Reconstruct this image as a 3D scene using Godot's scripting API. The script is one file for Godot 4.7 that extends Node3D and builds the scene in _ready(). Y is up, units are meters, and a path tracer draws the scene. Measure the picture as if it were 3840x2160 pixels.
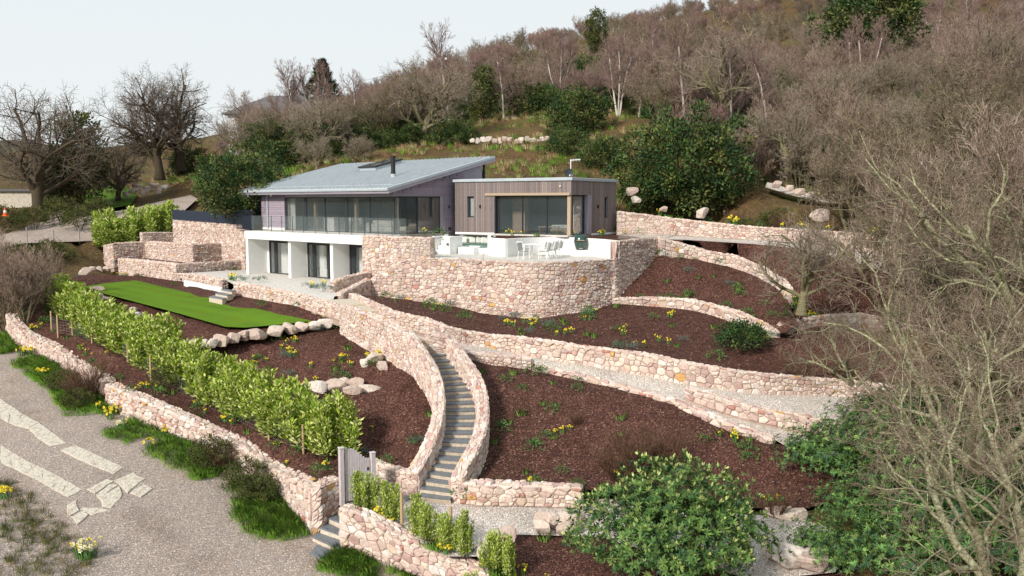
extends Node3D
# A stone-walled hillside garden below a modern house, seen from a drone. Units are metres, y is up,
# the lane by the garden steps lies at y = 0.

var rng := RandomNumberGenerator.new()
var M := {}
var taken := {}
var eye := Vector3(0, 10.9, 0)


class Shape:
	var v := PackedVector3Array()
	var n := PackedVector3Array()
	var c := PackedColorArray()
	var col := Color(1, 1, 1)

	func tri(a: Vector3, b: Vector3, d: Vector3) -> void:
		var m := (b - a).cross(d - a).normalized()
		v.append(a); v.append(d); v.append(b)
		n.append(m); n.append(m); n.append(m)
		c.append(col); c.append(col); c.append(col)

	func trin(a: Vector3, b: Vector3, d: Vector3, na: Vector3, nb: Vector3, nd: Vector3) -> void:
		v.append(a); v.append(d); v.append(b)
		n.append(na); n.append(nd); n.append(nb)
		c.append(col); c.append(col); c.append(col)

	func quad(a: Vector3, b: Vector3, d: Vector3, e: Vector3) -> void:
		tri(a, b, d)
		tri(a, d, e)

	func box(t: Transform3D, s: Vector3) -> void:
		var h := s * 0.5
		var p := []
		for i in 8:
			p.append(t * Vector3(h.x if i & 1 else -h.x, h.y if i & 2 else -h.y, h.z if i & 4 else -h.z))
		quad(p[4], p[5], p[7], p[6])
		quad(p[1], p[0], p[2], p[3])
		quad(p[5], p[1], p[3], p[7])
		quad(p[0], p[4], p[6], p[2])
		quad(p[6], p[7], p[3], p[2])
		quad(p[0], p[1], p[5], p[4])

	func cube(lo: Vector3, hi: Vector3) -> void:
		box(Transform3D(Basis(), (lo + hi) * 0.5), hi - lo)

	# a box with chamfered edges
	func cbox(t: Transform3D, s: Vector3, k: float) -> void:
		var h := s * 0.5
		k = minf(k, minf(h.x, minf(h.y, h.z)) * 0.8)
		for ax in 3:
			for sg in [-1.0, 1.0]:
				var b := (ax + 1) % 3
				var d := (ax + 2) % 3
				var q := []
				for w in [[-1, -1], [1, -1], [1, 1], [-1, 1]]:
					var p := Vector3()
					p[ax] = h[ax] * sg
					p[b] = (h[b] - k) * w[0]
					p[d] = (h[d] - k) * w[1]
					q.append(t * p)
				if sg > 0: quad(q[0], q[1], q[2], q[3])
				else: quad(q[3], q[2], q[1], q[0])
		for ax in 3:
			var b := (ax + 1) % 3
			var d := (ax + 2) % 3
			for sb in [-1.0, 1.0]:
				for sd in [-1.0, 1.0]:
					var q := []
					for w in [[-1, 0], [1, 0], [1, 1], [-1, 1]]:
						var p := Vector3()
						p[ax] = (h[ax] - k) * w[0]
						p[b] = (h[b] - (k if w[1] else 0.0)) * sb
						p[d] = (h[d] - (0.0 if w[1] else k)) * sd
						q.append(t * p)
					if sb * sd > 0: quad(q[0], q[1], q[2], q[3])
					else: quad(q[3], q[2], q[1], q[0])
		for i in 8:
			var sg := Vector3(1 if i & 1 else -1, 1 if i & 2 else -1, 1 if i & 4 else -1)
			var a := t * (Vector3(h.x, h.y - k, h.z - k) * sg)
			var b2 := t * (Vector3(h.x - k, h.y, h.z - k) * sg)
			var d2 := t * (Vector3(h.x - k, h.y - k, h.z) * sg)
			if sg.x * sg.y * sg.z > 0: tri(a, b2, d2)
			else: tri(a, d2, b2)

	func ccube(lo: Vector3, hi: Vector3, k := 0.012) -> void:
		cbox(Transform3D(Basis(), (lo + hi) * 0.5), hi - lo, k)

	# a tapering tube along points, smooth round its girth
	func tube(p: Array, r: Array, sides: int, cap := false) -> void:
		var rings := []
		var norms := []
		var side := Vector3()
		for i in p.size():
			var d: Vector3 = (p[mini(i + 1, p.size() - 1)] - p[maxi(i - 1, 0)]).normalized()
			if i == 0:
				side = d.cross(Vector3.UP if absf(d.y) < 0.9 else Vector3.RIGHT).normalized()
			else:
				side = (side - d * side.dot(d)).normalized()
			var up := side.cross(d)
			var a := []
			var b := []
			for k in sides:
				var w := TAU * k / sides
				var o := side * cos(w) + up * sin(w)
				a.append(p[i] + o * r[i])
				b.append(o)
			rings.append(a)
			norms.append(b)
		for i in p.size() - 1:
			for k in sides:
				var l := (k + 1) % sides
				trin(rings[i][k], rings[i + 1][k], rings[i + 1][l], norms[i][k], norms[i + 1][k], norms[i + 1][l])
				trin(rings[i][k], rings[i + 1][l], rings[i][l], norms[i][k], norms[i + 1][l], norms[i][l])
		if cap:
			for e in [0, p.size() - 1]:
				for k in sides - 2:
					if e: tri(rings[e][0], rings[e][k + 2], rings[e][k + 1])
					else: tri(rings[e][0], rings[e][k + 1], rings[e][k + 2])

	func add(o: Shape, t: Transform3D) -> void:
		v.append_array(t * o.v)
		var b := Transform3D(t.basis.orthonormalized(), Vector3())
		n.append_array(b * o.n)
		c.append_array(o.c)

	func mesh() -> ArrayMesh:
		var a := []
		a.resize(Mesh.ARRAY_MAX)
		a[Mesh.ARRAY_VERTEX] = v
		a[Mesh.ARRAY_NORMAL] = n
		a[Mesh.ARRAY_COLOR] = c
		var m := ArrayMesh.new()
		m.add_surface_from_arrays(Mesh.PRIMITIVE_TRIANGLES, a)
		return m


# ---------------------------------------------------------------- naming and parenting
func numbered(called: String) -> String:
	taken[called] = taken.get(called, -1) + 1
	return called if taken[called] == 0 else "%s_%03d" % [called, taken[called]]


func tag(o: Node, label := "", category := "", group := "", kind := "") -> void:
	if label: o.set_meta("label", label)
	if category: o.set_meta("category", category)
	if group: o.set_meta("group", group)
	if kind: o.set_meta("kind", kind)


func thing(called: String, label: String, category: String, at := Vector3(), turn := 0.0, group := "") -> Node3D:
	var o := Node3D.new()
	o.name = numbered(called)
	add_child(o)
	o.position = at
	o.rotation.y = turn
	tag(o, label, category, group)
	return o


func part(called: String, s: Variant, m: Material, parent: Node, at := Vector3()) -> MeshInstance3D:
	var o := MeshInstance3D.new()
	o.name = called
	o.mesh = s.mesh() if s is Shape else s
	o.material_override = m
	parent.add_child(o, true)
	o.position = at
	return o


func solo(called: String, s: Variant, m: Material, label: String, category: String, at := Vector3(), group := "") -> MeshInstance3D:
	var o := part(numbered(called), s, m, self, at)
	tag(o, label, category, group)
	return o


func struct(called: String, s: Shape, m: Material) -> MeshInstance3D:
	var o := part(numbered(called), s, m, self)
	tag(o, "", "", "", "structure")
	return o


func copy(o: Node3D, at: Vector3, turn := 0.0, size := 1.0, label := "", group := "") -> Node3D:
	var r: Node3D = o.duplicate()
	r.name = numbered(counterless(o.name))
	add_child(r)
	r.position = at
	r.rotation.y = turn
	r.scale = Vector3.ONE * size
	if label: r.set_meta("label", label)
	if group: r.set_meta("group", group)
	return r


func counterless(s: String) -> String:
	return s.substr(0, s.length() - 4) if s.length() > 4 and s[-4] == "_" and s.substr(s.length() - 3).is_valid_int() else s


func rnd(a: float, b: float) -> float:
	return rng.randf_range(a, b)


func lin(r: float, g: float, b: float) -> Color:
	return Color(r, g, b).linear_to_srgb()


# ---------------------------------------------------------------- materials
func mat(c: Color, rough := 0.8, tex: Texture2D = null, size := 1.0, opt := {}) -> StandardMaterial3D:
	var m := StandardMaterial3D.new()
	m.albedo_color = c
	m.roughness = rough
	m.metallic = opt.get("metal", 0.0)
	m.metallic_specular = opt.get("spec", 0.4)
	m.vertex_color_use_as_albedo = opt.get("vc", true)
	if tex:
		m.albedo_texture = tex
	if tex or opt.has("bump"):
		m.uv1_triplanar = true
		m.uv1_world_triplanar = opt.get("world", true)
		m.uv1_scale = Vector3.ONE / size * opt.get("stretch", Vector3.ONE)
	if opt.has("bump"):
		m.normal_enabled = true
		m.normal_texture = opt.bump
		m.normal_scale = opt.get("depth", 1.0)
	if opt.has("back"):
		m.backlight_enabled = true
		m.backlight = opt.back
	return m


func noise_image(px: int, freq: float, kind: int, seed_: int, octaves := 4) -> Image:
	var f := FastNoiseLite.new()
	f.seed = seed_
	f.frequency = freq
	f.noise_type = kind
	f.fractal_octaves = octaves
	return f.get_seamless_image(px, px)


# grey noise mapped through a ramp of colours
func ramp_texture(px: int, freq: float, kind: int, seed_: int, colors: Array, octaves := 4, mix_freq := 0.0) -> ImageTexture:
	var im := noise_image(px, freq, kind, seed_, octaves)
	var over: Image = noise_image(px, mix_freq, FastNoiseLite.TYPE_SIMPLEX_SMOOTH, seed_ + 5, 3) if mix_freq > 0 else null
	var out := Image.create(px, px, true, Image.FORMAT_RGB8)
	for y in px:
		for x in px:
			var t := im.get_pixel(x, y).r
			if over: t = clampf(t * 0.65 + over.get_pixel(x, y).r * 0.5 - 0.07, 0, 1)
			var k := clampf(t, 0, 0.999) * (colors.size() - 1)
			out.set_pixel(x, y, (colors[int(k)] as Color).lerp(colors[int(k) + 1], k - int(k)))
	out.generate_mipmaps()
	return ImageTexture.create_from_image(out)


func normal_texture(im: Image, strength: float) -> ImageTexture:
	var i: Image = im.duplicate()
	i.convert(Image.FORMAT_RGBA8)
	i.bump_map_to_normal_map(strength)
	return ImageTexture.create_from_image(i)


# short strokes (bark chips) or round blots (gravel) of many tones over a base; the height image goes with it
func litter_texture(px: int, base: Color, tones: Array, count: int, lo: float, hi: float, slim: float, seed_: int) -> Array:
	var r := RandomNumberGenerator.new()
	r.seed = seed_
	var im := Image.create(px, px, false, Image.FORMAT_RGB8)
	var hm := Image.create(px, px, false, Image.FORMAT_RGB8)
	im.fill(base)
	hm.fill(Color(0.2, 0.2, 0.2))
	for k in count:
		var l := r.randf_range(lo, hi)
		var w := maxf(1.0, l * slim * r.randf_range(0.7, 1.3))
		var a := r.randf() * TAU
		var d := Vector2(cos(a), sin(a))
		var at := Vector2(r.randf() * px, r.randf() * px)
		var tone: Color = tones[r.randi() % tones.size()] * r.randf_range(0.8, 1.2)
		var up := 0.3 + 0.65 * k / count
		var e := int(l) + 1
		for y in range(-e, e + 1):
			for x in range(-e, e + 1):
				var q := Vector2(x, y)
				var s := q.dot(d) / l
				var t := q.dot(Vector2(-d.y, d.x)) / w
				var f := s * s + t * t
				if f <= 1.0:
					var ix := posmod(int(at.x) + x, px)
					var iy := posmod(int(at.y) + y, px)
					im.set_pixel(ix, iy, tone)
					var g := up * (1.0 - 0.4 * f)
					hm.set_pixel(ix, iy, Color(g, g, g))
	return [ImageTexture.create_from_image(im), normal_texture(hm, 5.0)]


func make_materials() -> void:
	var P := FastNoiseLite.TYPE_PERLIN
	var S := FastNoiseLite.TYPE_SIMPLEX_SMOOTH
	var C := FastNoiseLite.TYPE_CELLULAR
	var grain := normal_texture(noise_image(256, 0.06, P, 3, 5), 6.0)
	var fine := normal_texture(noise_image(256, 0.15, P, 4, 4), 4.0)
	var mottle := ramp_texture(256, 0.03, P, 7, [Color(0.78, 0.72, 0.69), Color(0.93, 0.9, 0.88), Color(1, 1, 1), Color(1, 0.97, 0.93)], 5)
	var speck := ramp_texture(256, 0.02, S, 8, [Color(0.86, 0.86, 0.86), Color(1, 1, 1), Color(0.93, 0.93, 0.93)], 5)
	M.stone = mat(Color(1, 1, 1), 0.9, mottle, 0.7, {"bump": grain, "depth": 1.0})
	M.mortar = mat(lin(0.42, 0.32, 0.275), 0.95, mottle, 0.5, {"bump": grain})
	var mul := litter_texture(512, Color(0.205, 0.14, 0.125), [Color(0.34, 0.235, 0.205), Color(0.285, 0.19, 0.17), Color(0.42, 0.295, 0.26), Color(0.235, 0.155, 0.14), Color(0.33, 0.22, 0.195), Color(0.56, 0.41, 0.345), Color(0.3, 0.19, 0.175), Color(0.165, 0.105, 0.098)], 5200, 5, 13, 0.3, 11)
	M.mulch = mat(Color(1, 1, 1), 0.95, mul[0], 1.9, {"bump": mul[1], "depth": 1.2, "spec": 0.2})
	var gra := litter_texture(512, Color(0.525, 0.483, 0.452), [Color(0.882, 0.851, 0.809), Color(0.756, 0.714, 0.672), Color(0.956, 0.924, 0.882), Color(0.609, 0.567, 0.536), Color(0.840, 0.766, 0.714), Color(0.714, 0.651, 0.609)], 6000, 3.5, 7, 0.8, 12)
	M.gravel = mat(Color(1, 1, 1), 0.9, gra[0], 1.7, {"bump": gra[1], "depth": 1.0})
	var lan := litter_texture(512, Color(0.550, 0.501, 0.468), [Color(0.693, 0.638, 0.594), Color(0.616, 0.556, 0.517), Color(0.550, 0.506, 0.484), Color(0.770, 0.704, 0.649), Color(0.649, 0.583, 0.533), Color(0.506, 0.446, 0.413), Color(0.605, 0.561, 0.528)], 7000, 2.0, 6, 0.75, 13)
	M.lane = mat(Color(1, 1, 1), 0.95, lan[0], 2.6, {"bump": lan[1], "depth": 0.9})
	var soil := litter_texture(512, Color(0.35, 0.3, 0.24), [Color(0.48, 0.405, 0.325), Color(0.41, 0.38, 0.25), Color(0.57, 0.475, 0.385), Color(0.34, 0.34, 0.2), Color(0.44, 0.365, 0.305), Color(0.52, 0.46, 0.345)], 4200, 5, 16, 0.35, 14)
	M.soil = mat(Color(1, 1, 1), 0.97, soil[0], 3.4, {"bump": soil[1], "depth": 1.0, "spec": 0.2})
	M.lawn = mat(Color(1, 1, 1), 0.9, ramp_texture(256, 0.12, P, 21, [Color(0.30, 0.43, 0.10), Color(0.37, 0.50, 0.13), Color(0.44, 0.57, 0.17)], 3), 0.8, {"bump": fine, "depth": 1.5, "spec": 0.2})
	M.render = mat(lin(0.80, 0.80, 0.78), 0.85, ramp_texture(256, 0.02, S, 9, [Color(0.955, 0.95, 0.94), Color(1, 1, 1), Color(0.975, 0.975, 0.97)], 5), 2.6)
	M.paving = mat(lin(0.62, 0.60, 0.56), 0.85, mottle, 1.3)
	M.pale_step = mat(lin(0.60, 0.53, 0.43), 0.85, mottle, 0.8, {"bump": grain})
	M.slate = mat(lin(0.165, 0.185, 0.21), 0.42, mottle, 0.9, {"bump": grain, "depth": 0.6})
	M.zinc = mat(lin(0.54, 0.575, 0.595), 0.45, speck, 3.0, {"metal": 0.15})
	M.zinc_b = mat(lin(0.49, 0.525, 0.545), 0.45, speck, 3.0, {"metal": 0.15})
	M.sea = mat(lin(0.05, 0.075, 0.085), 0.12)
	M.fascia = mat(lin(0.34, 0.31, 0.36), 0.5, speck, 2.0)
	M.trim = mat(lin(0.42, 0.47, 0.50), 0.45, speck, 2.0)
	var grainy := ramp_texture(256, 0.05, P, 31, [Color(0.7, 0.68, 0.67), Color(1, 1, 1), Color(0.85, 0.84, 0.84)], 4)
	M.lilac = mat(lin(0.36, 0.30, 0.36), 0.75, grainy, 1.2, {"stretch": Vector3(0.3, 3, 0.3)})
	M.cedar = mat(Color(1, 1, 1), 0.8, grainy, 1.0, {"stretch": Vector3(3, 0.3, 3)})
	M.oak = mat(lin(0.44, 0.335, 0.235), 0.7, grainy, 0.8, {"stretch": Vector3(3, 0.35, 3)})
	M.frame = mat(lin(0.025, 0.028, 0.033), 0.45)
	M.steel = mat(lin(0.05, 0.055, 0.06), 0.4, null, 1.0, {"metal": 0.3})
	M.navy = mat(lin(0.022, 0.03, 0.05), 0.55, speck, 2.0)
	M.black = mat(lin(0.02, 0.02, 0.022), 0.5)
	M.white = mat(lin(0.78, 0.78, 0.76), 0.6)
	M.mesh_cloth = mat(lin(0.30, 0.30, 0.30), 0.8, speck, 0.3)
	M.curtain = mat(lin(0.80, 0.81, 0.78), 0.95, null, 1.0, {"back": Color(0.4, 0.42, 0.4)})
	M.sofa = mat(lin(0.62, 0.58, 0.52), 0.95, speck, 0.5)
	M.green_cloth = mat(lin(0.02, 0.12, 0.07), 0.9)
	M.cushion = mat(lin(0.66, 0.68, 0.62), 0.95, speck, 0.4)
	M.green_glaze = mat(lin(0.008, 0.045, 0.032), 0.25, null, 1.0, {"spec": 0.6})
	M.dark_room = mat(lin(0.45, 0.43, 0.40), 0.9)
	M.room_floor = mat(lin(0.30, 0.28, 0.25), 0.6, mottle, 1.2)
	M.room_wall = mat(lin(0.45, 0.43, 0.40), 0.9)
	M.gate = mat(lin(0.58, 0.52, 0.53), 0.6, grainy, 0.8, {"stretch": Vector3(3, 0.3, 3)})
	M.post = mat(lin(0.50, 0.36, 0.20), 0.85, grainy, 0.5, {"stretch": Vector3(3, 0.3, 3), "bump": grain, "depth": 0.5})
	M.old_post = mat(lin(0.36, 0.33, 0.29), 0.9, grainy, 0.5, {"stretch": Vector3(3, 0.3, 3)})
	M.pole = mat(lin(0.115, 0.06, 0.05), 0.9, grainy, 0.6, {"stretch": Vector3(3, 0.2, 3)})
	M.wire = mat(lin(0.35, 0.36, 0.36), 0.5, null, 1.0, {"metal": 0.6})
	M.concrete = mat(lin(0.56, 0.52, 0.44), 0.9, mottle, 1.6, {"bump": grain, "depth": 1.0})
	M.orange = mat(lin(0.75, 0.12, 0.03), 0.6)
	M.roof_tile = mat(lin(0.13, 0.125, 0.13), 0.85, speck, 0.6)
	M.hill = mat(Color(1, 1, 1), 1.0, ramp_texture(256, 0.03, P, 41, [Color(0.55, 0.6, 0.5), Color(0.8, 0.78, 0.7), Color(1, 0.95, 0.85)], 5), 60.0)
	var bark := ramp_texture(256, 0.05, P, 51, [Color(0.5, 0.45, 0.4), Color(0.8, 0.76, 0.7), Color(1, 1, 1)], 5)
	M.bark = mat(Color(1, 1, 1), 0.95, bark, 0.5, {"bump": grain, "depth": 1.2, "world": false, "spec": 0.15})
	M.lichen_bark = mat(Color(1, 1, 1), 0.95, ramp_texture(256, 0.035, P, 52, [Color(0.42, 0.38, 0.3), Color(0.6, 0.56, 0.46), Color(0.86, 0.88, 0.78), Color(1, 1, 0.93)], 4), 0.45, {"bump": grain, "depth": 1.2, "world": false, "spec": 0.15})
	M.birch_bark = mat(Color(1, 1, 1), 0.9, ramp_texture(256, 0.04, P, 53, [Color(0.35, 0.32, 0.3), Color(0.9, 0.88, 0.85), Color(1, 1, 1), Color(1, 1, 1)], 4), 0.6, {"stretch": Vector3(0.6, 2, 0.6), "world": false})
	M.twig = mat(Color(1, 1, 1), 0.95, null, 1.0, {"spec": 0.1})
	M.leaf = mat(Color(1, 1, 1), 0.55, null, 1.0, {"back": Color(0.4, 0.46, 0.2), "spec": 0.28})
	M.matt_leaf = mat(Color(1, 1, 1), 0.8, null, 1.0, {"back": Color(0.3, 0.35, 0.15), "spec": 0.2})
	M.blade = mat(Color(1, 1, 1), 0.75, null, 1.0, {"back": Color(0.4, 0.45, 0.2), "spec": 0.25})
	M.petal = mat(Color(1, 1, 1), 0.7, null, 1.0, {"back": Color(0.5, 0.45, 0.2)})
	M.chip = mat(Color(1, 1, 1), 0.95, null, 1.0, {"spec": 0.15})
	M.pebble = mat(Color(1, 1, 1), 0.9, speck, 0.3)
	var g := StandardMaterial3D.new()
	g.transparency = BaseMaterial3D.TRANSPARENCY_ALPHA
	g.albedo_color = Color(0.30, 0.36, 0.38, 0.1)
	g.roughness = 0.0
	g.metallic_specular = 0.9
	M.glass = g
	var lg: StandardMaterial3D = g.duplicate()
	lg.albedo_color = Color(0.5, 0.56, 0.56, 0.04)
	M.light_glass = lg
	var b := StandardMaterial3D.new()
	b.transparency = BaseMaterial3D.TRANSPARENCY_ALPHA
	b.albedo_color = Color(0.8, 0.88, 0.87, 0.03)
	b.roughness = 0.0
	M.clear = b


# ---------------------------------------------------------------- dry stone walls
const STONE_TONES := [Color(0.60, 0.50, 0.42), Color(0.64, 0.56, 0.49), Color(0.58, 0.47, 0.42), Color(0.56, 0.46, 0.38), Color(0.62, 0.53, 0.45), Color(0.50, 0.37, 0.31), Color(0.45, 0.31, 0.28), Color(0.66, 0.60, 0.54), Color(0.53, 0.42, 0.31), Color(0.58, 0.46, 0.41), Color(0.40, 0.27, 0.25), Color(0.60, 0.50, 0.43), Color(0.48, 0.36, 0.31), Color(0.36, 0.20, 0.18), Color(0.68, 0.64, 0.60)]


func stone_tone() -> Color:
	var c: Color = STONE_TONES[rng.randi() % STONE_TONES.size()]
	var k := rng.randf()
	c = c.lerp(Color(0.62, 0.52, 0.465), 0.35)
	if k < 0.008: c = Color(0.52, 0.32, 0.13)
	elif k < 0.025: c = Color(0.44, 0.23, 0.18)
	return c * rnd(0.95, 1.2)


# Irregular tight-fitting stones over a rectangle w x h: a power diagram of seeds with mixed radii.
# Returns polygons (PackedVector2Array).
func rubble(w: float, h: float, size: float, flat: float) -> Array:
	var q := size * 1.3
	var cells := {}
	var seeds := []
	var y := 0.0
	while y < h * flat:
		# rough courses of mixed height, stones of mixed width, some swelling into the next course
		var rh := size * rnd(0.55, 1.55)
		var x := rnd(-0.5, 0.3) * size
		while x < w:
			var sw := lerpf(rh, size, 0.5) * rnd(0.5, 1.8)
			var r := 0.5 * sqrt(sw * rh) * (rnd(1.25, 1.5) if rng.randf() < 0.2 else rnd(0.85, 1.08))
			var p := Vector2(x + sw * 0.5, y + rh * (0.5 + rnd(-0.34, 0.34)))
			x += sw
			if p.x < 0 or p.x > w: continue
			p.y = minf(p.y, h * flat - 0.01)
			var key := Vector2i(int(p.x / q), int(p.y / q))
			if not cells.has(key): cells[key] = []
			cells[key].append(seeds.size())
			seeds.append([p, r])
		y += rh
	var out := []
	for i in seeds.size():
		var p: Vector2 = seeds[i][0]
		var r: float = seeds[i][1]
		var poly := PackedVector2Array([Vector2(maxf(0, p.x - q), maxf(0, p.y - q)), Vector2(minf(w, p.x + q), maxf(0, p.y - q)), Vector2(minf(w, p.x + q), minf(h * flat, p.y + q)), Vector2(maxf(0, p.x - q), minf(h * flat, p.y + q))])
		var key := Vector2i(int(p.x / q), int(p.y / q))
		for dx in range(-2, 3):
			for dy in range(-2, 3):
				for j in cells.get(key + Vector2i(dx, dy), []):
					if j == i: continue
					var o: Vector2 = seeds[j][0]
					var d := o - p
					var l := d.length()
					if l > q * 2: continue
					var off: float = (l * l + r * r - seeds[j][1] * seeds[j][1]) / (2 * l)
					poly = clip(poly, d / l, p.dot(d / l) + off)
					if poly.size() < 3: break
		if poly.size() >= 3:
			for k in poly.size(): poly[k].y /= flat
			out.append(poly)
	return out


func clip(poly: PackedVector2Array, nrm: Vector2, lim: float) -> PackedVector2Array:
	var out := PackedVector2Array()
	var m := poly.size()
	for k in m:
		var a := poly[k]
		var b := poly[(k + 1) % m]
		var da := a.dot(nrm) - lim
		var db := b.dot(nrm) - lim
		if da <= 0: out.append(a)
		if da * db < 0: out.append(a.lerp(b, da / (da - db)))
	return out


# one stone: its outline inset by the joint, a bevelled uneven face standing proud of the wall
func stone_shape(poly: PackedVector2Array, place: Callable, joint: float, proud: float) -> Array:
	var mid := Vector2()
	for p in poly: mid += p
	mid /= poly.size()
	var reach := 0.0
	for p in poly: reach = maxf(reach, p.distance_to(mid))
	if reach < joint * 2.2: return []
	# drop corners that lie close together, so that a stone keeps few faces
	var ring := PackedVector2Array()
	for k in poly.size():
		if ring.is_empty() or ring[-1].distance_to(poly[k]) > reach * 0.28: ring.append(poly[k])
	if ring.size() > 3 and ring[0].distance_to(ring[-1]) < reach * 0.28: ring.remove_at(ring.size() - 1)
	if ring.size() < 3: return []
	var s := Shape.new()
	s.col = stone_tone()
	var lift := rnd(0.012, proud)
	var tilt := Vector2(rnd(-0.18, 0.18), rnd(-0.18, 0.18))
	var root: Vector3 = place.call(mid, 0.0)
	var a := []
	var b := []
	var d := []
	for p in ring:
		var v := p - mid
		var l := v.length()
		var u := mid + v * maxf(0.2, (l - joint * rnd(0.5, 1.2)) / l)
		var w := mid + v * maxf(0.15, (l - joint - minf(reach * 0.28, 0.05)) / l)
		a.append(place.call(u, -0.05) - root)
		b.append(place.call(u, lift * 0.35) - root)
		d.append(place.call(w, maxf(lift * 0.5, lift + tilt.dot(w - mid))) - root)
	var crown: Vector3 = place.call(mid, lift * rnd(1.0, 1.25)) - root
	var m := ring.size()
	for k in m:
		var l := (k + 1) % m
		s.quad(a[k], a[l], b[l], b[k])
		s.quad(b[k], b[l], d[l], d[k])
		s.tri(d[k], d[l], crown)
	return [s, root]


# pts: [x, z, base height, top height] from left to right as seen from the face side
func line_of(pts: Array, smooth: bool, step := 0.45) -> Array:
	var out := []
	for i in pts.size() - 1:
		var a: Array = pts[i]
		var b: Array = pts[i + 1]
		var o: Array = pts[maxi(i - 1, 0)]
		var e: Array = pts[mini(i + 2, pts.size() - 1)]
		var k := maxi(1, int(Vector2(b[0] - a[0], b[1] - a[1]).length() / step))
		for j in k:
			var t := float(j) / k
			var r := []
			for c in 4:
				r.append(cubic_interpolate(a[c], b[c], o[c], e[c], t) if smooth and c < 2 else lerpf(a[c], b[c], t))
			out.append(r)
	out.append(pts[-1].duplicate())
	return out


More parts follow.
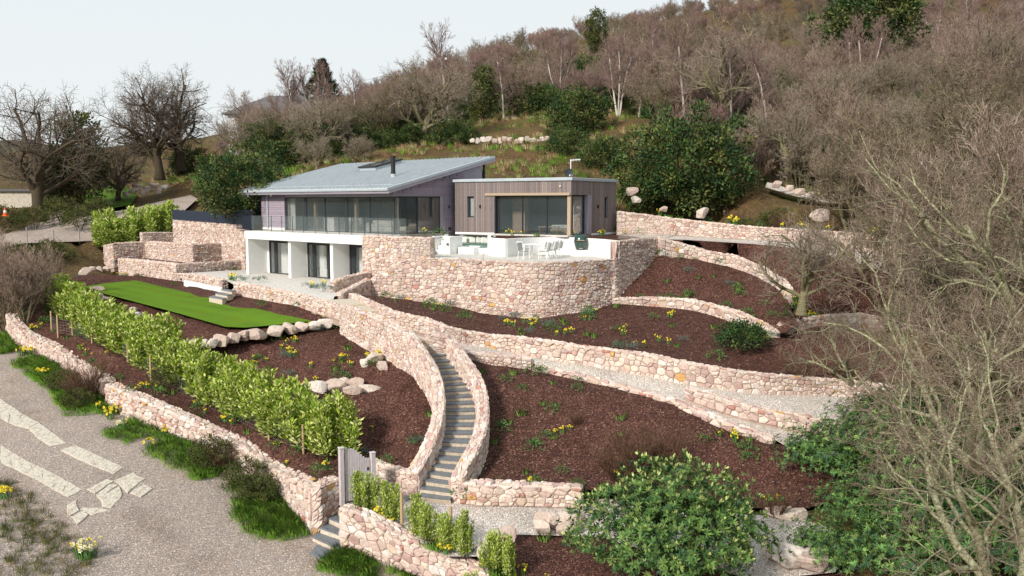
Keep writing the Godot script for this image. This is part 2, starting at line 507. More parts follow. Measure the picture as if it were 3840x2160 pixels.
# opt: smooth, level (courses stay level and the ground cuts them), back (the far side shows too), size, proud, thick, tops
func stone_wall(called: String, label: String, group: String, pts: Array, opt := {}) -> Node3D:
	var smooth: bool = opt.get("smooth", true)
	var level: bool = opt.get("level", false)
	var size: float = opt.get("size", 0.205)
	var thick: float = opt.get("thick", 0.45)
	var proud: float = opt.get("proud", 0.065)
	var joint: float = opt.get("joint", 0.011)
	var L := line_of(pts, smooth)
	var m := L.size()
	var S := PackedFloat32Array([0.0])
	var N := []
	var low := 1e9
	var high := -1e9
	var mean := 0.0
	for i in m:
		if i: S.append(S[i - 1] + Vector2(L[i][0] - L[i - 1][0], L[i][1] - L[i - 1][1]).length())
		var d := Vector2(L[mini(i + 1, m - 1)][0] - L[maxi(i - 1, 0)][0], L[mini(i + 1, m - 1)][1] - L[maxi(i - 1, 0)][1]).normalized()
		if not smooth and i < m - 1: d = Vector2(L[i + 1][0] - L[i][0], L[i + 1][1] - L[i][1]).normalized()
		N.append(Vector2(-d.y, d.x))
		low = minf(low, L[i][2])
		high = maxf(high, L[i][3])
		mean += (L[i][3] - L[i][2]) / m
	if not smooth:   # mitred corners
		var C := N.duplicate()
		for i in range(1, m - 1):
			var s2: Vector2 = C[i - 1] + C[i]
			N[i] = s2 / maxf(0.3, s2.dot(C[i]))
	var at := func(s: float) -> Array:
		var i := clampi(S.bsearch(s) - 1, 0, m - 2)
		var t: float = clampf((s - S[i]) / maxf(S[i + 1] - S[i], 1e-4), 0, 1)
		var nn: Vector2 = (N[i] as Vector2).lerp(N[i + 1], t)
		return [lerpf(L[i][0], L[i + 1][0], t), lerpf(L[i][1], L[i + 1][1], t), lerpf(L[i][2], L[i + 1][2], t), lerpf(L[i][3], L[i + 1][3], t), nn]
	var length: float = S[m - 1]
	var tall: float = high - low if level else mean
	var front := func(p: Vector2, d: float) -> Vector3:
		var a: Array = at.call(p.x)
		var y: float = minf(low + p.y, a[3]) if level else lerpf(a[2], a[3], p.y / tall)
		return Vector3(a[0] + a[4].x * d, y, a[1] + a[4].y * d)
	var rear := func(p: Vector2, d: float) -> Vector3:
		var a: Array = at.call(length - p.x)
		var y: float = minf(low + p.y, a[3]) if level else lerpf(a[2], a[3], p.y / tall)
		var k: float = -thick - d
		return Vector3(a[0] + a[4].x * k, y, a[1] + a[4].y * k)
	var above := func(p: Vector2, d: float) -> Vector3:
		var a: Array = at.call(p.x)
		var k: float = -p.y
		return Vector3(a[0] + a[4].x * k, a[3] + d, a[1] + a[4].y * k)
	var ends := []
	for e in [0, 1]:
		var a: Array = at.call(length * e)
		ends.append(func(p: Vector2, d: float) -> Vector3:
			var k: float = -p.x if e == 1 else p.x - thick
			var y: float = minf(low + p.y, a[3]) if level else lerpf(a[2], a[3], p.y / tall)
			var along := Vector2(a[4].y, -a[4].x) * (d if e == 1 else -d)
			return Vector3(a[0] + a[4].x * k + along.x, y, a[1] + a[4].y * k + along.y))
	var base := Vector3(L[0][0], L[0][2], L[0][1])
	var t := thing(called, label, "wall", base, 0.0, group)
	# the core behind the stones
	var core := Shape.new()
	core.col = Color(1, 1, 1)
	var inset := 0.015
	for i in m - 1:
		var q := []
		for j in [i, i + 1]:
			var nn: Vector2 = N[j]
			for k in [-inset, -thick + inset]:
				for y in [L[j][2] - 0.3, L[j][3] - inset]:
					q.append(Vector3(L[j][0] + nn.x * k, y, L[j][1] + nn.y * k) - base)
		core.quad(q[0], q[4], q[5], q[1])
		core.quad(q[1], q[5], q[7], q[3])
		core.quad(q[6], q[2], q[3], q[7])
		if i == 0: core.quad(q[2], q[0], q[1], q[3])
		if i == m - 2: core.quad(q[4], q[6], q[7], q[5])
	part("core", core, M.mortar, t)
	var faces := [[front, length, tall]]
	if opt.get("tops", true): faces.append([above, length, thick])
	if opt.get("back", false): faces.append([rear, length, tall])
	if opt.get("ends", true):
		faces.append([ends[0], thick, tall])
		faces.append([ends[1], thick, tall])
	var list := []
	for f in faces:
		for poly in rubble(f[1], f[2], size, opt.get("flat", 1.45)):
			var mid := Vector2()
			for p in poly: mid += p
			mid /= poly.size()
			if level and f[0] != above:
				var a: Array = at.call(mid.x if f[0] == front else length * 0.5)
				if low + mid.y > a[3] + 0.03 or low + mid.y < a[2] - 0.25: continue
			var st := stone_shape(poly, f[0], joint, proud)
			if st.is_empty(): continue
			var area := 0.0
			for k in poly.size(): area += poly[k].cross(poly[(k + 1) % poly.size()]) * 0.5
			var nn: Vector3 = (f[0].call(mid, 1.0) - f[0].call(mid, 0.0))
			var see: Vector3 = (eye - st[1]).normalized()
			list.append([absf(area) * maxf(nn.dot(see), 0.0) / eye.distance_squared_to(st[1]), st[0], st[1]])
	list.sort_custom(func(a, b): return a[0] > b[0])
	var rest := Shape.new()
	for i in list.size():
		var sh: Shape = list[i][1]
		if i < 300: part("stone", sh, M.stone, t, list[i][2] - base)
		else: rest.add(sh, Transform3D(Basis(), list[i][2] - base))
	if rest.v.size():
		tag(part("small_stones", rest, M.stone, t), "", "", "", "stuff")
	return t


# ---------------------------------------------------------------- ground patches
func spread_height(p: Vector2, ring: Array, power := 3.0) -> float:
	var s := 0.0
	var w := 0.0
	for q in ring:
		var d2 := p.distance_squared_to(Vector2(q.x, q.z))
		if d2 < 1e-6: return q.y
		var k := 1.0 / pow(d2, power * 0.5)
		s += k * q.y
		w += k
	return s / w


# a sheet bounded by a ring of points at their own heights, uneven inside
func patch(ring: Array, step: float, relief: float, tint: Callable, inner := []) -> Shape:
	var rim := []
	for i in ring.size():
		var a: Vector3 = ring[i]
		var b: Vector3 = ring[(i + 1) % ring.size()]
		var k := maxi(1, int(a.distance_to(b) / (step * 1.5)))
		for j in k: rim.append(a.lerp(b, float(j) / k))
	var flat := PackedVector2Array()
	for p in rim: flat.append(Vector2(p.x, p.z))
	var pts := flat.duplicate()
	var ys := PackedFloat32Array()
	for p in rim: ys.append(p.y)
	var lo := flat[0]
	var hi := flat[0]
	for p in flat:
		lo = lo.min(p)
		hi = hi.max(p)
	var f := FastNoiseLite.new()
	f.seed = 77
	f.frequency = 0.35
	var guide := rim + inner
	var x := lo.x
	while x < hi.x:
		var y := lo.y
		while y < hi.y:
			var p := Vector2(x + rnd(-0.3, 0.3) * step, y + rnd(-0.3, 0.3) * step)
			if Geometry2D.is_point_in_polygon(p, flat):
				var near := 1e9
				for q in flat: near = minf(near, p.distance_squared_to(q))
				if near > step * step * 0.2:
					pts.append(p)
					ys.append(spread_height(p, guide) + f.get_noise_2d(p.x, p.y) * relief + rnd(-0.25, 0.25) * relief)
			y += step
		x += step
	var ix := Geometry2D.triangulate_delaunay(pts)
	var nm := PackedVector3Array()
	nm.resize(pts.size())
	var s := Shape.new()
	var keep := []
	for i in range(0, ix.size(), 3):
		var a := ix[i]
		var b := ix[i + 1]
		var c := ix[i + 2]
		if not Geometry2D.is_point_in_polygon((pts[a] + pts[b] + pts[c]) / 3.0, flat): continue
		var va := Vector3(pts[a].x, ys[a], pts[a].y)
		var vb := Vector3(pts[b].x, ys[b], pts[b].y)
		var vc := Vector3(pts[c].x, ys[c], pts[c].y)
		var m := (vb - va).cross(vc - va)
		if m.y < 0:
			m = -m
			var sw := vb
			vb = vc
			vc = sw
			var si := b
			b = c
			c = si
		for k in [a, b, c]: nm[k] += m
		keep.append([a, b, c, va, vb, vc])
	for k in keep:
		s.v.append(k[3]); s.v.append(k[5]); s.v.append(k[4])
		for q in [k[0], k[2], k[1]]:
			s.n.append(nm[q].normalized())
			s.c.append(tint.call(pts[q]))
	return s


func box_at(s: Shape, a: Vector3, b: Vector3, w: float, h: float) -> void:
	# a bar from a to b with a w x h section
	var d := (b - a).normalized()
	var side := d.cross(Vector3.UP if absf(d.y) < 0.95 else Vector3.RIGHT).normalized()
	s.cbox(Transform3D(Basis(side, side.cross(d), -d), (a + b) * 0.5), Vector3(w, h, a.distance_to(b)), minf(w, h) * 0.12)


func _ready() -> void:
	rng.seed = 20240317
	var cam := Camera3D.new()
	cam.name = "camera"
	add_child(cam)
	cam.position = eye
	cam.rotation.x = -atan(0.1)
	cam.fov = 37.25
	cam.near = 0.2
	cam.far = 4000.0
	cam.current = true
	var env := Environment.new()
	env.background_mode = Environment.BG_SKY
	var sky := Sky.new()
	var air := ProceduralSkyMaterial.new()
	air.sky_top_color = Color(0.89, 0.935, 0.965)
	air.sky_horizon_color = Color(0.95, 0.965, 0.96)
	air.sky_curve = 0.22
	air.ground_bottom_color = Color(0.32, 0.31, 0.29)
	air.ground_horizon_color = Color(0.62, 0.64, 0.65)
	air.sun_angle_max = 0.5
	air.sky_energy_multiplier = 0.765
	sky.sky_material = air
	env.sky = sky
	env.tonemap_mode = Environment.TONE_MAPPER_LINEAR
	env.tonemap_exposure = 1.82
	env.sdfgi_enabled = true
	env.ssao_enabled = true
	env.ssil_enabled = true
	var w := WorldEnvironment.new()
	w.name = "world"
	w.environment = env
	add_child(w)
	var sun := DirectionalLight3D.new()
	sun.name = "sun"
	add_child(sun)
	sun.look_at_from_position(Vector3(-52, 54, 70), Vector3.ZERO)
	sun.light_energy = 0.8
	sun.light_angular_distance = 9.0
	sun.light_color = Color(1.0, 0.972, 0.935)
	sun.shadow_enabled = true
	blade_noise.seed = 4
	blade_noise.frequency = 0.25
	make_materials()
	make_ground()
	make_walls()
	make_stairs()
	make_house()
	make_terrace()
	make_small_things()
	make_plants()


# ---------------------------------------------------------------- the lie of the land
var knots := []
var bend := PackedFloat64Array()
var sheets := []


func kernel(d2: float) -> float:
	return 0.0 if d2 < 1e-9 else d2 * log(d2)


# thin plate through surveyed points
func fit_land(pts: Array, ease: float) -> void:
	knots = pts
	var n := pts.size()
	var k := n + 3
	var A := []
	for i in n:
		var r := PackedFloat64Array()
		r.resize(k + 1)
		for j in n:
			r[j] = kernel(Vector2(pts[i].x - pts[j].x, pts[i].z - pts[j].z).length_squared() * 0.001)
		r[i] += ease
		r[n] = 1.0; r[n + 1] = pts[i].x * 0.03; r[n + 2] = pts[i].z * 0.03
		r[k] = pts[i].y
		A.append(r)
	for e in 3:
		var r := PackedFloat64Array()
		r.resize(k + 1)
		for j in n: r[j] = [1.0, pts[j].x * 0.03, pts[j].z * 0.03][e]
		A.append(r)
	for c in k:
		var best := c
		for r in range(c + 1, k):
			if absf(A[r][c]) > absf(A[best][c]): best = r
		var sw: PackedFloat64Array = A[c]
		A[c] = A[best]
		A[best] = sw
		var top: PackedFloat64Array = A[c]
		for r in range(c + 1, k):
			var row: PackedFloat64Array = A[r]
			var f := row[c] / top[c]
			if f == 0.0: continue
			for q in range(c, k + 1): row[q] -= f * top[q]
			A[r] = row
	bend.resize(k)
	for c in range(k - 1, -1, -1):
		var s: float = A[c][k]
		for q in range(c + 1, k): s -= A[c][q] * bend[q]
		bend[c] = s / A[c][c]


func land(x: float, z: float) -> float:
	var n := knots.size()
	var s := bend[n] + bend[n + 1] * x * 0.03 + bend[n + 2] * z * 0.03
	for j in n:
		var q: Vector3 = knots[j]
		var d2 := ((x - q.x) * (x - q.x) + (z - q.z) * (z - q.z)) * 0.001
		if d2 > 1e-9: s += bend[j] * d2 * log(d2)
	return s


# height of whatever sheet lies at x, z
func floor_at(x: float, z: float) -> float:
	var best := -1e9
	for s in sheets:
		if x > s[2].position.x and x < s[2].end.x and z > s[2].position.y and z < s[2].end.y and Geometry2D.is_point_in_polygon(Vector2(x, z), s[0]):
			best = maxf(best, spread_height(Vector2(x, z), s[1]))
	return best if best > -1e8 else land(x, z)


func sheet(called: String, ring: Array, step: float, relief: float, m: Material, tint: Callable, inner := []) -> MeshInstance3D:
	var flat := PackedVector2Array()
	var box := Rect2(ring[0].x, ring[0].z, 0, 0)
	for p in ring:
		flat.append(Vector2(p.x, p.z))
		box = box.expand(Vector2(p.x, p.z))
	var rim := []
	for i in ring.size():
		var a: Vector3 = ring[i]
		var b: Vector3 = ring[(i + 1) % ring.size()]
		var k := maxi(1, int(a.distance_to(b) / 1.0))
		for j in k: rim.append(a.lerp(b, float(j) / k))
	sheets.append([flat, rim + inner, box, rim])
	beds[called] = patch(ring, step, relief, tint, inner)
	return struct(called, beds[called], m)


func blotch(seed_: int, freq: float) -> FastNoiseLite:
	var f := FastNoiseLite.new()
	f.seed = seed_
	f.frequency = freq
	f.fractal_octaves = 3
	return f


func make_ground() -> void:
	var pts := [Vector3(-6.22, -0.40, -26.43), Vector3(-11.94, -0.40, -24.99), Vector3(-19.68, 0.40, -31.97), Vector3(-25.60, 1.20, -41.97), Vector3(-18.58, 0.90, -38.45), Vector3(-29.80, 2.60, -49.17), Vector3(-21.48, 2.00, -48.60), Vector3(-11.12, 1.40, -33.99), Vector3(-16.04, 3.80, -43.28), Vector3(-29.81, 4.60, -61.41), Vector3(-13.27, 4.60, -48.14), Vector3(-6.76, 2.40, -36.78), Vector3(-3.31, 2.30, -37.21), Vector3(0.18, 2.20, -31.12), Vector3(0.23, 3.60, -39.86), Vector3(0.26, 4.00, -46.06), Vector3(9.26, 4.40, -47.94), Vector3(11.90, 6.00, -61.92), Vector3(3.52, 2.80, -35.05), Vector3(8.92, 2.40, -36.78), Vector3(-1.19, 0.30, -28.06), Vector3(3.77, 0.20, -25.02), Vector3(8.15, 0.20, -23.66), Vector3(10.99, 1.60, -28.32), Vector3(15.97, 3.20, -33.32), Vector3(18.21, 4.00, -29.86), Vector3(13.59, 2.60, -21.97), Vector3(19.96, 5.20, -42.04), Vector3(22.74, 6.50, -37.70), Vector3(18.09, 7.60, -54.58), Vector3(23.12, 8.20, -44.66), Vector3(-9.92, 9.62, -55.11), Vector3(-1.02, 9.55, -57.99), Vector3(4.20, 9.60, -55.84), Vector3(0.38, 13.07, -68.00), Vector3(0.42, 14.71, -76.00), Vector3(-0.32, 16.90, -86.00), Vector3(0.55, 20.46, -100.00), Vector3(-7.38, 18.40, -95.72), Vector3(8.33, 17.92, -85.60), Vector3(10.88, 14.47, -71.17), Vector3(7.74, 11.17, -61.51), Vector3(13.86, 9.54, -58.38), Vector3(23.21, 11.17, -61.78), Vector3(16.39, 9.55, -57.72), Vector3(-10.25, 14.78, -77.32), Vector3(-19.93, 11.89, -73.34), Vector3(-25.55, 10.71, -75.81), Vector3(-32.48, 10.69, -81.78), Vector3(-37.21, 8.06, -76.42), Vector3(-44.40, 9.02, -80.57), Vector3(-48.73, 9.00, -81.55), Vector3(-54.00, 12.29, -102.67), Vector3(-46.52, 12.28, -101.88), Vector3(-35.44, 14.70, -104.14), Vector3(-61.36, 12.77, -103.13), Vector3(-28.19, 15.71, -95.95), Vector3(15.84, 39.11, -164.24), Vector3(45.46, 44.12, -163.81), Vector3(72.77, 48.78, -159.15), Vector3(96.68, 49.70, -151.83), Vector3(-6.61, 35.91, -164.87), Vector3(-21.54, 30.59, -163.59), Vector3(-31.05, 26.38, -162.05), Vector3(-41.75, 21.11, -154.46), Vector3(-54.01, 19.72, -161.19), Vector3(-71.96, 18.52, -175.85), Vector3(-96.05, 18.10, -175.42), Vector3(-118.16, 16.79, -161.36), Vector3(11.58, 25.00, -119.44), Vector3(31.00, 23.98, -110.74), Vector3(44.10, 22.15, -95.29), Vector3(45.68, 20.06, -77.55), Vector3(26.42, 7.35, -40.07), Vector3(33.79, 14.54, -72.51), Vector3(-15.07, 20.25, -114.01), Vector3(51.27, 17.97, -73.97), Vector3(70.00, 13.00, -10.00), Vector3(40.00, 3.00, -6.00), Vector3(-20.00, -2.50, -4.00), Vector3(-60.00, -1.00, -20.00), Vector3(-75.00, 3.00, -55.00), Vector3(0.00, -3.00, 10.00), Vector3(60.00, 12.00, 20.00), Vector3(-60.00, -4.00, 30.00), Vector3(120.00, 36.00, -60.00), Vector3(110.00, 40.00, -140.00)]
	fit_land(pts, 0.02)
	var tone := blotch(5, 0.12)
	var fine := blotch(6, 0.5)
	var even := func(_p: Vector2) -> Color: return Color(1, 1, 1)
	var patchy := func(p: Vector2) -> Color:
		var k := 1.0 + 0.32 * tone.get_noise_2d(p.x * 2.2, p.y * 2.2) + 0.24 * fine.get_noise_2d(p.x * 3, p.y * 3)
		return Color(k, k * (1.0 + 0.05 * tone.get_noise_2d(p.x, p.y)), k * 0.98)
	# ---- lane and court
	var dusty := func(p: Vector2) -> Color:
		var k := 1.12 + 0.35 * tone.get_noise_2d(p.x * 2.0, p.y * 2.0) + 0.16 * fine.get_noise_2d(p.x, p.y)
		k += 0.16 * sin((p.x * 0.72 - p.y * 0.69) * 2.3 + 1.5 * tone.get_noise_2d(p.x, p.y)) + 0.25 * tone.get_noise_2d(p.x * 5.0, p.y * 5.0)
		var w := clampf(0.5 + 1.6 * tone.get_noise_2d(p.x * 1.3 + 50, p.y * 1.3), 0, 1)
		return Color(k, k * lerpf(0.95, 1.0, w), k * lerpf(0.9, 1.0, w))
	sheet("lane", [Vector3(-29.35, 3.24, -49.34), Vector3(-27.55, 2.79, -47.42), Vector3(-25.53, 2.39, -46.13), Vector3(-23.66, 2.14, -44.60), Vector3(-22.45, 1.99, -43.59), Vector3(-20.34, 1.79, -41.25), Vector3(-19.23, 1.64, -39.65), Vector3(-18.69, 1.54, -38.77), Vector3(-16.11, 1.34, -36.45), Vector3(-13.43, 1.04, -34.52), Vector3(-10.96, 0.64, -32.93), Vector3(-10.47, 0.49, -32.55), Vector3(-8.57, 0.24, -30.53), Vector3(-7.42, 0.09, -28.66), Vector3(-6.52, 0.04, -27.19), Vector3(-5.20, 0.00, -25.79), Vector3(-3.51, -0.20, -25.22), Vector3(-1.28, -0.45, -24.53), Vector3(0.13, -0.90, -21.89), Vector3(-2.65, -0.90, -18.68), Vector3(-8.77, -0.50, -18.04), Vector3(-17.08, 0.30, -22.18), Vector3(-30.17, 1.40, -37.22), Vector3(-40.77, 4.00, -50.89), Vector3(-37.76, 4.40, -55.70)], 0.55, 0.06, M.lane, dusty)
	sheet("gravel_court", [Vector3(-5.60, 0.88, -27.42), Vector3(-4.85, 0.88, -28.66), Vector3(-3.33, 0.88, -30.51), Vector3(-1.90, 0.88, -28.78), Vector3(2.32, 0.88, -28.18), Vector3(4.45, 0.95, -27.99), Vector3(6.53, 1.00, -26.55), Vector3(8.87, 1.10, -25.94), Vector3(10.22, 1.10, -24.34), Vector3(8.77, 0.90, -22.34), Vector3(6.50, 0.85, -21.96), Vector3(2.55, 0.86, -24.94), Vector3(0.14, 0.86, -25.09), Vector3(-0.60, 0.86, -23.48), Vector3(-1.90, 0.86, -23.48), Vector3(-3.37, 0.87, -25.22), Vector3(-4.94, 0.88, -26.88)], 0.6, 0.03, M.gravel, patchy)
	sheet("lower_right_bed", [Vector3(-0.61, 0.83, -23.97), Vector3(0.15, 0.83, -25.48), Vector3(2.63, 0.83, -25.81), Vector3(6.77, 0.82, -22.90), Vector3(9.08, 0.80, -22.56), Vector3(9.76, 0.70, -20.90), Vector3(5.93, 0.20, -16.93), Vector3(1.85, 0.10, -17.83), Vector3(1.13, 0.40, -20.65), Vector3(-0.63, 0.70, -22.56)], 0.6, 0.08, M.mulch, patchy)
	sheet("hedge_bed", [Vector3(-5.28, 1.30, -26.17), Vector3(-4.39, 1.16, -25.78), Vector3(-3.34, 0.84, -25.19), Vector3(-2.03, 0.61, -24.31), Vector3(-0.58, 0.45, -23.17), Vector3(0.49, 0.29, -22.29), Vector3(1.15, 0.50, -21.09), Vector3(-0.53, 0.72, -23.00), Vector3(-0.72, 0.80, -23.76), Vector3(-2.06, 0.82, -23.99), Vector3(-3.44, 0.86, -25.73), Vector3(-5.23, 0.95, -27.42)], 0.5, 0.05, M.mulch, patchy)
	# ---- left of the steps
	sheet("verge_bed", [Vector3(-29.19, 4.35, -49.49), Vector3(-27.41, 3.63, -47.58), Vector3(-25.40, 3.17, -46.30), Vector3(-23.52, 2.85, -44.77), Vector3(-22.30, 2.54, -43.75), Vector3(-20.17, 2.40, -41.39), Vector3(-19.05, 2.40, -39.77), Vector3(-18.54, 2.43, -38.93), Vector3(-15.97, 2.29, -36.62), Vector3(-13.30, 1.90, -34.70), Vector3(-10.84, 1.41, -33.12), Vector3(-10.31, 1.30, -32.71), Vector3(-8.40, 1.00, -30.66), Vector3(-7.23, 1.27, -28.78), Vector3(-6.33, 1.51, -27.31), Vector3(-6.43, 1.57, -27.32), Vector3(-6.24, 1.58, -27.71), Vector3(-5.89, 1.58, -28.04), Vector3(-5.96, 1.50, -29.87), Vector3(-6.49, 1.50, -29.87), Vector3(-8.65, 1.65, -31.82), Vector3(-10.83, 1.80, -33.97), Vector3(-13.65, 2.00, -36.53), Vector3(-16.44, 2.60, -39.18), Vector3(-19.58, 3.20, -42.05), Vector3(-24.22, 3.60, -46.80), Vector3(-27.43, 4.20, -50.65), Vector3(-32.33, 4.60, -56.25)], 0.6, 0.08, M.mulch, patchy)
	sheet("lower_left_bed", [Vector3(-5.96, 1.50, -29.87), Vector3(-6.49, 1.50, -29.87), Vector3(-8.65, 1.65, -31.82), Vector3(-10.83, 1.80, -33.97), Vector3(-13.65, 2.00, -36.53), Vector3(-16.44, 2.60, -39.18), Vector3(-16.56, 3.70, -41.48), Vector3(-15.37, 3.85, -40.39), Vector3(-14.45, 4.00, -39.97), Vector3(-13.29, 4.20, -41.08), Vector3(-11.64, 4.35, -42.12), Vector3(-8.82, 4.60, -42.87), Vector3(-3.94, 3.79, -34.44), Vector3(-3.53, 3.45, -33.64), Vector3(-3.24, 3.10, -33.20), Vector3(-3.05, 2.76, -32.71), Vector3(-2.94, 2.41, -32.01), Vector3(-2.89, 2.07, -31.21), Vector3(-2.92, 1.73, -30.32), Vector3(-3.08, 1.38, -29.48), Vector3(-3.30, 1.04, -28.97), Vector3(-3.54, 0.69, -28.41), Vector3(-3.14, 1.48, -28.79), Vector3(-3.76, 1.52, -29.16), Vector3(-4.51, 1.47, -29.93), Vector3(-5.15, 1.31, -30.99)], 0.5, 0.08, M.mulch, patchy, [Vector3(-9.32, 3.30, -34.69), Vector3(-7.89, 3.25, -34.17), Vector3(-6.37, 3.30, -34.69), Vector3(-4.92, 3.50, -36.16), Vector3(-9.27, 2.85, -34.47), Vector3(-7.54, 2.80, -33.99), Vector3(-6.09, 2.90, -34.98)])
	sheet("lawn_bed", [Vector3(-16.44, 2.60, -39.18), Vector3(-19.58, 3.20, -42.05), Vector3(-24.22, 3.60, -46.80), Vector3(-27.43, 4.20, -50.65), Vector3(-30.30, 5.00, -54.99), Vector3(-33.62, 5.35, -66.21), Vector3(-28.45, 5.29, -65.66), Vector3(-24.30, 5.24, -61.78), Vector3(-20.56, 5.64, -65.95), Vector3(-21.12, 5.34, -57.93), Vector3(-18.99, 5.34, -55.92), Vector3(-16.77, 5.34, -51.45), Vector3(-11.80, 5.29, -46.54), Vector3(-9.89, 5.24, -43.57), Vector3(-8.39, 5.14, -41.82), Vector3(-7.74, 4.85, -41.44), Vector3(-8.83, 4.75, -42.96), Vector3(-11.40, 4.60, -41.27), Vector3(-12.92, 4.50, -39.94), Vector3(-14.02, 4.35, -38.80), Vector3(-16.07, 4.10, -40.51)], 0.6, 0.05, M.mulch, patchy, [Vector3(-29.78, 5.08, -58.89), Vector3(-29.30, 5.10, -61.62), Vector3(-28.07, 5.14, -63.40), Vector3(-22.78, 5.06, -57.46), Vector3(-17.56, 4.96, -51.52), Vector3(-13.36, 4.90, -46.86), Vector3(-10.28, 4.85, -43.55), Vector3(-11.88, 4.72, -43.02), Vector3(-13.42, 4.60, -42.59), Vector3(-16.73, 4.70, -45.25), Vector3(-19.09, 4.80, -47.47), Vector3(-22.40, 4.90, -51.00), Vector3(-26.13, 4.98, -54.70), Vector3(-22.08, 4.95, -53.13), Vector3(-18.05, 4.85, -48.88), Vector3(-14.10, 4.80, -44.99), Vector3(-21.54, 4.40, -47.94), Vector3(-23.80, 4.50, -48.91)])
	var mown := func(p: Vector2) -> Color:
		var along := p.x * 0.74 + p.y * 0.67
		var across := p.x * -0.67 + p.y * 0.74
		var k := 0.94 + 0.09 * sin(across * 5.0) + 0.2 * tone.get_noise_2d(along * 0.8, across * 9.0) + 0.1 * fine.get_noise_2d(p.x, p.y)
		var dry := clampf(tone.get_noise_2d(along * 2.0, across * 6.0 + 30) * 2.4, 0, 0.75)
		return Color(k * (1.0 + 0.6 * dry), k, k * (1.0 - 0.2 * dry))
	sheet("lawn", [Vector3(-29.20, 5.22, -57.75), Vector3(-28.55, 5.25, -60.02), Vector3(-27.44, 5.27, -61.97), Vector3(-22.23, 5.20, -56.08), Vector3(-17.15, 5.10, -50.31), Vector3(-13.07, 5.03, -45.85), Vector3(-10.08, 4.97, -42.69), Vector3(-11.63, 4.85, -42.12), Vector3(-13.21, 4.74, -41.92), Vector3(-14.24, 4.76, -42.05), Vector3(-18.82, 4.93, -46.80), Vector3(-25.73, 5.12, -53.87)], 0.35, 0.012, M.lawn, mown)
	sheet("patio", [Vector3(-16.61, 5.80, -51.61), Vector3(-11.64, 5.80, -46.69), Vector3(-9.71, 5.80, -43.70), Vector3(-8.23, 5.80, -41.96), Vector3(-8.90, 5.80, -42.30), Vector3(-9.30, 5.80, -44.00), Vector3(-9.70, 5.80, -46.40), Vector3(-8.90, 5.80, -48.20), Vector3(-8.20, 5.80, -50.50), Vector3(-9.00, 5.80, -53.00), Vector3(-18.50, 5.80, -62.50), Vector3(-20.20, 5.80, -65.50), Vector3(-24.00, 5.80, -61.60), Vector3(-23.81, 5.80, -61.36), Vector3(-20.96, 5.80, -58.08), Vector3(-18.84, 5.80, -56.08)], 0.8, 0.0, M.paving, even)
	# ---- below and right of the terrace
	sheet("terrace_bed", [Vector3(-8.63, 5.85, -46.42), Vector3(-7.73, 5.82, -44.43), Vector3(-6.83, 5.78, -42.53), Vector3(-6.14, 5.72, -41.24), Vector3(-5.54, 5.67, -40.08), Vector3(-4.02, 5.47, -39.27), Vector3(-3.03, 5.22, -38.59), Vector3(-1.34, 4.79, -38.91), Vector3(1.12, 4.67, -38.13), Vector3(3.39, 4.47, -37.24), Vector3(5.58, 4.38, -36.30), Vector3(7.77, 4.07, -35.35), Vector3(10.23, 3.72, -35.19), Vector3(13.89, 3.24, -36.01), Vector3(16.95, 3.03, -35.11), Vector3(19.72, 3.80, -35.96), Vector3(17.22, 4.30, -38.02), Vector3(16.06, 4.64, -43.53), Vector3(14.49, 4.54, -42.58), Vector3(13.45, 4.49, -41.82), Vector3(13.55, 4.45, -40.49), Vector3(12.70, 4.34, -41.26), Vector3(12.42, 4.44, -42.32), Vector3(11.71, 4.64, -43.96), Vector3(10.90, 4.84, -45.85), Vector3(9.64, 5.04, -46.87), Vector3(7.53, 5.14, -47.56), Vector3(5.66, 5.29, -47.56), Vector3(5.55, 5.20, -47.68), Vector3(3.72, 4.95, -46.21), Vector3(1.15, 4.75, -45.39), Vector3(-1.52, 4.80, -46.97), Vector3(-3.02, 5.00, -48.13), Vector3(-5.52, 5.20, -49.29), Vector3(-6.14, 5.30, -49.59), Vector3(-6.97, 5.35, -49.80), Vector3(-7.58, 5.40, -50.00), Vector3(-8.29, 5.45, -50.10), Vector3(-9.00, 5.80, -46.90)], 0.5, 0.07, M.mulch, patchy)
	sheet("middle_bed", [Vector3(5.66, 5.41, -47.78), Vector3(7.57, 5.48, -47.78), Vector3(9.74, 5.47, -47.06), Vector3(11.08, 5.24, -45.98), Vector3(11.92, 5.09, -44.05), Vector3(12.63, 4.73, -42.39), Vector3(12.92, 4.49, -41.32), Vector3(12.93, 4.85, -39.76), Vector3(13.80, 5.05, -41.00), Vector3(14.61, 5.40, -44.43), Vector3(14.55, 5.84, -44.93), Vector3(14.68, 6.17, -46.53), Vector3(14.17, 6.64, -48.65), Vector3(13.20, 7.03, -50.00), Vector3(11.64, 7.38, -51.13), Vector3(10.07, 7.64, -51.42), Vector3(8.86, 7.76, -51.15), Vector3(8.87, 7.75, -51.76), Vector3(7.22, 6.60, -49.66), Vector3(5.74, 5.50, -47.68)], 0.5, 0.07, M.mulch, patchy)
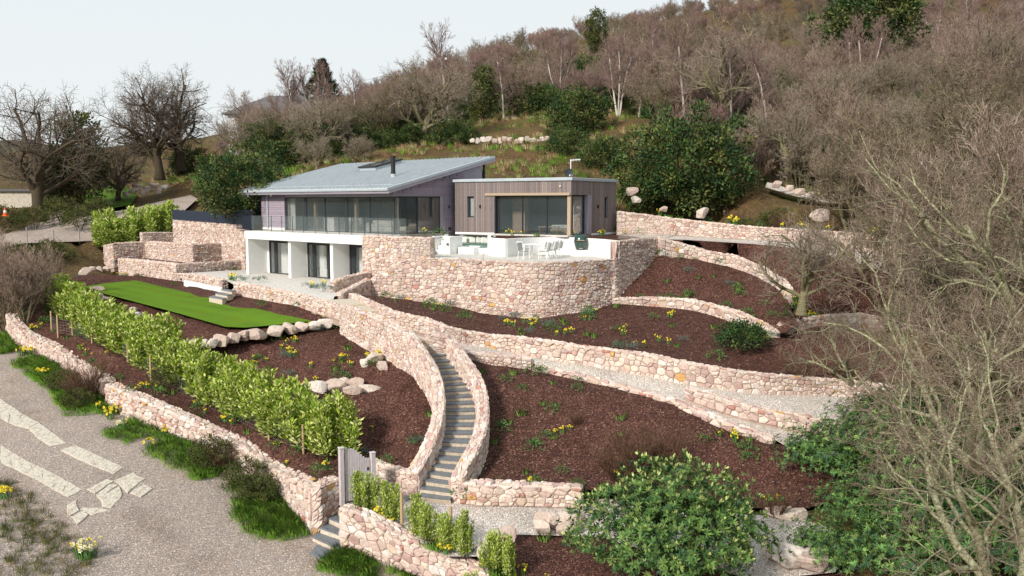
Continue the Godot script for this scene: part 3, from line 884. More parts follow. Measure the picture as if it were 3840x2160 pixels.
	sheet("upper_bed", [Vector3(8.81, 8.73, -51.37), Vector3(10.07, 8.40, -51.64), Vector3(11.73, 7.94, -51.33), Vector3(13.36, 7.63, -50.15), Vector3(14.38, 7.14, -48.74), Vector3(14.90, 6.47, -46.56), Vector3(14.76, 5.95, -44.91), Vector3(14.43, 5.20, -42.04), Vector3(14.37, 4.90, -42.77), Vector3(16.03, 5.01, -43.75), Vector3(17.80, 5.14, -43.27), Vector3(19.33, 4.87, -42.81), Vector3(20.83, 4.53, -42.56), Vector3(21.96, 4.43, -41.47), Vector3(21.48, 5.40, -33.52), Vector3(31.01, 6.30, -46.99), Vector3(22.66, 7.26, -40.03), Vector3(21.44, 6.96, -44.06), Vector3(20.51, 6.94, -44.28), Vector3(18.71, 7.65, -46.58), Vector3(16.10, 8.32, -48.60), Vector3(14.18, 8.49, -49.82), Vector3(10.36, 8.67, -51.57), Vector3(9.04, 8.67, -52.02)], 0.6, 0.08, M.mulch, patchy)
	sheet("right_bed", [Vector3(-1.90, 1.47, -28.36), Vector3(-1.55, 1.46, -27.94), Vector3(-1.02, 1.49, -27.76), Vector3(-0.10, 1.47, -27.76), Vector3(0.71, 1.45, -27.72), Vector3(2.32, 1.45, -27.54), Vector3(5.34, 1.20, -27.02), Vector3(9.04, 1.10, -26.46), Vector3(11.23, 1.30, -27.19), Vector3(10.84, 1.95, -29.45), Vector3(10.28, 2.25, -29.90), Vector3(9.53, 2.14, -30.45), Vector3(8.71, 2.34, -30.97), Vector3(7.89, 2.54, -31.51), Vector3(7.10, 2.79, -32.41), Vector3(6.22, 3.04, -33.34), Vector3(5.23, 3.19, -33.99), Vector3(4.19, 3.39, -34.55), Vector3(2.67, 3.49, -35.82), Vector3(1.02, 3.64, -36.62), Vector3(0.86, 3.64, -36.92), Vector3(-0.65, 3.84, -36.75), Vector3(-1.96, 4.04, -37.11), Vector3(-2.70, 4.14, -37.47), Vector3(-2.68, 4.23, -36.20), Vector3(-2.22, 3.89, -35.37), Vector3(-1.82, 3.55, -34.61), Vector3(-1.48, 3.20, -34.06), Vector3(-1.16, 2.86, -33.21), Vector3(-0.99, 2.51, -32.23), Vector3(-0.93, 2.17, -31.22), Vector3(-0.97, 1.83, -30.11), Vector3(-1.19, 1.48, -28.95), Vector3(-1.50, 1.14, -28.20), Vector3(-1.70, 0.79, -27.74)], 0.5, 0.08, M.mulch, patchy)
	sheet("gravel_path", [Vector3(-3.08, 4.74, -38.37), Vector3(-1.36, 4.34, -38.69), Vector3(1.05, 3.99, -37.93), Vector3(3.31, 3.79, -37.04), Vector3(5.50, 3.54, -36.10), Vector3(7.72, 3.29, -35.14), Vector3(10.25, 2.99, -34.97), Vector3(13.88, 2.69, -35.79), Vector3(16.88, 2.39, -34.90), Vector3(16.36, 2.00, -32.40), Vector3(11.47, 1.90, -29.61), Vector3(10.02, 2.15, -29.12), Vector3(9.59, 2.29, -30.54), Vector3(8.76, 2.49, -31.05), Vector3(7.95, 2.69, -31.58), Vector3(7.17, 2.92, -32.48), Vector3(6.28, 3.13, -33.42), Vector3(5.28, 3.25, -34.08), Vector3(4.25, 3.43, -34.63), Vector3(2.72, 3.60, -35.90), Vector3(1.06, 3.78, -36.71), Vector3(0.83, 4.06, -37.14), Vector3(-0.63, 4.24, -36.97), Vector3(-1.88, 4.31, -37.31), Vector3(-2.60, 4.45, -37.67)], 0.6, 0.03, M.gravel, patchy)
	sheet("drive", [Vector3(6.94, 8.74, -56.58), Vector3(8.69, 8.91, -56.33), Vector3(10.68, 8.77, -55.79), Vector3(13.01, 8.66, -54.67), Vector3(15.19, 8.57, -53.38), Vector3(17.34, 8.57, -51.67), Vector3(19.84, 8.19, -49.47), Vector3(21.94, 7.81, -47.48), Vector3(22.12, 7.14, -44.84), Vector3(21.44, 6.96, -44.06), Vector3(20.51, 6.94, -44.28), Vector3(18.71, 7.65, -46.58), Vector3(16.10, 8.32, -48.60), Vector3(14.18, 8.49, -49.82), Vector3(10.36, 8.67, -51.57), Vector3(9.01, 8.67, -52.13), Vector3(7.63, 8.70, -52.65)], 0.7, 0.02, M.gravel, patchy)
	sheet("driveway", [Vector3(-35.48, 7.65, -72.82), Vector3(-39.67, 7.61, -69.47), Vector3(-43.42, 6.84, -67.19), Vector3(-49.13, 7.84, -73.01), Vector3(-45.18, 8.09, -75.52), Vector3(-45.07, 8.51, -79.06), Vector3(-45.84, 9.35, -83.21), Vector3(-49.73, 11.09, -93.61), Vector3(-56.13, 12.21, -103.79), Vector3(-54.93, 12.41, -104.44), Vector3(-45.78, 10.38, -90.03), Vector3(-41.90, 9.39, -85.26), Vector3(-38.12, 10.29, -85.92), Vector3(-36.49, 11.00, -88.80), Vector3(-34.30, 11.72, -91.80), Vector3(-30.93, 11.27, -84.52), Vector3(-30.10, 9.37, -76.28), Vector3(-33.31, 8.95, -74.93)], 0.8, 0.06, M.lane, dusty)
	sheet("far_lawn", [Vector3(-45.52, 10.19, -87.91), Vector3(-42.86, 9.84, -87.02), Vector3(-39.32, 10.72, -88.67), Vector3(-41.57, 11.67, -95.33), Vector3(-48.57, 13.20, -107.54), Vector3(-52.23, 12.43, -105.81), Vector3(-49.09, 11.32, -96.20)], 1.2, 0.05, M.lawn, func(p: Vector2) -> Color:
		var k := 0.62 + 0.15 * tone.get_noise_2d(p.x, p.y)
		return Color(k, k, k))
	sheet("upper_path", [Vector3(19.04, 12.42, -64.24), Vector3(20.30, 11.86, -62.59), Vector3(21.79, 11.31, -61.03), Vector3(23.88, 10.94, -59.16), Vector3(23.36, 10.62, -57.86), Vector3(21.26, 10.94, -59.52), Vector3(19.69, 11.48, -61.11), Vector3(18.41, 12.01, -62.55)], 0.8, 0.03, M.gravel, patchy)
	sheet("tier_bed", [Vector3(-31.40, 6.15, -68.62), Vector3(-28.30, 6.15, -65.82), Vector3(-24.31, 6.15, -62.00), Vector3(-20.72, 6.15, -66.10), Vector3(-22.76, 6.25, -67.95), Vector3(-24.57, 6.25, -65.87), Vector3(-30.57, 6.25, -71.37), Vector3(-32.41, 6.25, -69.48), Vector3(-33.75, 6.25, -70.76)], 0.8, 0.06, M.mulch, patchy)
	sheet("tier_bed", [Vector3(-30.40, 7.25, -71.52), Vector3(-24.48, 7.25, -66.08), Vector3(-22.92, 7.25, -68.10), Vector3(-20.60, 7.20, -65.60), Vector3(-20.35, 7.30, -65.26), Vector3(-24.55, 7.30, -69.16), Vector3(-28.85, 7.30, -73.06)], 0.8, 0.06, M.mulch, patchy)
	sheet("planter_bed", [Vector3(-4.21, 8.70, -56.64), Vector3(-3.04, 8.70, -59.55), Vector3(-1.58, 8.70, -57.93), Vector3(-0.40, 8.70, -50.38), Vector3(0.33, 8.70, -51.60), Vector3(1.32, 8.70, -52.67), Vector3(2.32, 8.70, -53.11), Vector3(3.36, 8.70, -52.89), Vector3(4.33, 8.70, -51.81), Vector3(5.30, 8.70, -49.99), Vector3(5.81, 8.70, -48.28), Vector3(8.30, 8.72, -51.50), Vector3(7.40, 8.75, -57.00), Vector3(5.81, 8.78, -55.78), Vector3(3.35, 8.78, -52.01), Vector3(-1.36, 8.78, -55.07), Vector3(-3.74, 8.78, -57.09), Vector3(-4.40, 8.75, -55.00), Vector3(-4.60, 8.75, -49.40)], 0.6, 0.03, M.mulch, patchy)
	# ---- the hillside under and round everything, dropped below the sheets laid on it
	var xs := []
	var x := -170.0
	while x < 170:
		xs.append(x)
		x += 0.8 if absf(x) < 14 else (1.4 if absf(x) < 45 else 3.0)
	var zs := []
	var z := -215.0
	while z < 45:
		zs.append(z)
		z += 0.8 if z > -44 and z < -21 else (1.4 if z > -95 and z < -15 else 3.0)
	var rims := []
	for s in sheets:
		rims.append_array(s[3])
	var cuts := [[PackedVector2Array([Vector2(-6.53, -26.89), Vector2(-6.27, -27.16), Vector2(-5.99, -27.79), Vector2(-5.70, -27.97), Vector2(-5.44, -28.68), Vector2(-4.91, -27.92), Vector2(-5.35, -27.51), Vector2(-5.70, -27.52), Vector2(-5.40, -25.85), Vector2(-6.37, -26.34)]), -0.1], [PackedVector2Array([Vector2(-34, -70.6), Vector2(-24.3, -61.4), Vector2(-18.6, -55.3), Vector2(-19, -66), Vector2(-28.9, -73.4), Vector2(-31, -71.5)]), 5.0], [PackedVector2Array([Vector2(-19.04, -61.30), Vector2(-8.94, -52.04), Vector2(-3.87, -57.57), Vector2(-13.97, -66.83)]), 5.5], [PackedVector2Array([Vector2(-20.34, -65.21), Vector2(-7.07, -53.05), Vector2(-0.99, -59.68), Vector2(-14.26, -71.84)]), 8.4],
		[PackedVector2Array([Vector2(-4.75, -56.08), Vector2(3.63, -50.64), Vector2(8.04, -57.43), Vector2(-0.34, -62.88)]), 8.6], [PackedVector2Array([Vector2(-4.96, -49.59), Vector2(-3.05, -47.90), Vector2(1.14, -45.33), Vector2(5.65, -47.54), Vector2(6.98, -55.21), Vector2(5.63, -52.91), Vector2(2.37, -54.04), Vector2(-0.32, -51.82), Vector2(-1.66, -60.48), Vector2(-5.66, -60.48)]), 7.3],
		[PackedVector2Array([Vector2(-10.15, -56.32), Vector2(-4.93, -52.57), Vector2(-0.87, -49.29), Vector2(5.77, -49.29), Vector2(8.84, -52.57), Vector2(9.70, -57.69), Vector2(3.08, -59.13), Vector2(-6.07, -69.52), Vector2(-11.41, -72.72)]), 8.55]]
	var hs := []
	var rough := blotch(9, 0.08)
	var cells := {}
	for r in rims:
		var key := Vector2i(floori(r.x / 8.0), floori(r.z / 8.0))
		if not cells.has(key): cells[key] = []
		cells[key].append(r)
	for a in xs:
		var col := PackedFloat32Array()
		for b in zs:
			var y := land(a, b) + rough.get_noise_2d(a, b) * 0.5
			var near := 1e9
			var low := 1e9
			var sum := 0.0
			var wt := 0.0
			var key := Vector2i(floori(a / 8.0), floori(b / 8.0))
			for dx in range(-1, 2):
				for dz in range(-1, 2):
					for r in cells.get(key + Vector2i(dx, dz), []):
						var d2: float = (a - r.x) * (a - r.x) + (b - r.z) * (b - r.z)
						near = minf(near, d2)
						if d2 < 5.3: low = minf(low, r.y)
						var k := 1.0 / (d2 * d2 + 0.01)
						sum += k * r.y
						wt += k
			if near < 49.0: y = lerpf(sum / wt - 0.06, y, smoothstep(0.0, 7.0, sqrt(near)))
			if near < 2.6: y = minf(y, low - 0.06)
			for c in cuts:
				if Geometry2D.is_point_in_polygon(Vector2(a, b), c[0]): y = minf(y, c[1])
			for s in sheets:
				if a > s[2].position.x and a < s[2].end.x and b > s[2].position.y and b < s[2].end.y and Geometry2D.is_point_in_polygon(Vector2(a, b), s[0]):
					y = minf(y, minf(low - 0.12, spread_height(Vector2(a, b), s[1]) - clampf(sqrt(near) * 0.3, 0.13, 0.6)))
			col.append(y)
		hs.append(col)
	var g := Shape.new()
	var heath := func(a: float, b: float, y: float) -> Color:
		var t := tone.get_noise_2d(a, b)
		var u := fine.get_noise_2d(a * 0.6, b * 0.6)
		var c := Color(0.66, 0.60, 0.52).lerp(Color(0.78, 0.60, 0.49), clampf(t * 2.0, 0, 1))
		c = c.lerp(Color(0.55, 0.78, 0.30), clampf(u * 1.8 - 0.1, 0, 0.9) * clampf(1.0 - t * 2.0, 0, 1))
		return c * (0.9 + 0.25 * u)
	var cell := func(i: int, j: int) -> Vector3: return Vector3(xs[i], hs[i][j], zs[j])
	for i in xs.size() - 1:
		for j in zs.size() - 1:
			var q := [cell.call(i, j), cell.call(i, j + 1), cell.call(i + 1, j + 1), cell.call(i + 1, j)]
			var nm := []
			for k in [[i, j], [i, j + 1], [i + 1, j + 1], [i + 1, j]]:
				var l := clampi(k[0], 1, xs.size() - 2)
				var m := clampi(k[1], 1, zs.size() - 2)
				nm.append(Vector3(-(hs[l + 1][m] - hs[l - 1][m]) / (xs[l + 1] - xs[l - 1]), 1, -(hs[l][m + 1] - hs[l][m - 1]) / (zs[m + 1] - zs[m - 1])).normalized())
			for t in [[0, 1, 2], [0, 2, 3]]:
				for k in [t[0], t[2], t[1]]:
					g.v.append(q[k]); g.n.append(nm[k]); g.c.append(heath.call(q[k].x, q[k].z, q[k].y))
	struct("hillside", g, M.soil)
	# ---- the country beyond: a plain to the horizon, hills behind on the left and across the water behind the camera
	var far := Shape.new()
	far.col = Color(0.15, 0.16, 0.09)
	far.quad(Vector3(-3000, -8, 3000), Vector3(3000, -8, 3000), Vector3(3000, -8, -3000), Vector3(-3000, -8, -3000))
	struct("plain", far, M.hill)
	var sea := Shape.new()
	sea.quad(Vector3(-3000, -6, 2500), Vector3(-230, -6, 2500), Vector3(-230, -6, -420), Vector3(-3000, -6, -420))
	struct("sea", sea, M.sea)
	var hill := func(cx: float, cz: float, rx: float, rz: float, h: float, c: Color, sd: int) -> void:
		var s := Shape.new()
		var f := blotch(sd, 0.9)
		var nx := 26
		var grid := []
		for i in nx + 1:
			var row := []
			for j in nx + 1:
				var u := i * 2.0 / nx - 1
				var w := j * 2.0 / nx - 1
				var d := clampf(1.0 - u * u - w * w, 0, 1)
				row.append(Vector3(cx + u * rx, -9 + h * pow(d, 0.8) * (1.0 + 0.45 * f.get_noise_2d(u * 2, w * 2)), cz + w * rz))
			grid.append(row)
		for i in nx:
			for j in nx:
				s.col = c * (1.0 + 0.3 * f.get_noise_2d(i * 0.4, j * 0.4))
				s.quad(grid[i][j], grid[i][j + 1], grid[i + 1][j + 1], grid[i + 1][j])
		struct("hills", s, M.hill)
	hill.call(-330.0, -560.0, 330.0, 190.0, 56.0, Color(0.11, 0.105, 0.075), 1)
	hill.call(-150.0, -420.0, 160.0, 120.0, 34.0, Color(0.11, 0.105, 0.075), 2)
	hill.call(-1700.0, -250.0, 420.0, 1100.0, 58.0, Color(0.13, 0.13, 0.09), 3)
	hill.call(-1500.0, 900.0, 500.0, 800.0, 62.0, Color(0.13, 0.13, 0.09), 4)


func make_walls() -> void:
	# ---- along the lane
	stone_wall("lane_wall", "long pale rubble wall along the lane below the laurel hedge", "", [[-18.74, -38.71, 1.50, 2.53], [-16.16, -36.39, 1.30, 2.39], [-13.47, -34.46, 1.00, 2.00], [-11.00, -32.87, 0.60, 1.51], [-10.53, -32.50, 0.45, 1.40], [-8.63, -30.48, 0.20, 1.10], [-7.49, -28.62, 0.05, 1.37], [-6.59, -27.15, 0.00, 1.61]], {"size": 0.24, "thick": 0.6, "proud": 0.08, "smooth": false})
	stone_wall("lane_wall", "rough overgrown end of the lane wall under the bare trees", "", [[-29.41, -49.28, 3.20, 4.45], [-27.60, -47.36, 2.75, 3.73], [-25.58, -46.06, 2.35, 3.27], [-23.71, -44.54, 2.10, 2.95], [-22.51, -43.54, 1.95, 2.64], [-20.40, -41.20, 1.75, 2.50], [-19.30, -39.60, 1.60, 2.50]], {"size": 0.24, "thick": 0.6, "proud": 0.08})
	stone_wall("gate_pillar_wall", "short stone wall returning from the lane to the wooden gate", "", [[-6.54, -27.13, 0.00, 1.43], [-6.25, -27.07, 0.25, 1.67], [-6.00, -27.53, 0.50, 1.68], [-5.69, -27.83, 0.85, 1.68]], {"size": 0.23, "thick": 0.5, "proud": 0.06, "smooth": false})
	stone_wall("lower_lane_wall", "stone wall under the short young hedge right of the gate steps", "", [[-5.40, -25.89, 0.00, 1.40], [-4.52, -25.52, -0.15, 1.26], [-3.50, -24.93, -0.35, 0.94], [-2.20, -24.06, -0.60, 0.71], [-0.76, -22.93, -0.90, 0.55], [0.30, -22.06, -1.10, 0.39]], {"size": 0.24, "thick": 0.45, "proud": 0.07, "smooth": false})
	# ---- gate corner and the foot of the steps
	stone_wall("gate_side_wall", "low stone wall between the wooden gate and the foot of the steps", "", [[-5.41, -30.83, 0.90, 1.41], [-4.74, -29.75, 0.90, 1.57], [-3.95, -28.93, 0.90, 1.62], [-3.29, -28.54, 0.90, 1.58]], {"thick": 0.35, "back": false})
	stone_wall("foot_wall", "low wall of large stones right of the foot of the steps, facing the gravel", "", [[-2.13, -28.15, 0.90, 1.57], [-1.71, -27.69, 0.90, 1.56], [-1.06, -27.46, 0.90, 1.59], [-0.11, -27.46, 0.90, 1.57], [0.68, -27.42, 0.90, 1.55], [2.28, -27.24, 0.90, 1.55]], {"size": 0.25, "thick": 0.5, "proud": 0.08})
	# ---- flanks of the winding steps
	stone_wall("step_wall", "curved stone wall on the left side of the winding steps", "walls of the winding steps", [[-8.50, -41.80, 4.40, 5.85], [-7.60, -40.20, 4.30, 5.85], [-6.60, -38.60, 4.15, 5.80], [-5.90, -37.60, 4.00, 5.70], [-5.20, -36.60, 3.90, 5.55], [-4.44, -35.22, 3.78, 5.43], [-3.99, -34.41, 3.44, 5.07], [-3.57, -33.62, 3.10, 4.70], [-3.29, -33.18, 2.75, 4.33], [-3.10, -32.70, 2.41, 3.96], [-2.99, -32.00, 2.06, 3.59], [-2.94, -31.20, 1.72, 3.23], [-2.97, -30.32, 1.38, 2.86], [-3.12, -29.49, 1.03, 2.49], [-3.34, -28.99, 0.69, 2.12], [-3.58, -28.43, 0.34, 1.76]], {"thick": 0.42, "back": true, "proud": 0.05, "size": 0.19})
	stone_wall("step_wall", "curved stone wall on the right side of the winding steps", "walls of the winding steps", [[-1.65, -27.72, 0.34, 1.75], [-1.45, -28.19, 0.69, 2.10], [-1.14, -28.94, 1.03, 2.46], [-0.92, -30.10, 1.38, 2.81], [-0.88, -31.23, 1.72, 3.16], [-0.94, -32.23, 2.06, 3.52], [-1.11, -33.22, 2.41, 3.87], [-1.43, -34.08, 2.75, 4.22], [-1.78, -34.63, 3.10, 4.58], [-2.18, -35.40, 3.44, 4.93], [-2.64, -36.22, 3.78, 5.28], [-3.25, -36.05, 4.08, 5.43], [-3.35, -36.80, 4.08, 5.48]], {"thick": 0.42, "back": true, "proud": 0.05, "size": 0.19})
	# ---- garden walls between the beds
	stone_wall("path_wall", "long stone wall between the terrace bed and the gravel path", "", [[-8.90, -46.30, 5.40, 5.95], [-8.00, -44.30, 5.40, 5.92], [-7.10, -42.40, 5.30, 5.88], [-6.40, -41.10, 5.25, 5.82], [-5.75, -39.86, 5.20, 5.77], [-4.17, -39.01, 4.90, 5.57], [-3.07, -38.29, 4.70, 5.32], [-1.37, -38.61, 4.30, 4.89], [1.02, -37.85, 3.95, 4.77], [3.28, -36.97, 3.75, 4.57], [5.46, -36.03, 3.50, 4.48], [7.70, -35.06, 3.25, 4.17], [10.26, -34.90, 2.95, 3.82], [13.88, -35.71, 2.65, 3.34], [16.86, -34.82, 2.35, 3.13]], {"thick": 0.4, "size": 0.21})
	stone_wall("path_wall", "stone wall from the right of the steps carrying the gravel path", "", [[-2.74, -37.40, 4.10, 4.51], [-1.98, -37.03, 4.00, 4.37], [-0.65, -36.67, 3.80, 4.30], [0.86, -36.84, 3.60, 4.12]], {"thick": 0.4, "size": 0.21})
	stone_wall("path_wall", "low kerb of pale stones between the gravel path and the right mulch bed", "", [[0.93, -36.44, 3.60, 3.84], [2.56, -35.65, 3.45, 3.66], [4.07, -34.39, 3.35, 3.49], [5.13, -33.82, 3.15, 3.31], [6.09, -33.19, 3.00, 3.19], [6.95, -32.28, 2.75, 2.98], [7.75, -31.36, 2.50, 2.75], [8.60, -30.80, 2.30, 2.55], [9.43, -30.28, 2.10, 2.35]], {"thick": 0.4, "size": 0.35, "proud": 0.08})
	stone_wall("path_wall", "low stone wall splitting the gravel path in two beside the bare tree", "", [[6.85, -33.37, 3.20, 3.55], [8.00, -32.40, 2.85, 3.42], [9.35, -31.75, 2.60, 3.11], [10.74, -31.35, 2.40, 2.91], [12.58, -30.98, 2.20, 2.70], [13.98, -30.80, 2.10, 2.55]], {"thick": 0.4, "size": 0.23})
	stone_wall("bed_wall", "curved dry stone wall at the top of the mulch slope beside the terrace", "dry stone walls across the mulch slope", [[8.87, -51.07, 7.72, 8.83], [10.07, -51.34, 7.60, 8.50], [11.61, -51.06, 7.34, 8.04], [13.15, -49.94, 6.99, 7.73], [14.10, -48.62, 6.60, 7.24], [14.60, -46.53, 6.13, 6.57], [14.47, -44.93, 5.80, 6.05]], {"thick": 0.5, "size": 0.24, "proud": 0.07})
	stone_wall("bed_wall", "curved dry stone wall across the middle of the mulch slope", "dry stone walls across the mulch slope", [[5.66, -47.48, 5.25, 5.51], [7.51, -47.49, 5.10, 5.58], [9.60, -46.80, 5.00, 5.57], [10.84, -45.81, 4.80, 5.34], [11.64, -43.93, 4.60, 5.19], [12.34, -42.29, 4.40, 4.83], [12.63, -41.24, 4.30, 4.59]], {"thick": 0.5, "size": 0.24, "proud": 0.07})
	stone_wall("bed_wall", "curved dry stone wall partly hidden behind the lichen covered tree", "dry stone walls across the mulch slope", [[13.50, -41.75, 4.45, 4.88], [14.54, -42.52, 4.50, 5.00], [16.07, -43.45, 4.60, 5.11], [17.72, -42.98, 4.60, 5.24], [19.26, -42.52, 4.50, 4.97], [20.69, -42.29, 4.30, 4.63], [21.75, -41.25, 4.20, 4.53]], {"thick": 0.5, "size": 0.26, "proud": 0.07})
	stone_wall("drive_wall", "long stone wall behind the drive right of the timber wing", "", [[6.96, -56.77, 8.73, 10.31], [8.69, -56.33, 8.91, 10.11], [10.68, -55.79, 8.77, 9.83], [13.01, -54.67, 8.66, 9.57], [15.19, -53.38, 8.57, 9.36], [17.34, -51.67, 8.57, 9.27], [19.84, -49.47, 8.19, 9.11], [21.94, -47.48, 7.81, 8.82], [22.12, -44.84, 7.14, 8.19]], {"thick": 0.45, "size": 0.23})
	# ---- round the terrace
	stone_wall("terrace_wall", "great curved rubble wall holding up the white terrace", "", [[-8.30, -50.00, 5.00, 6.45], [-7.60, -49.90, 4.90, 6.75], [-7.00, -49.70, 4.80, 7.20], [-6.17, -49.50, 4.60, 7.55], [-5.56, -49.20, 4.50, 7.70], [-3.07, -48.04, 4.40, 7.72], [-1.57, -46.88, 4.30, 7.72], [1.14, -45.29, 4.20, 7.72], [3.76, -46.12, 4.20, 7.72], [5.61, -47.60, 4.40, 7.72], [5.75, -47.55, 4.50, 7.73], [5.82, -47.62, 4.50, 8.72], [7.30, -49.60, 5.20, 8.76], [8.95, -51.70, 6.60, 8.80]], {"level": true, "thick": 0.4, "size": 0.21})
	stone_wall("stub_wall", "short shaded stone wall running back from the landing to the terrace wall", "", [[-9.30, -46.60, 5.20, 5.97], [-8.80, -48.30, 5.20, 6.20], [-8.30, -50.00, 5.20, 6.45]], {"thick": 0.35, "smooth": false})
	stone_wall("patio_stub_wall", "short stone wall curving down beside the patio at the left end of the terrace wall", "", [[-10.09, -48.44, 5.75, 6.39], [-9.43, -50.17, 5.75, 6.60], [-8.54, -51.43, 5.75, 6.71]], {"thick": 0.35, "size": 0.19})
	stone_wall("house_wall", "stone wall under the balcony between the patio windows and the white terrace steps", "", [[-9.11, -52.02, 5.60, 8.88], [-6.72, -50.22, 5.60, 8.88], [-4.63, -48.81, 5.60, 8.88]], {"level": true, "thick": 0.35, "size": 0.20, "smooth": false})
	# ---- patio front and the stepped walls on the left
	stone_wall("patio_wall", "stone wall along the patio front right of the slate steps", "", [[-16.82, -51.39, 5.30, 6.10], [-11.86, -46.49, 5.25, 5.91], [-9.96, -43.52, 5.20, 5.88], [-8.45, -41.77, 5.10, 5.76]], {"thick": 0.45, "size": 0.20, "smooth": false})
	stone_wall("patio_wall", "stone wall along the lawn left of the slate steps", "", [[-24.04, -61.17, 5.30, 5.83], [-21.18, -57.87, 5.30, 5.94], [-19.05, -55.86, 5.30, 5.84]], {"thick": 0.45, "size": 0.20, "smooth": false})
	stone_wall("tier_wall", "lowest of the stepped stone walls left of the patio", "stepped stone walls left of the house", [[-31.60, -68.40, 5.30, 6.41], [-28.50, -65.60, 5.25, 6.47], [-24.30, -61.70, 5.20, 6.45], [-20.50, -65.90, 5.60, 6.45]], {"thick": 0.45, "size": 0.21, "smooth": false, "flat": 1.7})
	stone_wall("tier_wall", "middle of the stepped stone walls left of the house, behind the lowest", "stepped stone walls left of the house", [[-33.80, -70.70, 5.30, 7.35], [-32.40, -69.40, 5.60, 7.58], [-30.60, -71.30, 5.80, 7.65], [-24.60, -65.80, 5.90, 7.69], [-22.70, -67.90, 6.00, 7.68]], {"thick": 0.45, "size": 0.21, "smooth": false, "flat": 1.7})
	stone_wall("tier_wall", "upper of the stepped stone walls left of the house, beside the clipped laurels", "stepped stone walls left of the house", [[-30.75, -71.15, 6.20, 8.38], [-28.95, -73.10, 6.20, 8.35]], {"thick": 0.45, "size": 0.21, "smooth": false, "flat": 1.7})
	stone_wall("tier_wall", "tall stone wall under the dark fence left of the house", "stepped stone walls left of the house", [[-28.90, -73.00, 6.20, 9.47], [-24.60, -69.10, 6.20, 9.35], [-20.40, -65.20, 5.60, 9.20]], {"thick": 0.4, "size": 0.21, "smooth": false, "level": true})


# ---------------------------------------------------------------- the winding steps
func make_stairs() -> void:
	var nose := [Vector3(-3.54, 4.68, -35.72), Vector3(-3.31, 4.51, -35.35), Vector3(-3.08, 4.34, -34.91), Vector3(-2.86, 4.17, -34.46), Vector3(-2.67, 4.00, -34.13), Vector3(-2.51, 3.82, -33.88), Vector3(-2.36, 3.65, -33.63), Vector3(-2.22, 3.48, -33.33), Vector3(-2.11, 3.31, -32.96), Vector3(-2.02, 3.14, -32.54), Vector3(-1.97, 2.96, -32.12), Vector3(-1.93, 2.79, -31.68), Vector3(-1.91, 2.62, -31.22), Vector3(-1.91, 2.45, -30.73), Vector3(-1.95, 2.28, -30.21), Vector3(-2.02, 2.10, -29.67), Vector3(-2.13, 1.93, -29.22), Vector3(-2.26, 1.76, -28.87), Vector3(-2.40, 1.59, -28.59), Vector3(-2.52, 1.42, -28.33), Vector3(-2.62, 1.24, -28.07), Vector3(-2.68, 1.07, -27.83)]
	var t := thing("garden_steps", "winding flight of blue slate steps between two curved stone walls", "steps", nose[-1])
	var m := nose.size()
	var dirs := []
	for i in m:
		var a: Vector3 = nose[maxi(i - 2, 0)]
		var b: Vector3 = nose[mini(i + 2, m - 1)]
		dirs.append(Vector3(b.x - a.x, 0, b.z - a.z).normalized())
	for i in m:
		# nose[i] is the front of a tread, the list runs from the top down
		var d: Vector3 = dirs[i]
		var side := Vector3(-d.z, 0, d.x)
		var p: Vector3 = nose[i]
		var q: Vector3 = nose[i - 1] if i else p - d * 0.5
		var e: Vector3 = dirs[i - 1] if i else d
		var side2 := Vector3(-e.z, 0, e.x)
		var w := 0.66
		var s := Shape.new()
		var f := [p + side * w, p - side * w]
		var b := [Vector3(q.x, p.y, q.z) + side2 * w - e * 0.02, Vector3(q.x, p.y, q.z) - side2 * w - e * 0.02]
		var dn := Vector3(0, -0.045, 0)
		s.quad(f[0], f[1], b[1], b[0])
		s.quad(f[0] + dn, f[1] + dn, f[1], f[0])
		part("tread", shifted(s, -p), M.slate, t, p - t.position)
		var r := Shape.new()
		r.col = Color(0.95, 0.93, 0.9) * rnd(0.85, 1.1)
		var back := -d * 0.035
		var down := Vector3(0, -0.19 if i < m - 1 else -0.25, 0)
		r.quad(f[0] + dn + down + back, f[1] + dn + down + back, f[1] + dn + back, f[0] + dn + back)
		part("riser", shifted(r, -p), M.pale_step, t, p - t.position)
	# the pale landings above
	var land_ := [Vector3(-3.54, 4.68, -35.72), Vector3(-4.15, 4.83, -36.30), Vector3(-5.00, 4.98, -37.80), Vector3(-6.00, 5.13, -39.20), Vector3(-7.00, 5.30, -40.90), Vector3(-7.90, 5.70, -42.80), Vector3(-9.00, 5.80, -44.80)]
	var t2 := thing("landing_steps", "broad pale stone landings leading from the slate steps up to the patio", "steps", land_[0])
	for i in land_.size() - 1:
		var a: Vector3 = land_[i]
		var b: Vector3 = land_[i + 1]
		var d := Vector3(b.x - a.x, 0, b.z - a.z).normalized()
		var s := Shape.new()
		var len := Vector2(b.x - a.x, b.z - a.z).length() + 0.3
		s.cbox(Transform3D(Basis(Vector3(-d.z, 0, d.x), Vector3.UP, -d).orthonormalized(), Vector3(a.x, b.y - 0.15, a.z) + d * len * 0.5), Vector3(1.5, 0.3, len), 0.02)
		part("landing", shifted(s, -a), M.pale_step, t2, a - t2.position)


func shifted(s: Shape, by: Vector3) -> Shape:
	s.v = Transform3D(Basis(), by) * s.v
	return s


# ---------------------------------------------------------------- the house
var house_at := Transform3D(Basis(Vector3.UP, -0.74176), Vector3(-7.47, 8.90, -54.09))
var wing_at := Transform3D(Basis(Vector3.UP, -0.57596), Vector3(3.61, 8.90, -52.44))


func block(lo: Vector3, hi: Vector3, k := 0.01) -> Shape:
	var s := Shape.new()
	s.ccube(lo, hi, k)
	return s


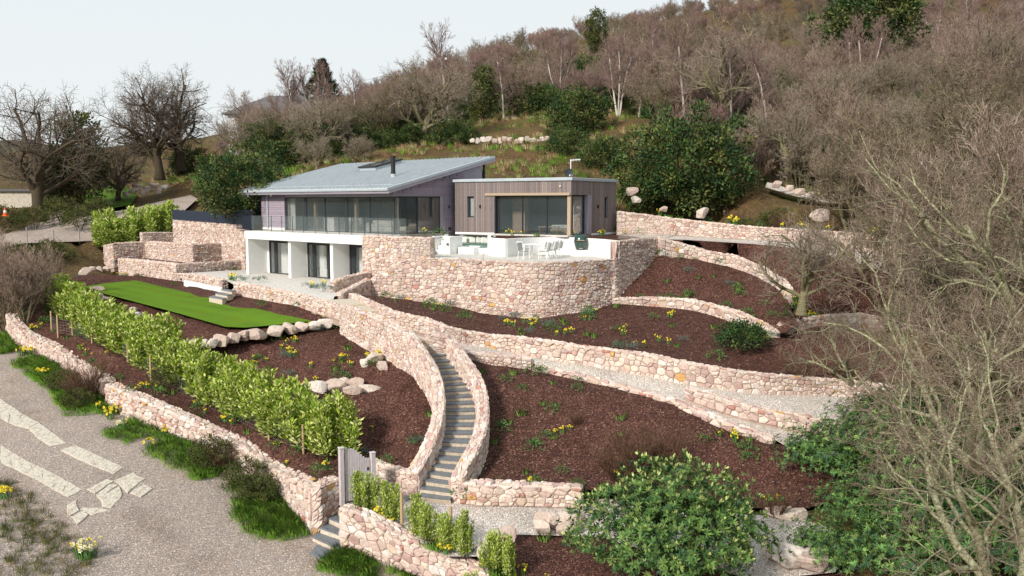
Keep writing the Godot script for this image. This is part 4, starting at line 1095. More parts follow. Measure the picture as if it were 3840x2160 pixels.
# vertical or level boards over a wall rectangle with openings; place maps (along, up, out) to the parent's space
func boards(parent: Node3D, called: String, w: float, top: Callable, holes: Array, pitch: float, upright: bool, m: Material, tone: Callable, place: Transform3D) -> void:
	var n := int(ceil((w if upright else top.call(w * 0.5) + 3.0) / pitch))
	for i in n:
		var a := i * pitch
		var b := minf(a + pitch, w if upright else 1e9)
		var runs := []
		if upright: runs = [[0.0, top.call((a + b) * 0.5)]]
		else:
			# a level board ends where the sloping top cuts it
			var lo := 0.0
			while lo < w and top.call(lo) < b: lo += 0.02
			if lo >= w: continue
			runs = [[lo, w]]
		for h in holes:
			var h0: float = h[0] if upright else h[1]
			var h1: float = h[2] if upright else h[3]
			var r0: float = h[1] if upright else h[0]
			var r1: float = h[3] if upright else h[2]
			if (a + b) * 0.5 > h0 and (a + b) * 0.5 < h1:
				var cut := []
				for r in runs:
					if r[0] < r0: cut.append([r[0], minf(r[1], r0)])
					if r[1] > r1: cut.append([maxf(r[0], r1), r[1]])
				runs = cut
		for r in runs:
			if r[1] - r[0] < 0.03: continue
			var s := Shape.new()
			s.col = tone.call()
			var g := 0.006
			var lo2 := Vector3(a + g, r[0], 0) if upright else Vector3(r[0], a, 0)
			var hi2 := Vector3(b - g, r[1], 0.022 + rnd(0, 0.006)) if upright else Vector3(r[1], b - g, 0.02)
			if upright:
				s.cbox(Transform3D(Basis(), (lo2 + hi2) * 0.5), hi2 - lo2, 0.006)
			else:
				# weatherboard: thicker at its foot
				var p := []
				for e in [[lo2.x, lo2.y, 0.07], [hi2.x, lo2.y, 0.07], [hi2.x, hi2.y, 0.014], [lo2.x, hi2.y, 0.014]]: p.append(Vector3(e[0], e[1], e[2]))
				s.quad(p[0], p[1], p[2], p[3])
				var z := Vector3(0, 0, 0.07)
				s.quad(p[0] - z, p[1] - z, p[1], p[0])
				s.quad(p[1], p[1] - z, p[2] - Vector3(0, 0, 0.014), p[2])
				s.quad(p[0] - z, p[0], p[3], p[3] - Vector3(0, 0, 0.014))
			s.v = place * s.v
			s.n = Transform3D(place.basis, Vector3()) * s.n
			part(called, s, m, parent)


# a framed pane in the plane z = z0 from x0 to x1 (or, turned, in the plane x)
func window_at(parent: Node3D, place: Transform3D, x0: float, x1: float, y0: float, y1: float, splits: Array, fw := 0.06, called := "window", pane: Material = null) -> Node3D:
	var w := Node3D.new()
	w.name = called
	parent.add_child(w, true)
	w.transform = place
	var f := Shape.new()
	f.ccube(Vector3(x0, y0, -0.05), Vector3(x1, y0 + 0.05, 0.05))
	f.ccube(Vector3(x0, y1 - fw, -0.05), Vector3(x1, y1, 0.05))
	f.ccube(Vector3(x0, y0 + 0.05, -0.05), Vector3(x0 + fw, y1 - fw, 0.05))
	f.ccube(Vector3(x1 - fw, y0 + 0.05, -0.05), Vector3(x1, y1 - fw, 0.05))
	part("frame", f, M.frame, w)
	var at := x0 + fw
	for s in splits + [[x1, 0.0]]:
		var e: float = s[0] - s[1] * 0.5 - (fw if s[1] == 0.0 else 0.0)
		if e > at + 0.02:
			# double glazing: two sheets of glass
			for zz in [-0.014, 0.006]:
				part("pane", block(Vector3(at, y0 + 0.05, zz), Vector3(e, y1 - fw, zz + 0.006), 0.0005), pane if pane else M.glass, w)
		if s[1] > 0:
			part("mullion", block(Vector3(s[0] - s[1] * 0.5, y0 + 0.05, -0.06), Vector3(s[0] + s[1] * 0.5, y1 - fw, 0.055)), M.frame, w)
			at = s[0] + s[1] * 0.5
	return w


func drape(x0: float, x1: float, y0: float, y1: float, z: float) -> Shape:
	var s := Shape.new()
	var n := maxi(6, int((x1 - x0) / 0.035))
	for i in n:
		var a := lerpf(x0, x1, float(i) / n)
		var b := lerpf(x0, x1, float(i + 1) / n)
		var za := z + 0.045 * sin(i * 1.15)
		var zb := z + 0.045 * sin((i + 1) * 1.15)
		s.quad(Vector3(a, y0, za), Vector3(b, y0, zb), Vector3(b, y1, zb), Vector3(a, y1, za))
	return s


func make_house() -> void:
	var lilac := func() -> Color:
		var k := rnd(0.86, 1.14)
		return Color(k, k, k * rnd(0.98, 1.04))
	var cedar := func() -> Color:
		var k := rnd(0.8, 1.2)
		var c := Color(0.235, 0.19, 0.18)
		var q := rng.randf()
		if q < 0.18: c = Color(0.23, 0.20, 0.195)
		elif q < 0.28: c = Color(0.28, 0.222, 0.198)
		return c * k
	var h := thing("house", "modern two storey house with grey monopitch roof, lilac boards and white basement", "house", house_at.origin, 0.0)
	h.basis = house_at.basis
	# ---- basement and balcony
	part("basement_wall", block(Vector3(-13.42, -3.1, -6.0), Vector3(-13.12, -0.575, 2.56)), M.render, h)
	part("balcony_slab", block(Vector3(-13.45, -0.57, -0.3), Vector3(0.3, -0.02, 2.62), 0.015), M.render, h)
	part("balcony_floor", block(Vector3(-13.4, -0.018, -0.02), Vector3(0.3, 0.0, 2.56), 0.004), M.paving, h)
	part("fin_wall", block(Vector3(-8.42, -3.1, 0.9), Vector3(-8.12, -0.575, 2.3)), M.render, h)
	part("fin_wall", block(Vector3(-3.62, -3.1, 0.9), Vector3(-3.32, -0.575, 2.3)), M.render, h)
	var bw := Shape.new()
	for e in [[-13.12, -12.9], [-8.12, -8.1]]: bw.cube(Vector3(e[0], -3.1, 0.75), Vector3(e[1], -0.575, 1.0))
	bw.cube(Vector3(-12.9, -0.72, 0.75), Vector3(0.3, -0.574, 1.02))
	part("basement_wall", bw, M.render, h)
	var front := Transform3D(Basis(), Vector3(0, 0, 0.95))
	window_at(h, front, -12.9, -8.42, -3.1, -0.72, [[-12.07, 0.36], [-10.2, 0.08]], 0.16, "window", M.light_glass)
	window_at(h, front, -8.1, -3.62, -3.1, -0.72, [[-7.3, 0.36], [-5.68, 0.14]], 0.16, "window", M.light_glass)
	window_at(h, front, -3.32, 0.3, -3.1, -0.72, [[-2.86, 0.32], [-1.2, 0.08]], 0.16, "window", M.light_glass)
	part("curtain", drape(-11.8, -8.5, -3.05, -0.75, 0.68), M.curtain, h)
	part("curtain", drape(-7.08, -6.3, -3.05, -0.75, 0.68), M.curtain, h)
	part("curtain", drape(-2.68, 0.2, -3.05, -0.75, 0.68), M.curtain, h)
	part("curtain", drape(-12.6, -12.3, -3.05, -0.75, 0.68), M.curtain, h)
	part("curtain", drape(-7.85, -7.55, -3.05, -0.75, 0.68), M.curtain, h)
	var room := Shape.new()
	room.cube(Vector3(-13.1, -3.25, -5.0), Vector3(0.3, -3.105, 2.3))
	room.cube(Vector3(-13.1, -3.1, -5.2), Vector3(0.3, -0.6, -5.0))
	room.cube(Vector3(0.31, -3.1, -5.2), Vector3(0.5, -0.6, 0.9))
	part("basement_room", room, M.room_wall, h)
	# ---- main floor
	part("floor", block(Vector3(-15.4, -0.3, -7.9), Vector3(0.0, -0.02, -0.3)), M.room_floor, h)
	var shell := Shape.new()
	shell.cube(Vector3(-15.4, 0, -7.9), Vector3(0.0, 3.0, -7.7))
	shell.cube(Vector3(-15.4, 0, -7.7), Vector3(-15.2, 3.0, -0.25))
	shell.cube(Vector3(-15.4, 0, -0.25), Vector3(-12.3, 2.7, -0.06))
	shell.cube(Vector3(-12.3, 0, -4.5), Vector3(-12.1, 2.6, -0.25))
	part("wall", shell, M.dark_room, h)
	part("ceiling", block(Vector3(-15.2, 2.62, -7.7), Vector3(-0.3, 2.7, -0.3)), M.room_wall, h)
	part("header", block(Vector3(-12.3, 2.38, -0.24), Vector3(0.02, 2.86, -0.02)), M.fascia, h)
	var fw := window_at(h, Transform3D(Basis(), Vector3(0, 0, -0.1)), -12.3, 0.0, 0.0, 2.4, [[-9.76, 0.26], [-7.44, 0.07], [-5.01, 0.3], [-2.49, 0.09]], 0.1)
	var gable := Transform3D(Basis(Vector3.UP, PI / 2), Vector3(-0.02, 0, 0))   # along = depth behind the corner
	window_at(h, Transform3D(gable.basis, Vector3(-0.1, 0, -0.02)), 0.08, 4.2, 0.0, 2.4, [[2.03, 0.08]], 0.08)
	var slope := func(x: float) -> float: return 2.62 + (x + 0.0) * 0.2435
	boards(h, "board", 3.1, func(_x: float) -> float: return 2.72, [], 0.165, false, M.lilac, lilac, Transform3D(Basis(), Vector3(-15.4, 0.0, -0.04)))
	var core := Shape.new()
	for i in 16:
		var a := i * 0.5
		var b := a + 0.5
		var lo := 2.4 if b <= 4.3 else 0.0
		if a < 4.2 and b > 4.2: b = 4.2
		core.quad(Vector3(-0.03, lo, -a), Vector3(-0.03, lo, -b), Vector3(-0.03, slope.call(b), -b), Vector3(-0.03, slope.call(a), -a))
		core.quad(Vector3(-0.25, lo, -b), Vector3(-0.25, lo, -a), Vector3(-0.25, slope.call(a), -a), Vector3(-0.25, slope.call(b), -b))
	core.cube(Vector3(-0.25, 0, -4.5), Vector3(-0.03, 2.5, -4.2))
	part("wall", core, M.fascia, h)
	boards(h, "board", 6.2, func(x: float) -> float: return slope.call(x), [[-1.0, 0.0, 4.32, 2.47]], 0.165, false, M.lilac, lilac, gable)
	part("corner_trim", block(Vector3(-0.02, 2.4, -0.06), Vector3(0.04, 2.72, 0.02)), M.fascia, h)
	part("plinth", block(Vector3(-15.4, -0.01, -0.05), Vector3(-12.35, 0.16, 0.03)), M.render, h)
	part("downpipe", block(Vector3(-14.52, 0.1, 0.03), Vector3(-14.42, 2.7, 0.12), 0.03), M.trim, h)
	# clerestory behind the wing roof
	part("clerestory_post", block(Vector3(-0.12, 3.4, -8.3), Vector3(0.0, 4.75, -8.15)), M.frame, h)
	window_at(h, Transform3D(gable.basis, Vector3(-0.1, 0, 0)), 6.3, 8.1, 3.35, 4.2, [], 0.06)
	# ---- roof: pans between standing seams on a deck
	var roof := Node3D.new()
	roof.name = "roof"
	h.add_child(roof)
	roof.transform = Transform3D(Basis(Vector3.RIGHT, atan(0.242)), Vector3(0.5, 2.9, 0.8))
	part("deck", block(Vector3(-17.5, -0.24, -9.76), Vector3(0.0, -0.03, 0.0), 0.02), M.fascia, roof)
	var pan := block(Vector3(0, -0.028, -9.74), Vector3(0.432, -0.002, 0.02), 0.004).mesh()
	var seam := block(Vector3(-0.016, -0.02, -9.74), Vector3(0.016, 0.075, 0.02), 0.004).mesh()
	for i in 40:
		part("roof_panel", pan, M.zinc if rng.randf() < 0.6 else M.zinc_b, roof, Vector3(-17.48 + i * 0.437, rnd(-0.001, 0.001), 0))
		part("seam", seam, M.zinc, roof, Vector3(-17.485 + i * 0.437, 0, 0))
	part("snow_rail", block(Vector3(-17.3, 0.03, -0.75), Vector3(-0.2, 0.07, -0.7)), M.trim, roof)
	part("gutter", block(Vector3(-17.5, -0.17, 0.022), Vector3(0.02, -0.01, 0.14), 0.03), M.trim, roof)
	part("fascia_board", block(Vector3(-17.5, -0.34, 0.001), Vector3(0.02, -0.172, 0.06), 0.01), M.fascia, roof)
	part("verge_flashing", block(Vector3(0.002, -0.13, -9.78), Vector3(0.06, 0.04, 0.14), 0.01), M.trim, roof)
	part("verge_board", block(Vector3(0.002, -0.33, -9.78), Vector3(0.04, -0.132, 0.06), 0.01), M.fascia, roof)
	part("verge_flashing", block(Vector3(-17.56, -0.13, -9.78), Vector3(-17.502, 0.04, 0.14), 0.01), M.trim, roof)
	# ---- skylight and flue
	var sk := Node3D.new()
	sk.name = "skylight"
	h.add_child(sk)
	sk.transform = roof.transform * Transform3D(Basis(), Vector3(-9.60, 0, -7.40))
	part("kerb", block(Vector3(-0.95, 0.0, -1.3), Vector3(0.95, 0.24, 1.3)), M.trim, sk)
	part("frame", block(Vector3(-1.02, 0.242, -1.37), Vector3(1.02, 0.36, 1.37)), M.frame, sk)
	part("pane", block(Vector3(-0.86, 0.362, -1.2), Vector3(0.86, 0.375, 1.2), 0.003), M.glass, sk)
	var fl := Node3D.new()
	fl.name = "flue"
	h.add_child(fl)
	fl.position = roof.transform * Vector3(-3.50, 0, -3.40)
	var s := Shape.new()
	s.tube([Vector3(0, -0.2, 0), Vector3(0, 0.22, 0)], [0.17, 0.17], 16, true)
	part("collar", s, M.trim, fl)
	s = Shape.new()
	s.tube([Vector3(0, 0.22, 0), Vector3(0, 1.28, 0)], [0.15, 0.15], 16, true)
	s.tube([Vector3(0, 0.24, 0), Vector3(0, 0.32, 0)], [0.19, 0.16], 16, true)
	s.tube([Vector3(0, 0.95, 0), Vector3(0, 1.0, 0)], [0.165, 0.165], 16, true)
	part("pipe", s, M.black, fl)
	s = Shape.new()
	s.tube([Vector3(0, 1.28, 0), Vector3(0, 1.36, 0), Vector3(0, 1.42, 0)], [0.19, 0.19, 0.14], 16, true)
	part("cowl", s, M.black, fl)
	# ---- store at the left end
	var st := Node3D.new()
	st.name = "store"
	h.add_child(st)
	part("wall", block(Vector3(-19.75, -0.2, -4.6), Vector3(-15.5, 2.4, -1.05)), M.fascia, st)
	boards(st, "board", 4.25, func(_x: float) -> float: return 2.5, [], 0.14, true, M.cedar, func() -> Color: return Color(0.24, 0.225, 0.225) * rnd(0.9, 1.1), Transform3D(Basis(), Vector3(-19.75, -0.1, -1.05)))
	part("roof_edge", block(Vector3(-19.9, 2.41, -4.7), Vector3(-15.42, 2.56, -0.95)), M.trim, st)
	# lamps and boxes on the boards
	for e in [[Vector3(0.03, 1.62, -4.78), Vector3(0.12, 1.8, -4.7)], [Vector3(0.03, 0.2, -4.85), Vector3(0.13, 0.36, -4.68)]]:
		part("wall_lamp", block(e[0], e[1]), M.black, h)
	part("camera_dome", block(Vector3(-13.95, 2.45, 0.02), Vector3(-13.8, 2.62, 0.2), 0.06), M.white, h)
	# oak posts inside the glass
	for x in [-9.68 + 0.55, -4.96 + 0.5, -0.42]:
		part("oak_post", block(Vector3(x - 0.11, 0, -0.62), Vector3(x + 0.11, 2.6, -0.4)), M.oak, h)
	part("curtain", drape(-12.1, -11.5, 0.02, 2.38, -0.4), M.curtain, h)
	part("curtain", drape(-0.2, -0.12, 0.02, 2.38, -0.5), M.curtain, h)
	var slats := Shape.new()
	for i in 46: slats.cube(Vector3(-11.9 + i * 0.25, 0, -7.66), Vector3(-11.78 + i * 0.25, 2.6, -7.6))
	part("slat_screen", slats, M.oak, h)
	# ---- the timber wing
	var g := thing("timber_wing", "flat roofed wing clad in upright weathered timber with corner glazing", "building", wing_at.origin)
	g.basis = wing_at.basis
	var side := Transform3D(Basis(Vector3.UP, PI / 2), Vector3())
	boards(g, "board", 8.85, func(_x: float) -> float: return 3.36, [[3.2, -1.0, 8.86, 2.42], [0.98, 0.98, 1.53, 2.35]], 0.14, true, M.cedar, cedar, Transform3D(Basis(), Vector3(-8.82, 0.05, 0.0)))
	boards(g, "board", 6.15, func(_x: float) -> float: return 3.36, [[-1.0, -1.0, 2.62, 2.42], [4.42, 0.92, 4.94, 2.3]], 0.14, true, M.cedar, cedar, Transform3D(side.basis, Vector3(0.0, 0.05, 0.0)))
	var sh := Shape.new()
	sh.cube(Vector3(-8.82, 0, -0.28), Vector3(-7.84, 3.36, -0.005))
	sh.cube(Vector3(-7.29, 0, -0.28), Vector3(-5.62, 3.36, -0.005))
	sh.cube(Vector3(-7.84, 0, -0.28), Vector3(-7.29, 1.03, -0.005))
	sh.cube(Vector3(-7.84, 2.4, -0.28), Vector3(-7.29, 3.36, -0.005))
	sh.cube(Vector3(-5.62, 2.47, -0.28), Vector3(-0.005, 3.36, -0.005))
	sh.cube(Vector3(-0.28, 2.47, -2.6), Vector3(-0.005, 3.36, -0.28))
	sh.cube(Vector3(-0.28, 0, -4.42), Vector3(-0.005, 3.36, -2.62))
	sh.cube(Vector3(-0.28, 0, -6.15), Vector3(-0.005, 3.36, -4.94))
	sh.cube(Vector3(-0.28, 0, -4.94), Vector3(-0.005, 0.97, -4.42))
	sh.cube(Vector3(-0.28, 2.35, -4.94), Vector3(-0.005, 3.36, -4.42))
	part("wall", sh, M.fascia, g)
	var rm := Shape.new()
	rm.cube(Vector3(-8.8, -0.25, -6.1), Vector3(-0.05, -0.03, -0.05))
	rm.cube(Vector3(-8.8, 0, -6.2), Vector3(-0.29, 3.3, -6.05))
	rm.cube(Vector3(-6.6, 0, -6.0), Vector3(-6.45, 2.6, -0.3))
	part("room", rm, M.room_wall, g)
	part("ceiling", block(Vector3(-8.8, 2.5, -6.0), Vector3(-0.29, 2.6, -0.29)), M.room_wall, g)
	part("roof_edge", block(Vector3(-8.95, 3.34, -6.3), Vector3(0.12, 3.52, 0.12), 0.015), M.trim, g)
	part("roof_membrane", block(Vector3(-8.7, 3.522, -6.1), Vector3(-0.1, 3.54, -0.1), 0.003), M.zinc, g)
	part("reveal", block(Vector3(-5.66, 0, -0.4), Vector3(-5.56, 2.47, 0.03)), M.frame, g)
	part("blind_box", block(Vector3(-6.35, 2.44, -0.02), Vector3(-0.05, 2.6, 0.12)), M.oak, g)
	window_at(g, Transform3D(Basis(), Vector3(0, 0, -0.25)), -5.56, -0.02, 0.0, 2.46, [[-3.66, 0.07], [-1.84, 0.07]], 0.1)
	window_at(g, Transform3D(side.basis, Vector3(-0.25, 0, 0)), 0.3, 2.1, 0.0, 2.46, [], 0.07)
	part("reveal", block(Vector3(-0.3, 0, -2.65), Vector3(0.03, 2.47, -2.12)), M.fascia, g)
	part("oak_post", block(Vector3(-0.3, 0.0, -0.26), Vector3(-0.06, 2.46, -0.04)), M.oak, g)
	for e in [[Transform3D(Basis(), Vector3(0, 0, -0.16)), -7.84, -7.29, 1.03, 2.4], [Transform3D(side.basis, Vector3(-0.16, 0, 0)), 4.42, 4.94, 0.97, 2.35]]:
		window_at(g, e[0], e[1], e[2], e[3], e[4], [], 0.06)
	part("blind", block(Vector3(-7.7, 1.1, -0.24), Vector3(-7.36, 2.34, -0.22), 0.004), M.curtain, g)
	part("plinth", block(Vector3(-8.83, -0.1, -0.2), Vector3(-5.62, 0.09, 0.012)), M.render, g)
	part("plinth", block(Vector3(-0.2, -0.1, -6.15), Vector3(0.012, 0.09, -2.66)), M.render, g)
	part("threshold", block(Vector3(-5.6, -0.1, -0.3), Vector3(0.012, -0.005, 0.4)), M.paving, g)
	var cu := drape(0.9, 1.95, 0.02, 2.4, -0.35)
	cu.v = side * cu.v
	cu.n = side * cu.n
	part("curtain", cu, M.curtain, g)
	part("wardrobe", block(Vector3(-5.4, 0, -2.2), Vector3(-4.4, 2.3, -1.7)), M.oak, g)
	for e in [[Vector3(-6.8, 1.65, 0.03), Vector3(-6.7, 1.85, 0.12)], [Vector3(-0.75, 2.95, 0.03), Vector3(-0.68, 3.05, 0.14)]]:
		part("wall_lamp", block(e[0], e[1]), M.white if e[1].y > 2.9 else M.black, g)
	part("wall_lamp", block(Vector3(0.03, 1.65, -3.5), Vector3(0.12, 1.85, -3.4)), M.black, g)
	# ---- dish and aerial on the wing roof
	var di := thing("satellite_dish", "dark satellite dish on the flat roof of the timber wing", "satellite dish", wing_at * Vector3(-1.85, 3.54, -3.0))
	di.basis = Basis(Vector3.UP, 0.1)
	s = Shape.new()
	var ring := []
	for k in 25: ring.append([0.30 * cos(TAU * k / 24), 0.30 * sin(TAU * k / 24)])
	for k in 24:
		for r in 3:
			var q := []
			for e in [[r, k], [r + 1, k], [r + 1, k + 1], [r, k + 1]]:
				var f: float = e[0] / 3.0
				q.append(Vector3(ring[e[1]][0] * f, ring[e[1]][1] * f + 0.36, 0.07 * f * f))
			s.quad(q[0], q[1], q[2], q[3])
	part("bowl", s, M.steel, di)
	s = Shape.new()
	s.tube([Vector3(0, 0.36, -0.02), Vector3(0, 0.36, -0.2), Vector3(0, 0, -0.2)], [0.025, 0.025, 0.025], 8)
	s.tube([Vector3(0, 0.08, 0.04), Vector3(0, 0.2, 0.38)], [0.015, 0.015], 6)
	part("bracket", s, M.wire, di)
	part("receiver", block(Vector3(-0.04, 0.17, 0.34), Vector3(0.04, 0.25, 0.46), 0.02), M.white, di)
	var ae := thing("aerial", "white mast with a side arm above the dark satellite dish", "aerial", wing_at * Vector3(-1.85, 3.54, -3.25))
	ae.basis = wing_at.basis
	s = Shape.new()
	s.tube([Vector3(0, 0, 0), Vector3(0, 1.25, 0)], [0.028, 0.028], 8, true)
	part("mast", s, M.white, ae)
	s = Shape.new()
	s.tube([Vector3(-0.05, 1.2, 0), Vector3(0.72, 1.22, 0)], [0.02, 0.02], 8, true)
	for k in 6: s.tube([Vector3(0.1 + k * 0.11, 1.12, 0), Vector3(0.1 + k * 0.11, 1.31, 0)], [0.008, 0.008], 5)
	part("arm", s, M.white, ae)
	# ---- furniture behind the glass
	sofa(house_at, Vector3(-3.0, 0, -1.6), 0.2, 2.3, "pale sofa just inside the corner glazing of the main floor")
	sofa(house_at, Vector3(-1.6, 0, -3.9), -1.2, 2.6, "pale sofa by the timber slat wall of the living room")
	var ot := thing("footstool", "pale square footstool between the two indoor sofas", "footstool", house_at * Vector3(-0.9, 0, -2.0))
	ot.basis = house_at.basis
	part("cushion", block(Vector3(-0.45, 0.14, -0.45), Vector3(0.45, 0.42, 0.45), 0.06), M.sofa, ot)
	for e in [[-1, -1], [1, -1], [1, 1], [-1, 1]]: part("leg", block(Vector3(e[0] * 0.36 - 0.025, 0, e[1] * 0.36 - 0.025), Vector3(e[0] * 0.36 + 0.025, 0.139, e[1] * 0.36 + 0.025)), M.oak, ot)
	var isl := thing("kitchen_island", "white kitchen island behind the main floor windows", "counter", house_at * Vector3(-8.3, 0, -2.2))
	isl.basis = house_at.basis
	part("carcass", block(Vector3(-0.6, 0, -1.2), Vector3(0.6, 0.9, 1.2)), M.white, isl)
	part("worktop", block(Vector3(-0.64, 0.902, -1.24), Vector3(0.64, 0.95, 1.24)), M.paving, isl)
	var ta := thing("dining_table", "timber dining table behind the main floor windows", "table", house_at * Vector3(-5.9, 0, -2.3))
	ta.basis = house_at.basis
	part("table_top", block(Vector3(-0.5, 0.71, -1.1), Vector3(0.5, 0.75, 1.1)), M.oak, ta)
	for e in [[-1, -1], [1, -1], [1, 1], [-1, 1]]: part("leg", block(Vector3(e[0] * 0.42 - 0.03, 0, e[1] * 0.98 - 0.03), Vector3(e[0] * 0.42 + 0.03, 0.709, e[1] * 0.98 + 0.03)), M.oak, ta)
	chair(house_at, Vector3(-6.75, 0, -1.5), -PI / 2, "oak framed chair at the indoor dining table, left side near the glass", M.oak, M.cushion, "")
	chair(house_at, Vector3(-5.05, 0, -1.5), PI / 2, "oak framed chair at the indoor dining table, right side near the glass", M.oak, M.cushion, "")
	var bd := thing("bed", "low bed seen through the glazing of the timber wing", "bed", wing_at * Vector3(-1.7, 0, -3.0))
	bd.basis = wing_at.basis
	part("base", block(Vector3(-0.95, 0.0, -1.0), Vector3(0.95, 0.3, 1.0)), M.oak, bd)
	part("mattress", block(Vector3(-0.92, 0.302, -0.98), Vector3(0.92, 0.56, 0.98), 0.06), M.cushion, bd)
	part("headboard", block(Vector3(0.96, 0.0, -1.0), Vector3(1.06, 1.15, 1.0)), M.sofa, bd)
	for z in [-0.5, 0.5]: part("pillow", block(Vector3(0.45, 0.562, z - 0.33), Vector3(0.9, 0.72, z + 0.33), 0.07), M.white, bd)
	var be := thing("bench", "slim oak bench at the foot of the bed in the timber wing", "bench", wing_at * Vector3(-2.3, 0, -1.3))
	be.basis = wing_at.basis
	part("seat", block(Vector3(-0.7, 0.42, -0.2), Vector3(0.7, 0.48, 0.2)), M.oak, be)
	for x in [-0.62, 0.62]:
		for z in [-0.15, 0.15]: part("leg", block(Vector3(x - 0.02, 0, z - 0.02), Vector3(x + 0.02, 0.419, z + 0.02)), M.oak, be)
	# ---- balcony balustrade and the dark fence left of it
	var bal := thing("balcony_balustrade", "frameless glass balustrade along the edge of the white balcony", "balustrade", house_at.origin)
	bal.basis = house_at.basis
	for i in 13:
		var x := -12.95 + i * 1.3
		part("pane", block(Vector3(x + 0.015, 0.0, 2.32), Vector3(x + 1.285, 1.08, 2.34), 0.002), M.clear, bal)
		part("clamp_post", block(Vector3(x - 0.01, 0.0, 2.31), Vector3(x + 0.01, 1.09, 2.35), 0.003), M.steel, bal)


func sofa(frame: Transform3D, at: Vector3, turn: float, w: float, label: String) -> void:
	var t := thing("sofa", label, "sofa", frame * at, 0.0, "sofas in the living room")
	t.basis = frame.basis * Basis(Vector3.UP, turn)
	part("base", block(Vector3(-w / 2, 0.06, -0.45), Vector3(w / 2, 0.4, 0.45), 0.04), M.sofa, t)
	part("back", block(Vector3(-w / 2, 0.401, -0.45), Vector3(w / 2, 0.8, -0.2), 0.06), M.sofa, t)
	for s in [-1, 1]: part("arm", block(Vector3(s * (w / 2 - 0.11) - 0.11, 0.401, -0.19), Vector3(s * (w / 2 - 0.11) + 0.11, 0.62, 0.45), 0.05), M.sofa, t)
	for k in 2: part("seat_cushion", block(Vector3(-w / 2 + 0.23 + k * (w / 2 - 0.23), 0.402, -0.19), Vector3(-0.01 + k * (w / 2 - 0.23), 0.54, 0.46), 0.05), M.cushion, t)


func chair(frame: Transform3D, at: Vector3, turn: float, label: String, wood: Material, cloth: Material, group: String) -> void:
	var t := thing("chair", label, "chair", frame * at, 0.0, group)
	t.basis = frame.basis * Basis(Vector3.UP, turn)
	for s in [-1, 1]:
		var f := Shape.new()
		box_at(f, Vector3(s * 0.23, 0, 0.22), Vector3(s * 0.22, 0.44, 0.2), 0.035, 0.035)
		part("leg", f, wood, t)
		f = Shape.new()
		box_at(f, Vector3(s * 0.23, 0, -0.26), Vector3(s * 0.22, 0.45, -0.2), 0.035, 0.035)
		box_at(f, Vector3(s * 0.22, 0.45, -0.2), Vector3(s * 0.22, 0.98, -0.33), 0.035, 0.035)
		part("leg", f, wood, t)
		f = Shape.new()
		box_at(f, Vector3(s * 0.255, 0.64, -0.24), Vector3(s * 0.255, 0.63, 0.22), 0.035, 0.025)
		box_at(f, Vector3(s * 0.255, 0.63, 0.2), Vector3(s * 0.25, 0.42, 0.2), 0.03, 0.03)
		part("armrest", f, wood, t)
	part("seat", block(Vector3(-0.21, 0.42, -0.2), Vector3(0.21, 0.455, 0.23), 0.012), cloth, t)
	var b := Shape.new()
	box_at(b, Vector3(0, 0.52, -0.22), Vector3(0, 0.94, -0.322), 0.39, 0.018)
	part("backrest", b, cloth, t)
	b = Shape.new()
	box_at(b, Vector3(-0.22, 0.975, -0.33), Vector3(0.22, 0.975, -0.33), 0.035, 0.035)
	part("top_rail", b, wood, t)


# a wall of even height along points on a floor, thickness behind
func rendered_wall(parent: Node3D, pts: Array, y0: float, y1: float, th: float) -> void:
	var L := line_of(pts, true, 0.35)
	var s := Shape.new()
	var N := []
	for i in L.size():
		var a: Array = L[maxi(i - 1, 0)]
		var b: Array = L[mini(i + 1, L.size() - 1)]
		var d := Vector2(b[0] - a[0], b[1] - a[1]).normalized()
		N.append(Vector3(-d.y, 0, d.x))
	for i in L.size() - 1:
		var p := Vector3(L[i][0], y0, L[i][1]) - parent.position
		var q := Vector3(L[i + 1][0], y0, L[i + 1][1]) - parent.position
		var up := Vector3(0, y1 - y0, 0)
		p.y = y0 - parent.position.y
		q.y = p.y
		var pb: Vector3 = p - N[i] * th
		var qb: Vector3 = q - N[i + 1] * th
		s.trin(p, q, q + up, N[i], N[i + 1], N[i + 1])
		s.trin(p, q + up, p + up, N[i], N[i + 1], N[i])
		s.quad(p + up, q + up, qb + up, pb + up)
		s.quad(qb, pb, pb + up, qb + up)
		if i == 0: s.quad(pb, p, p + up, pb + up)
		if i == L.size() - 2: s.quad(q, qb, qb + up, q + up)
	part("face", s, M.render, parent)


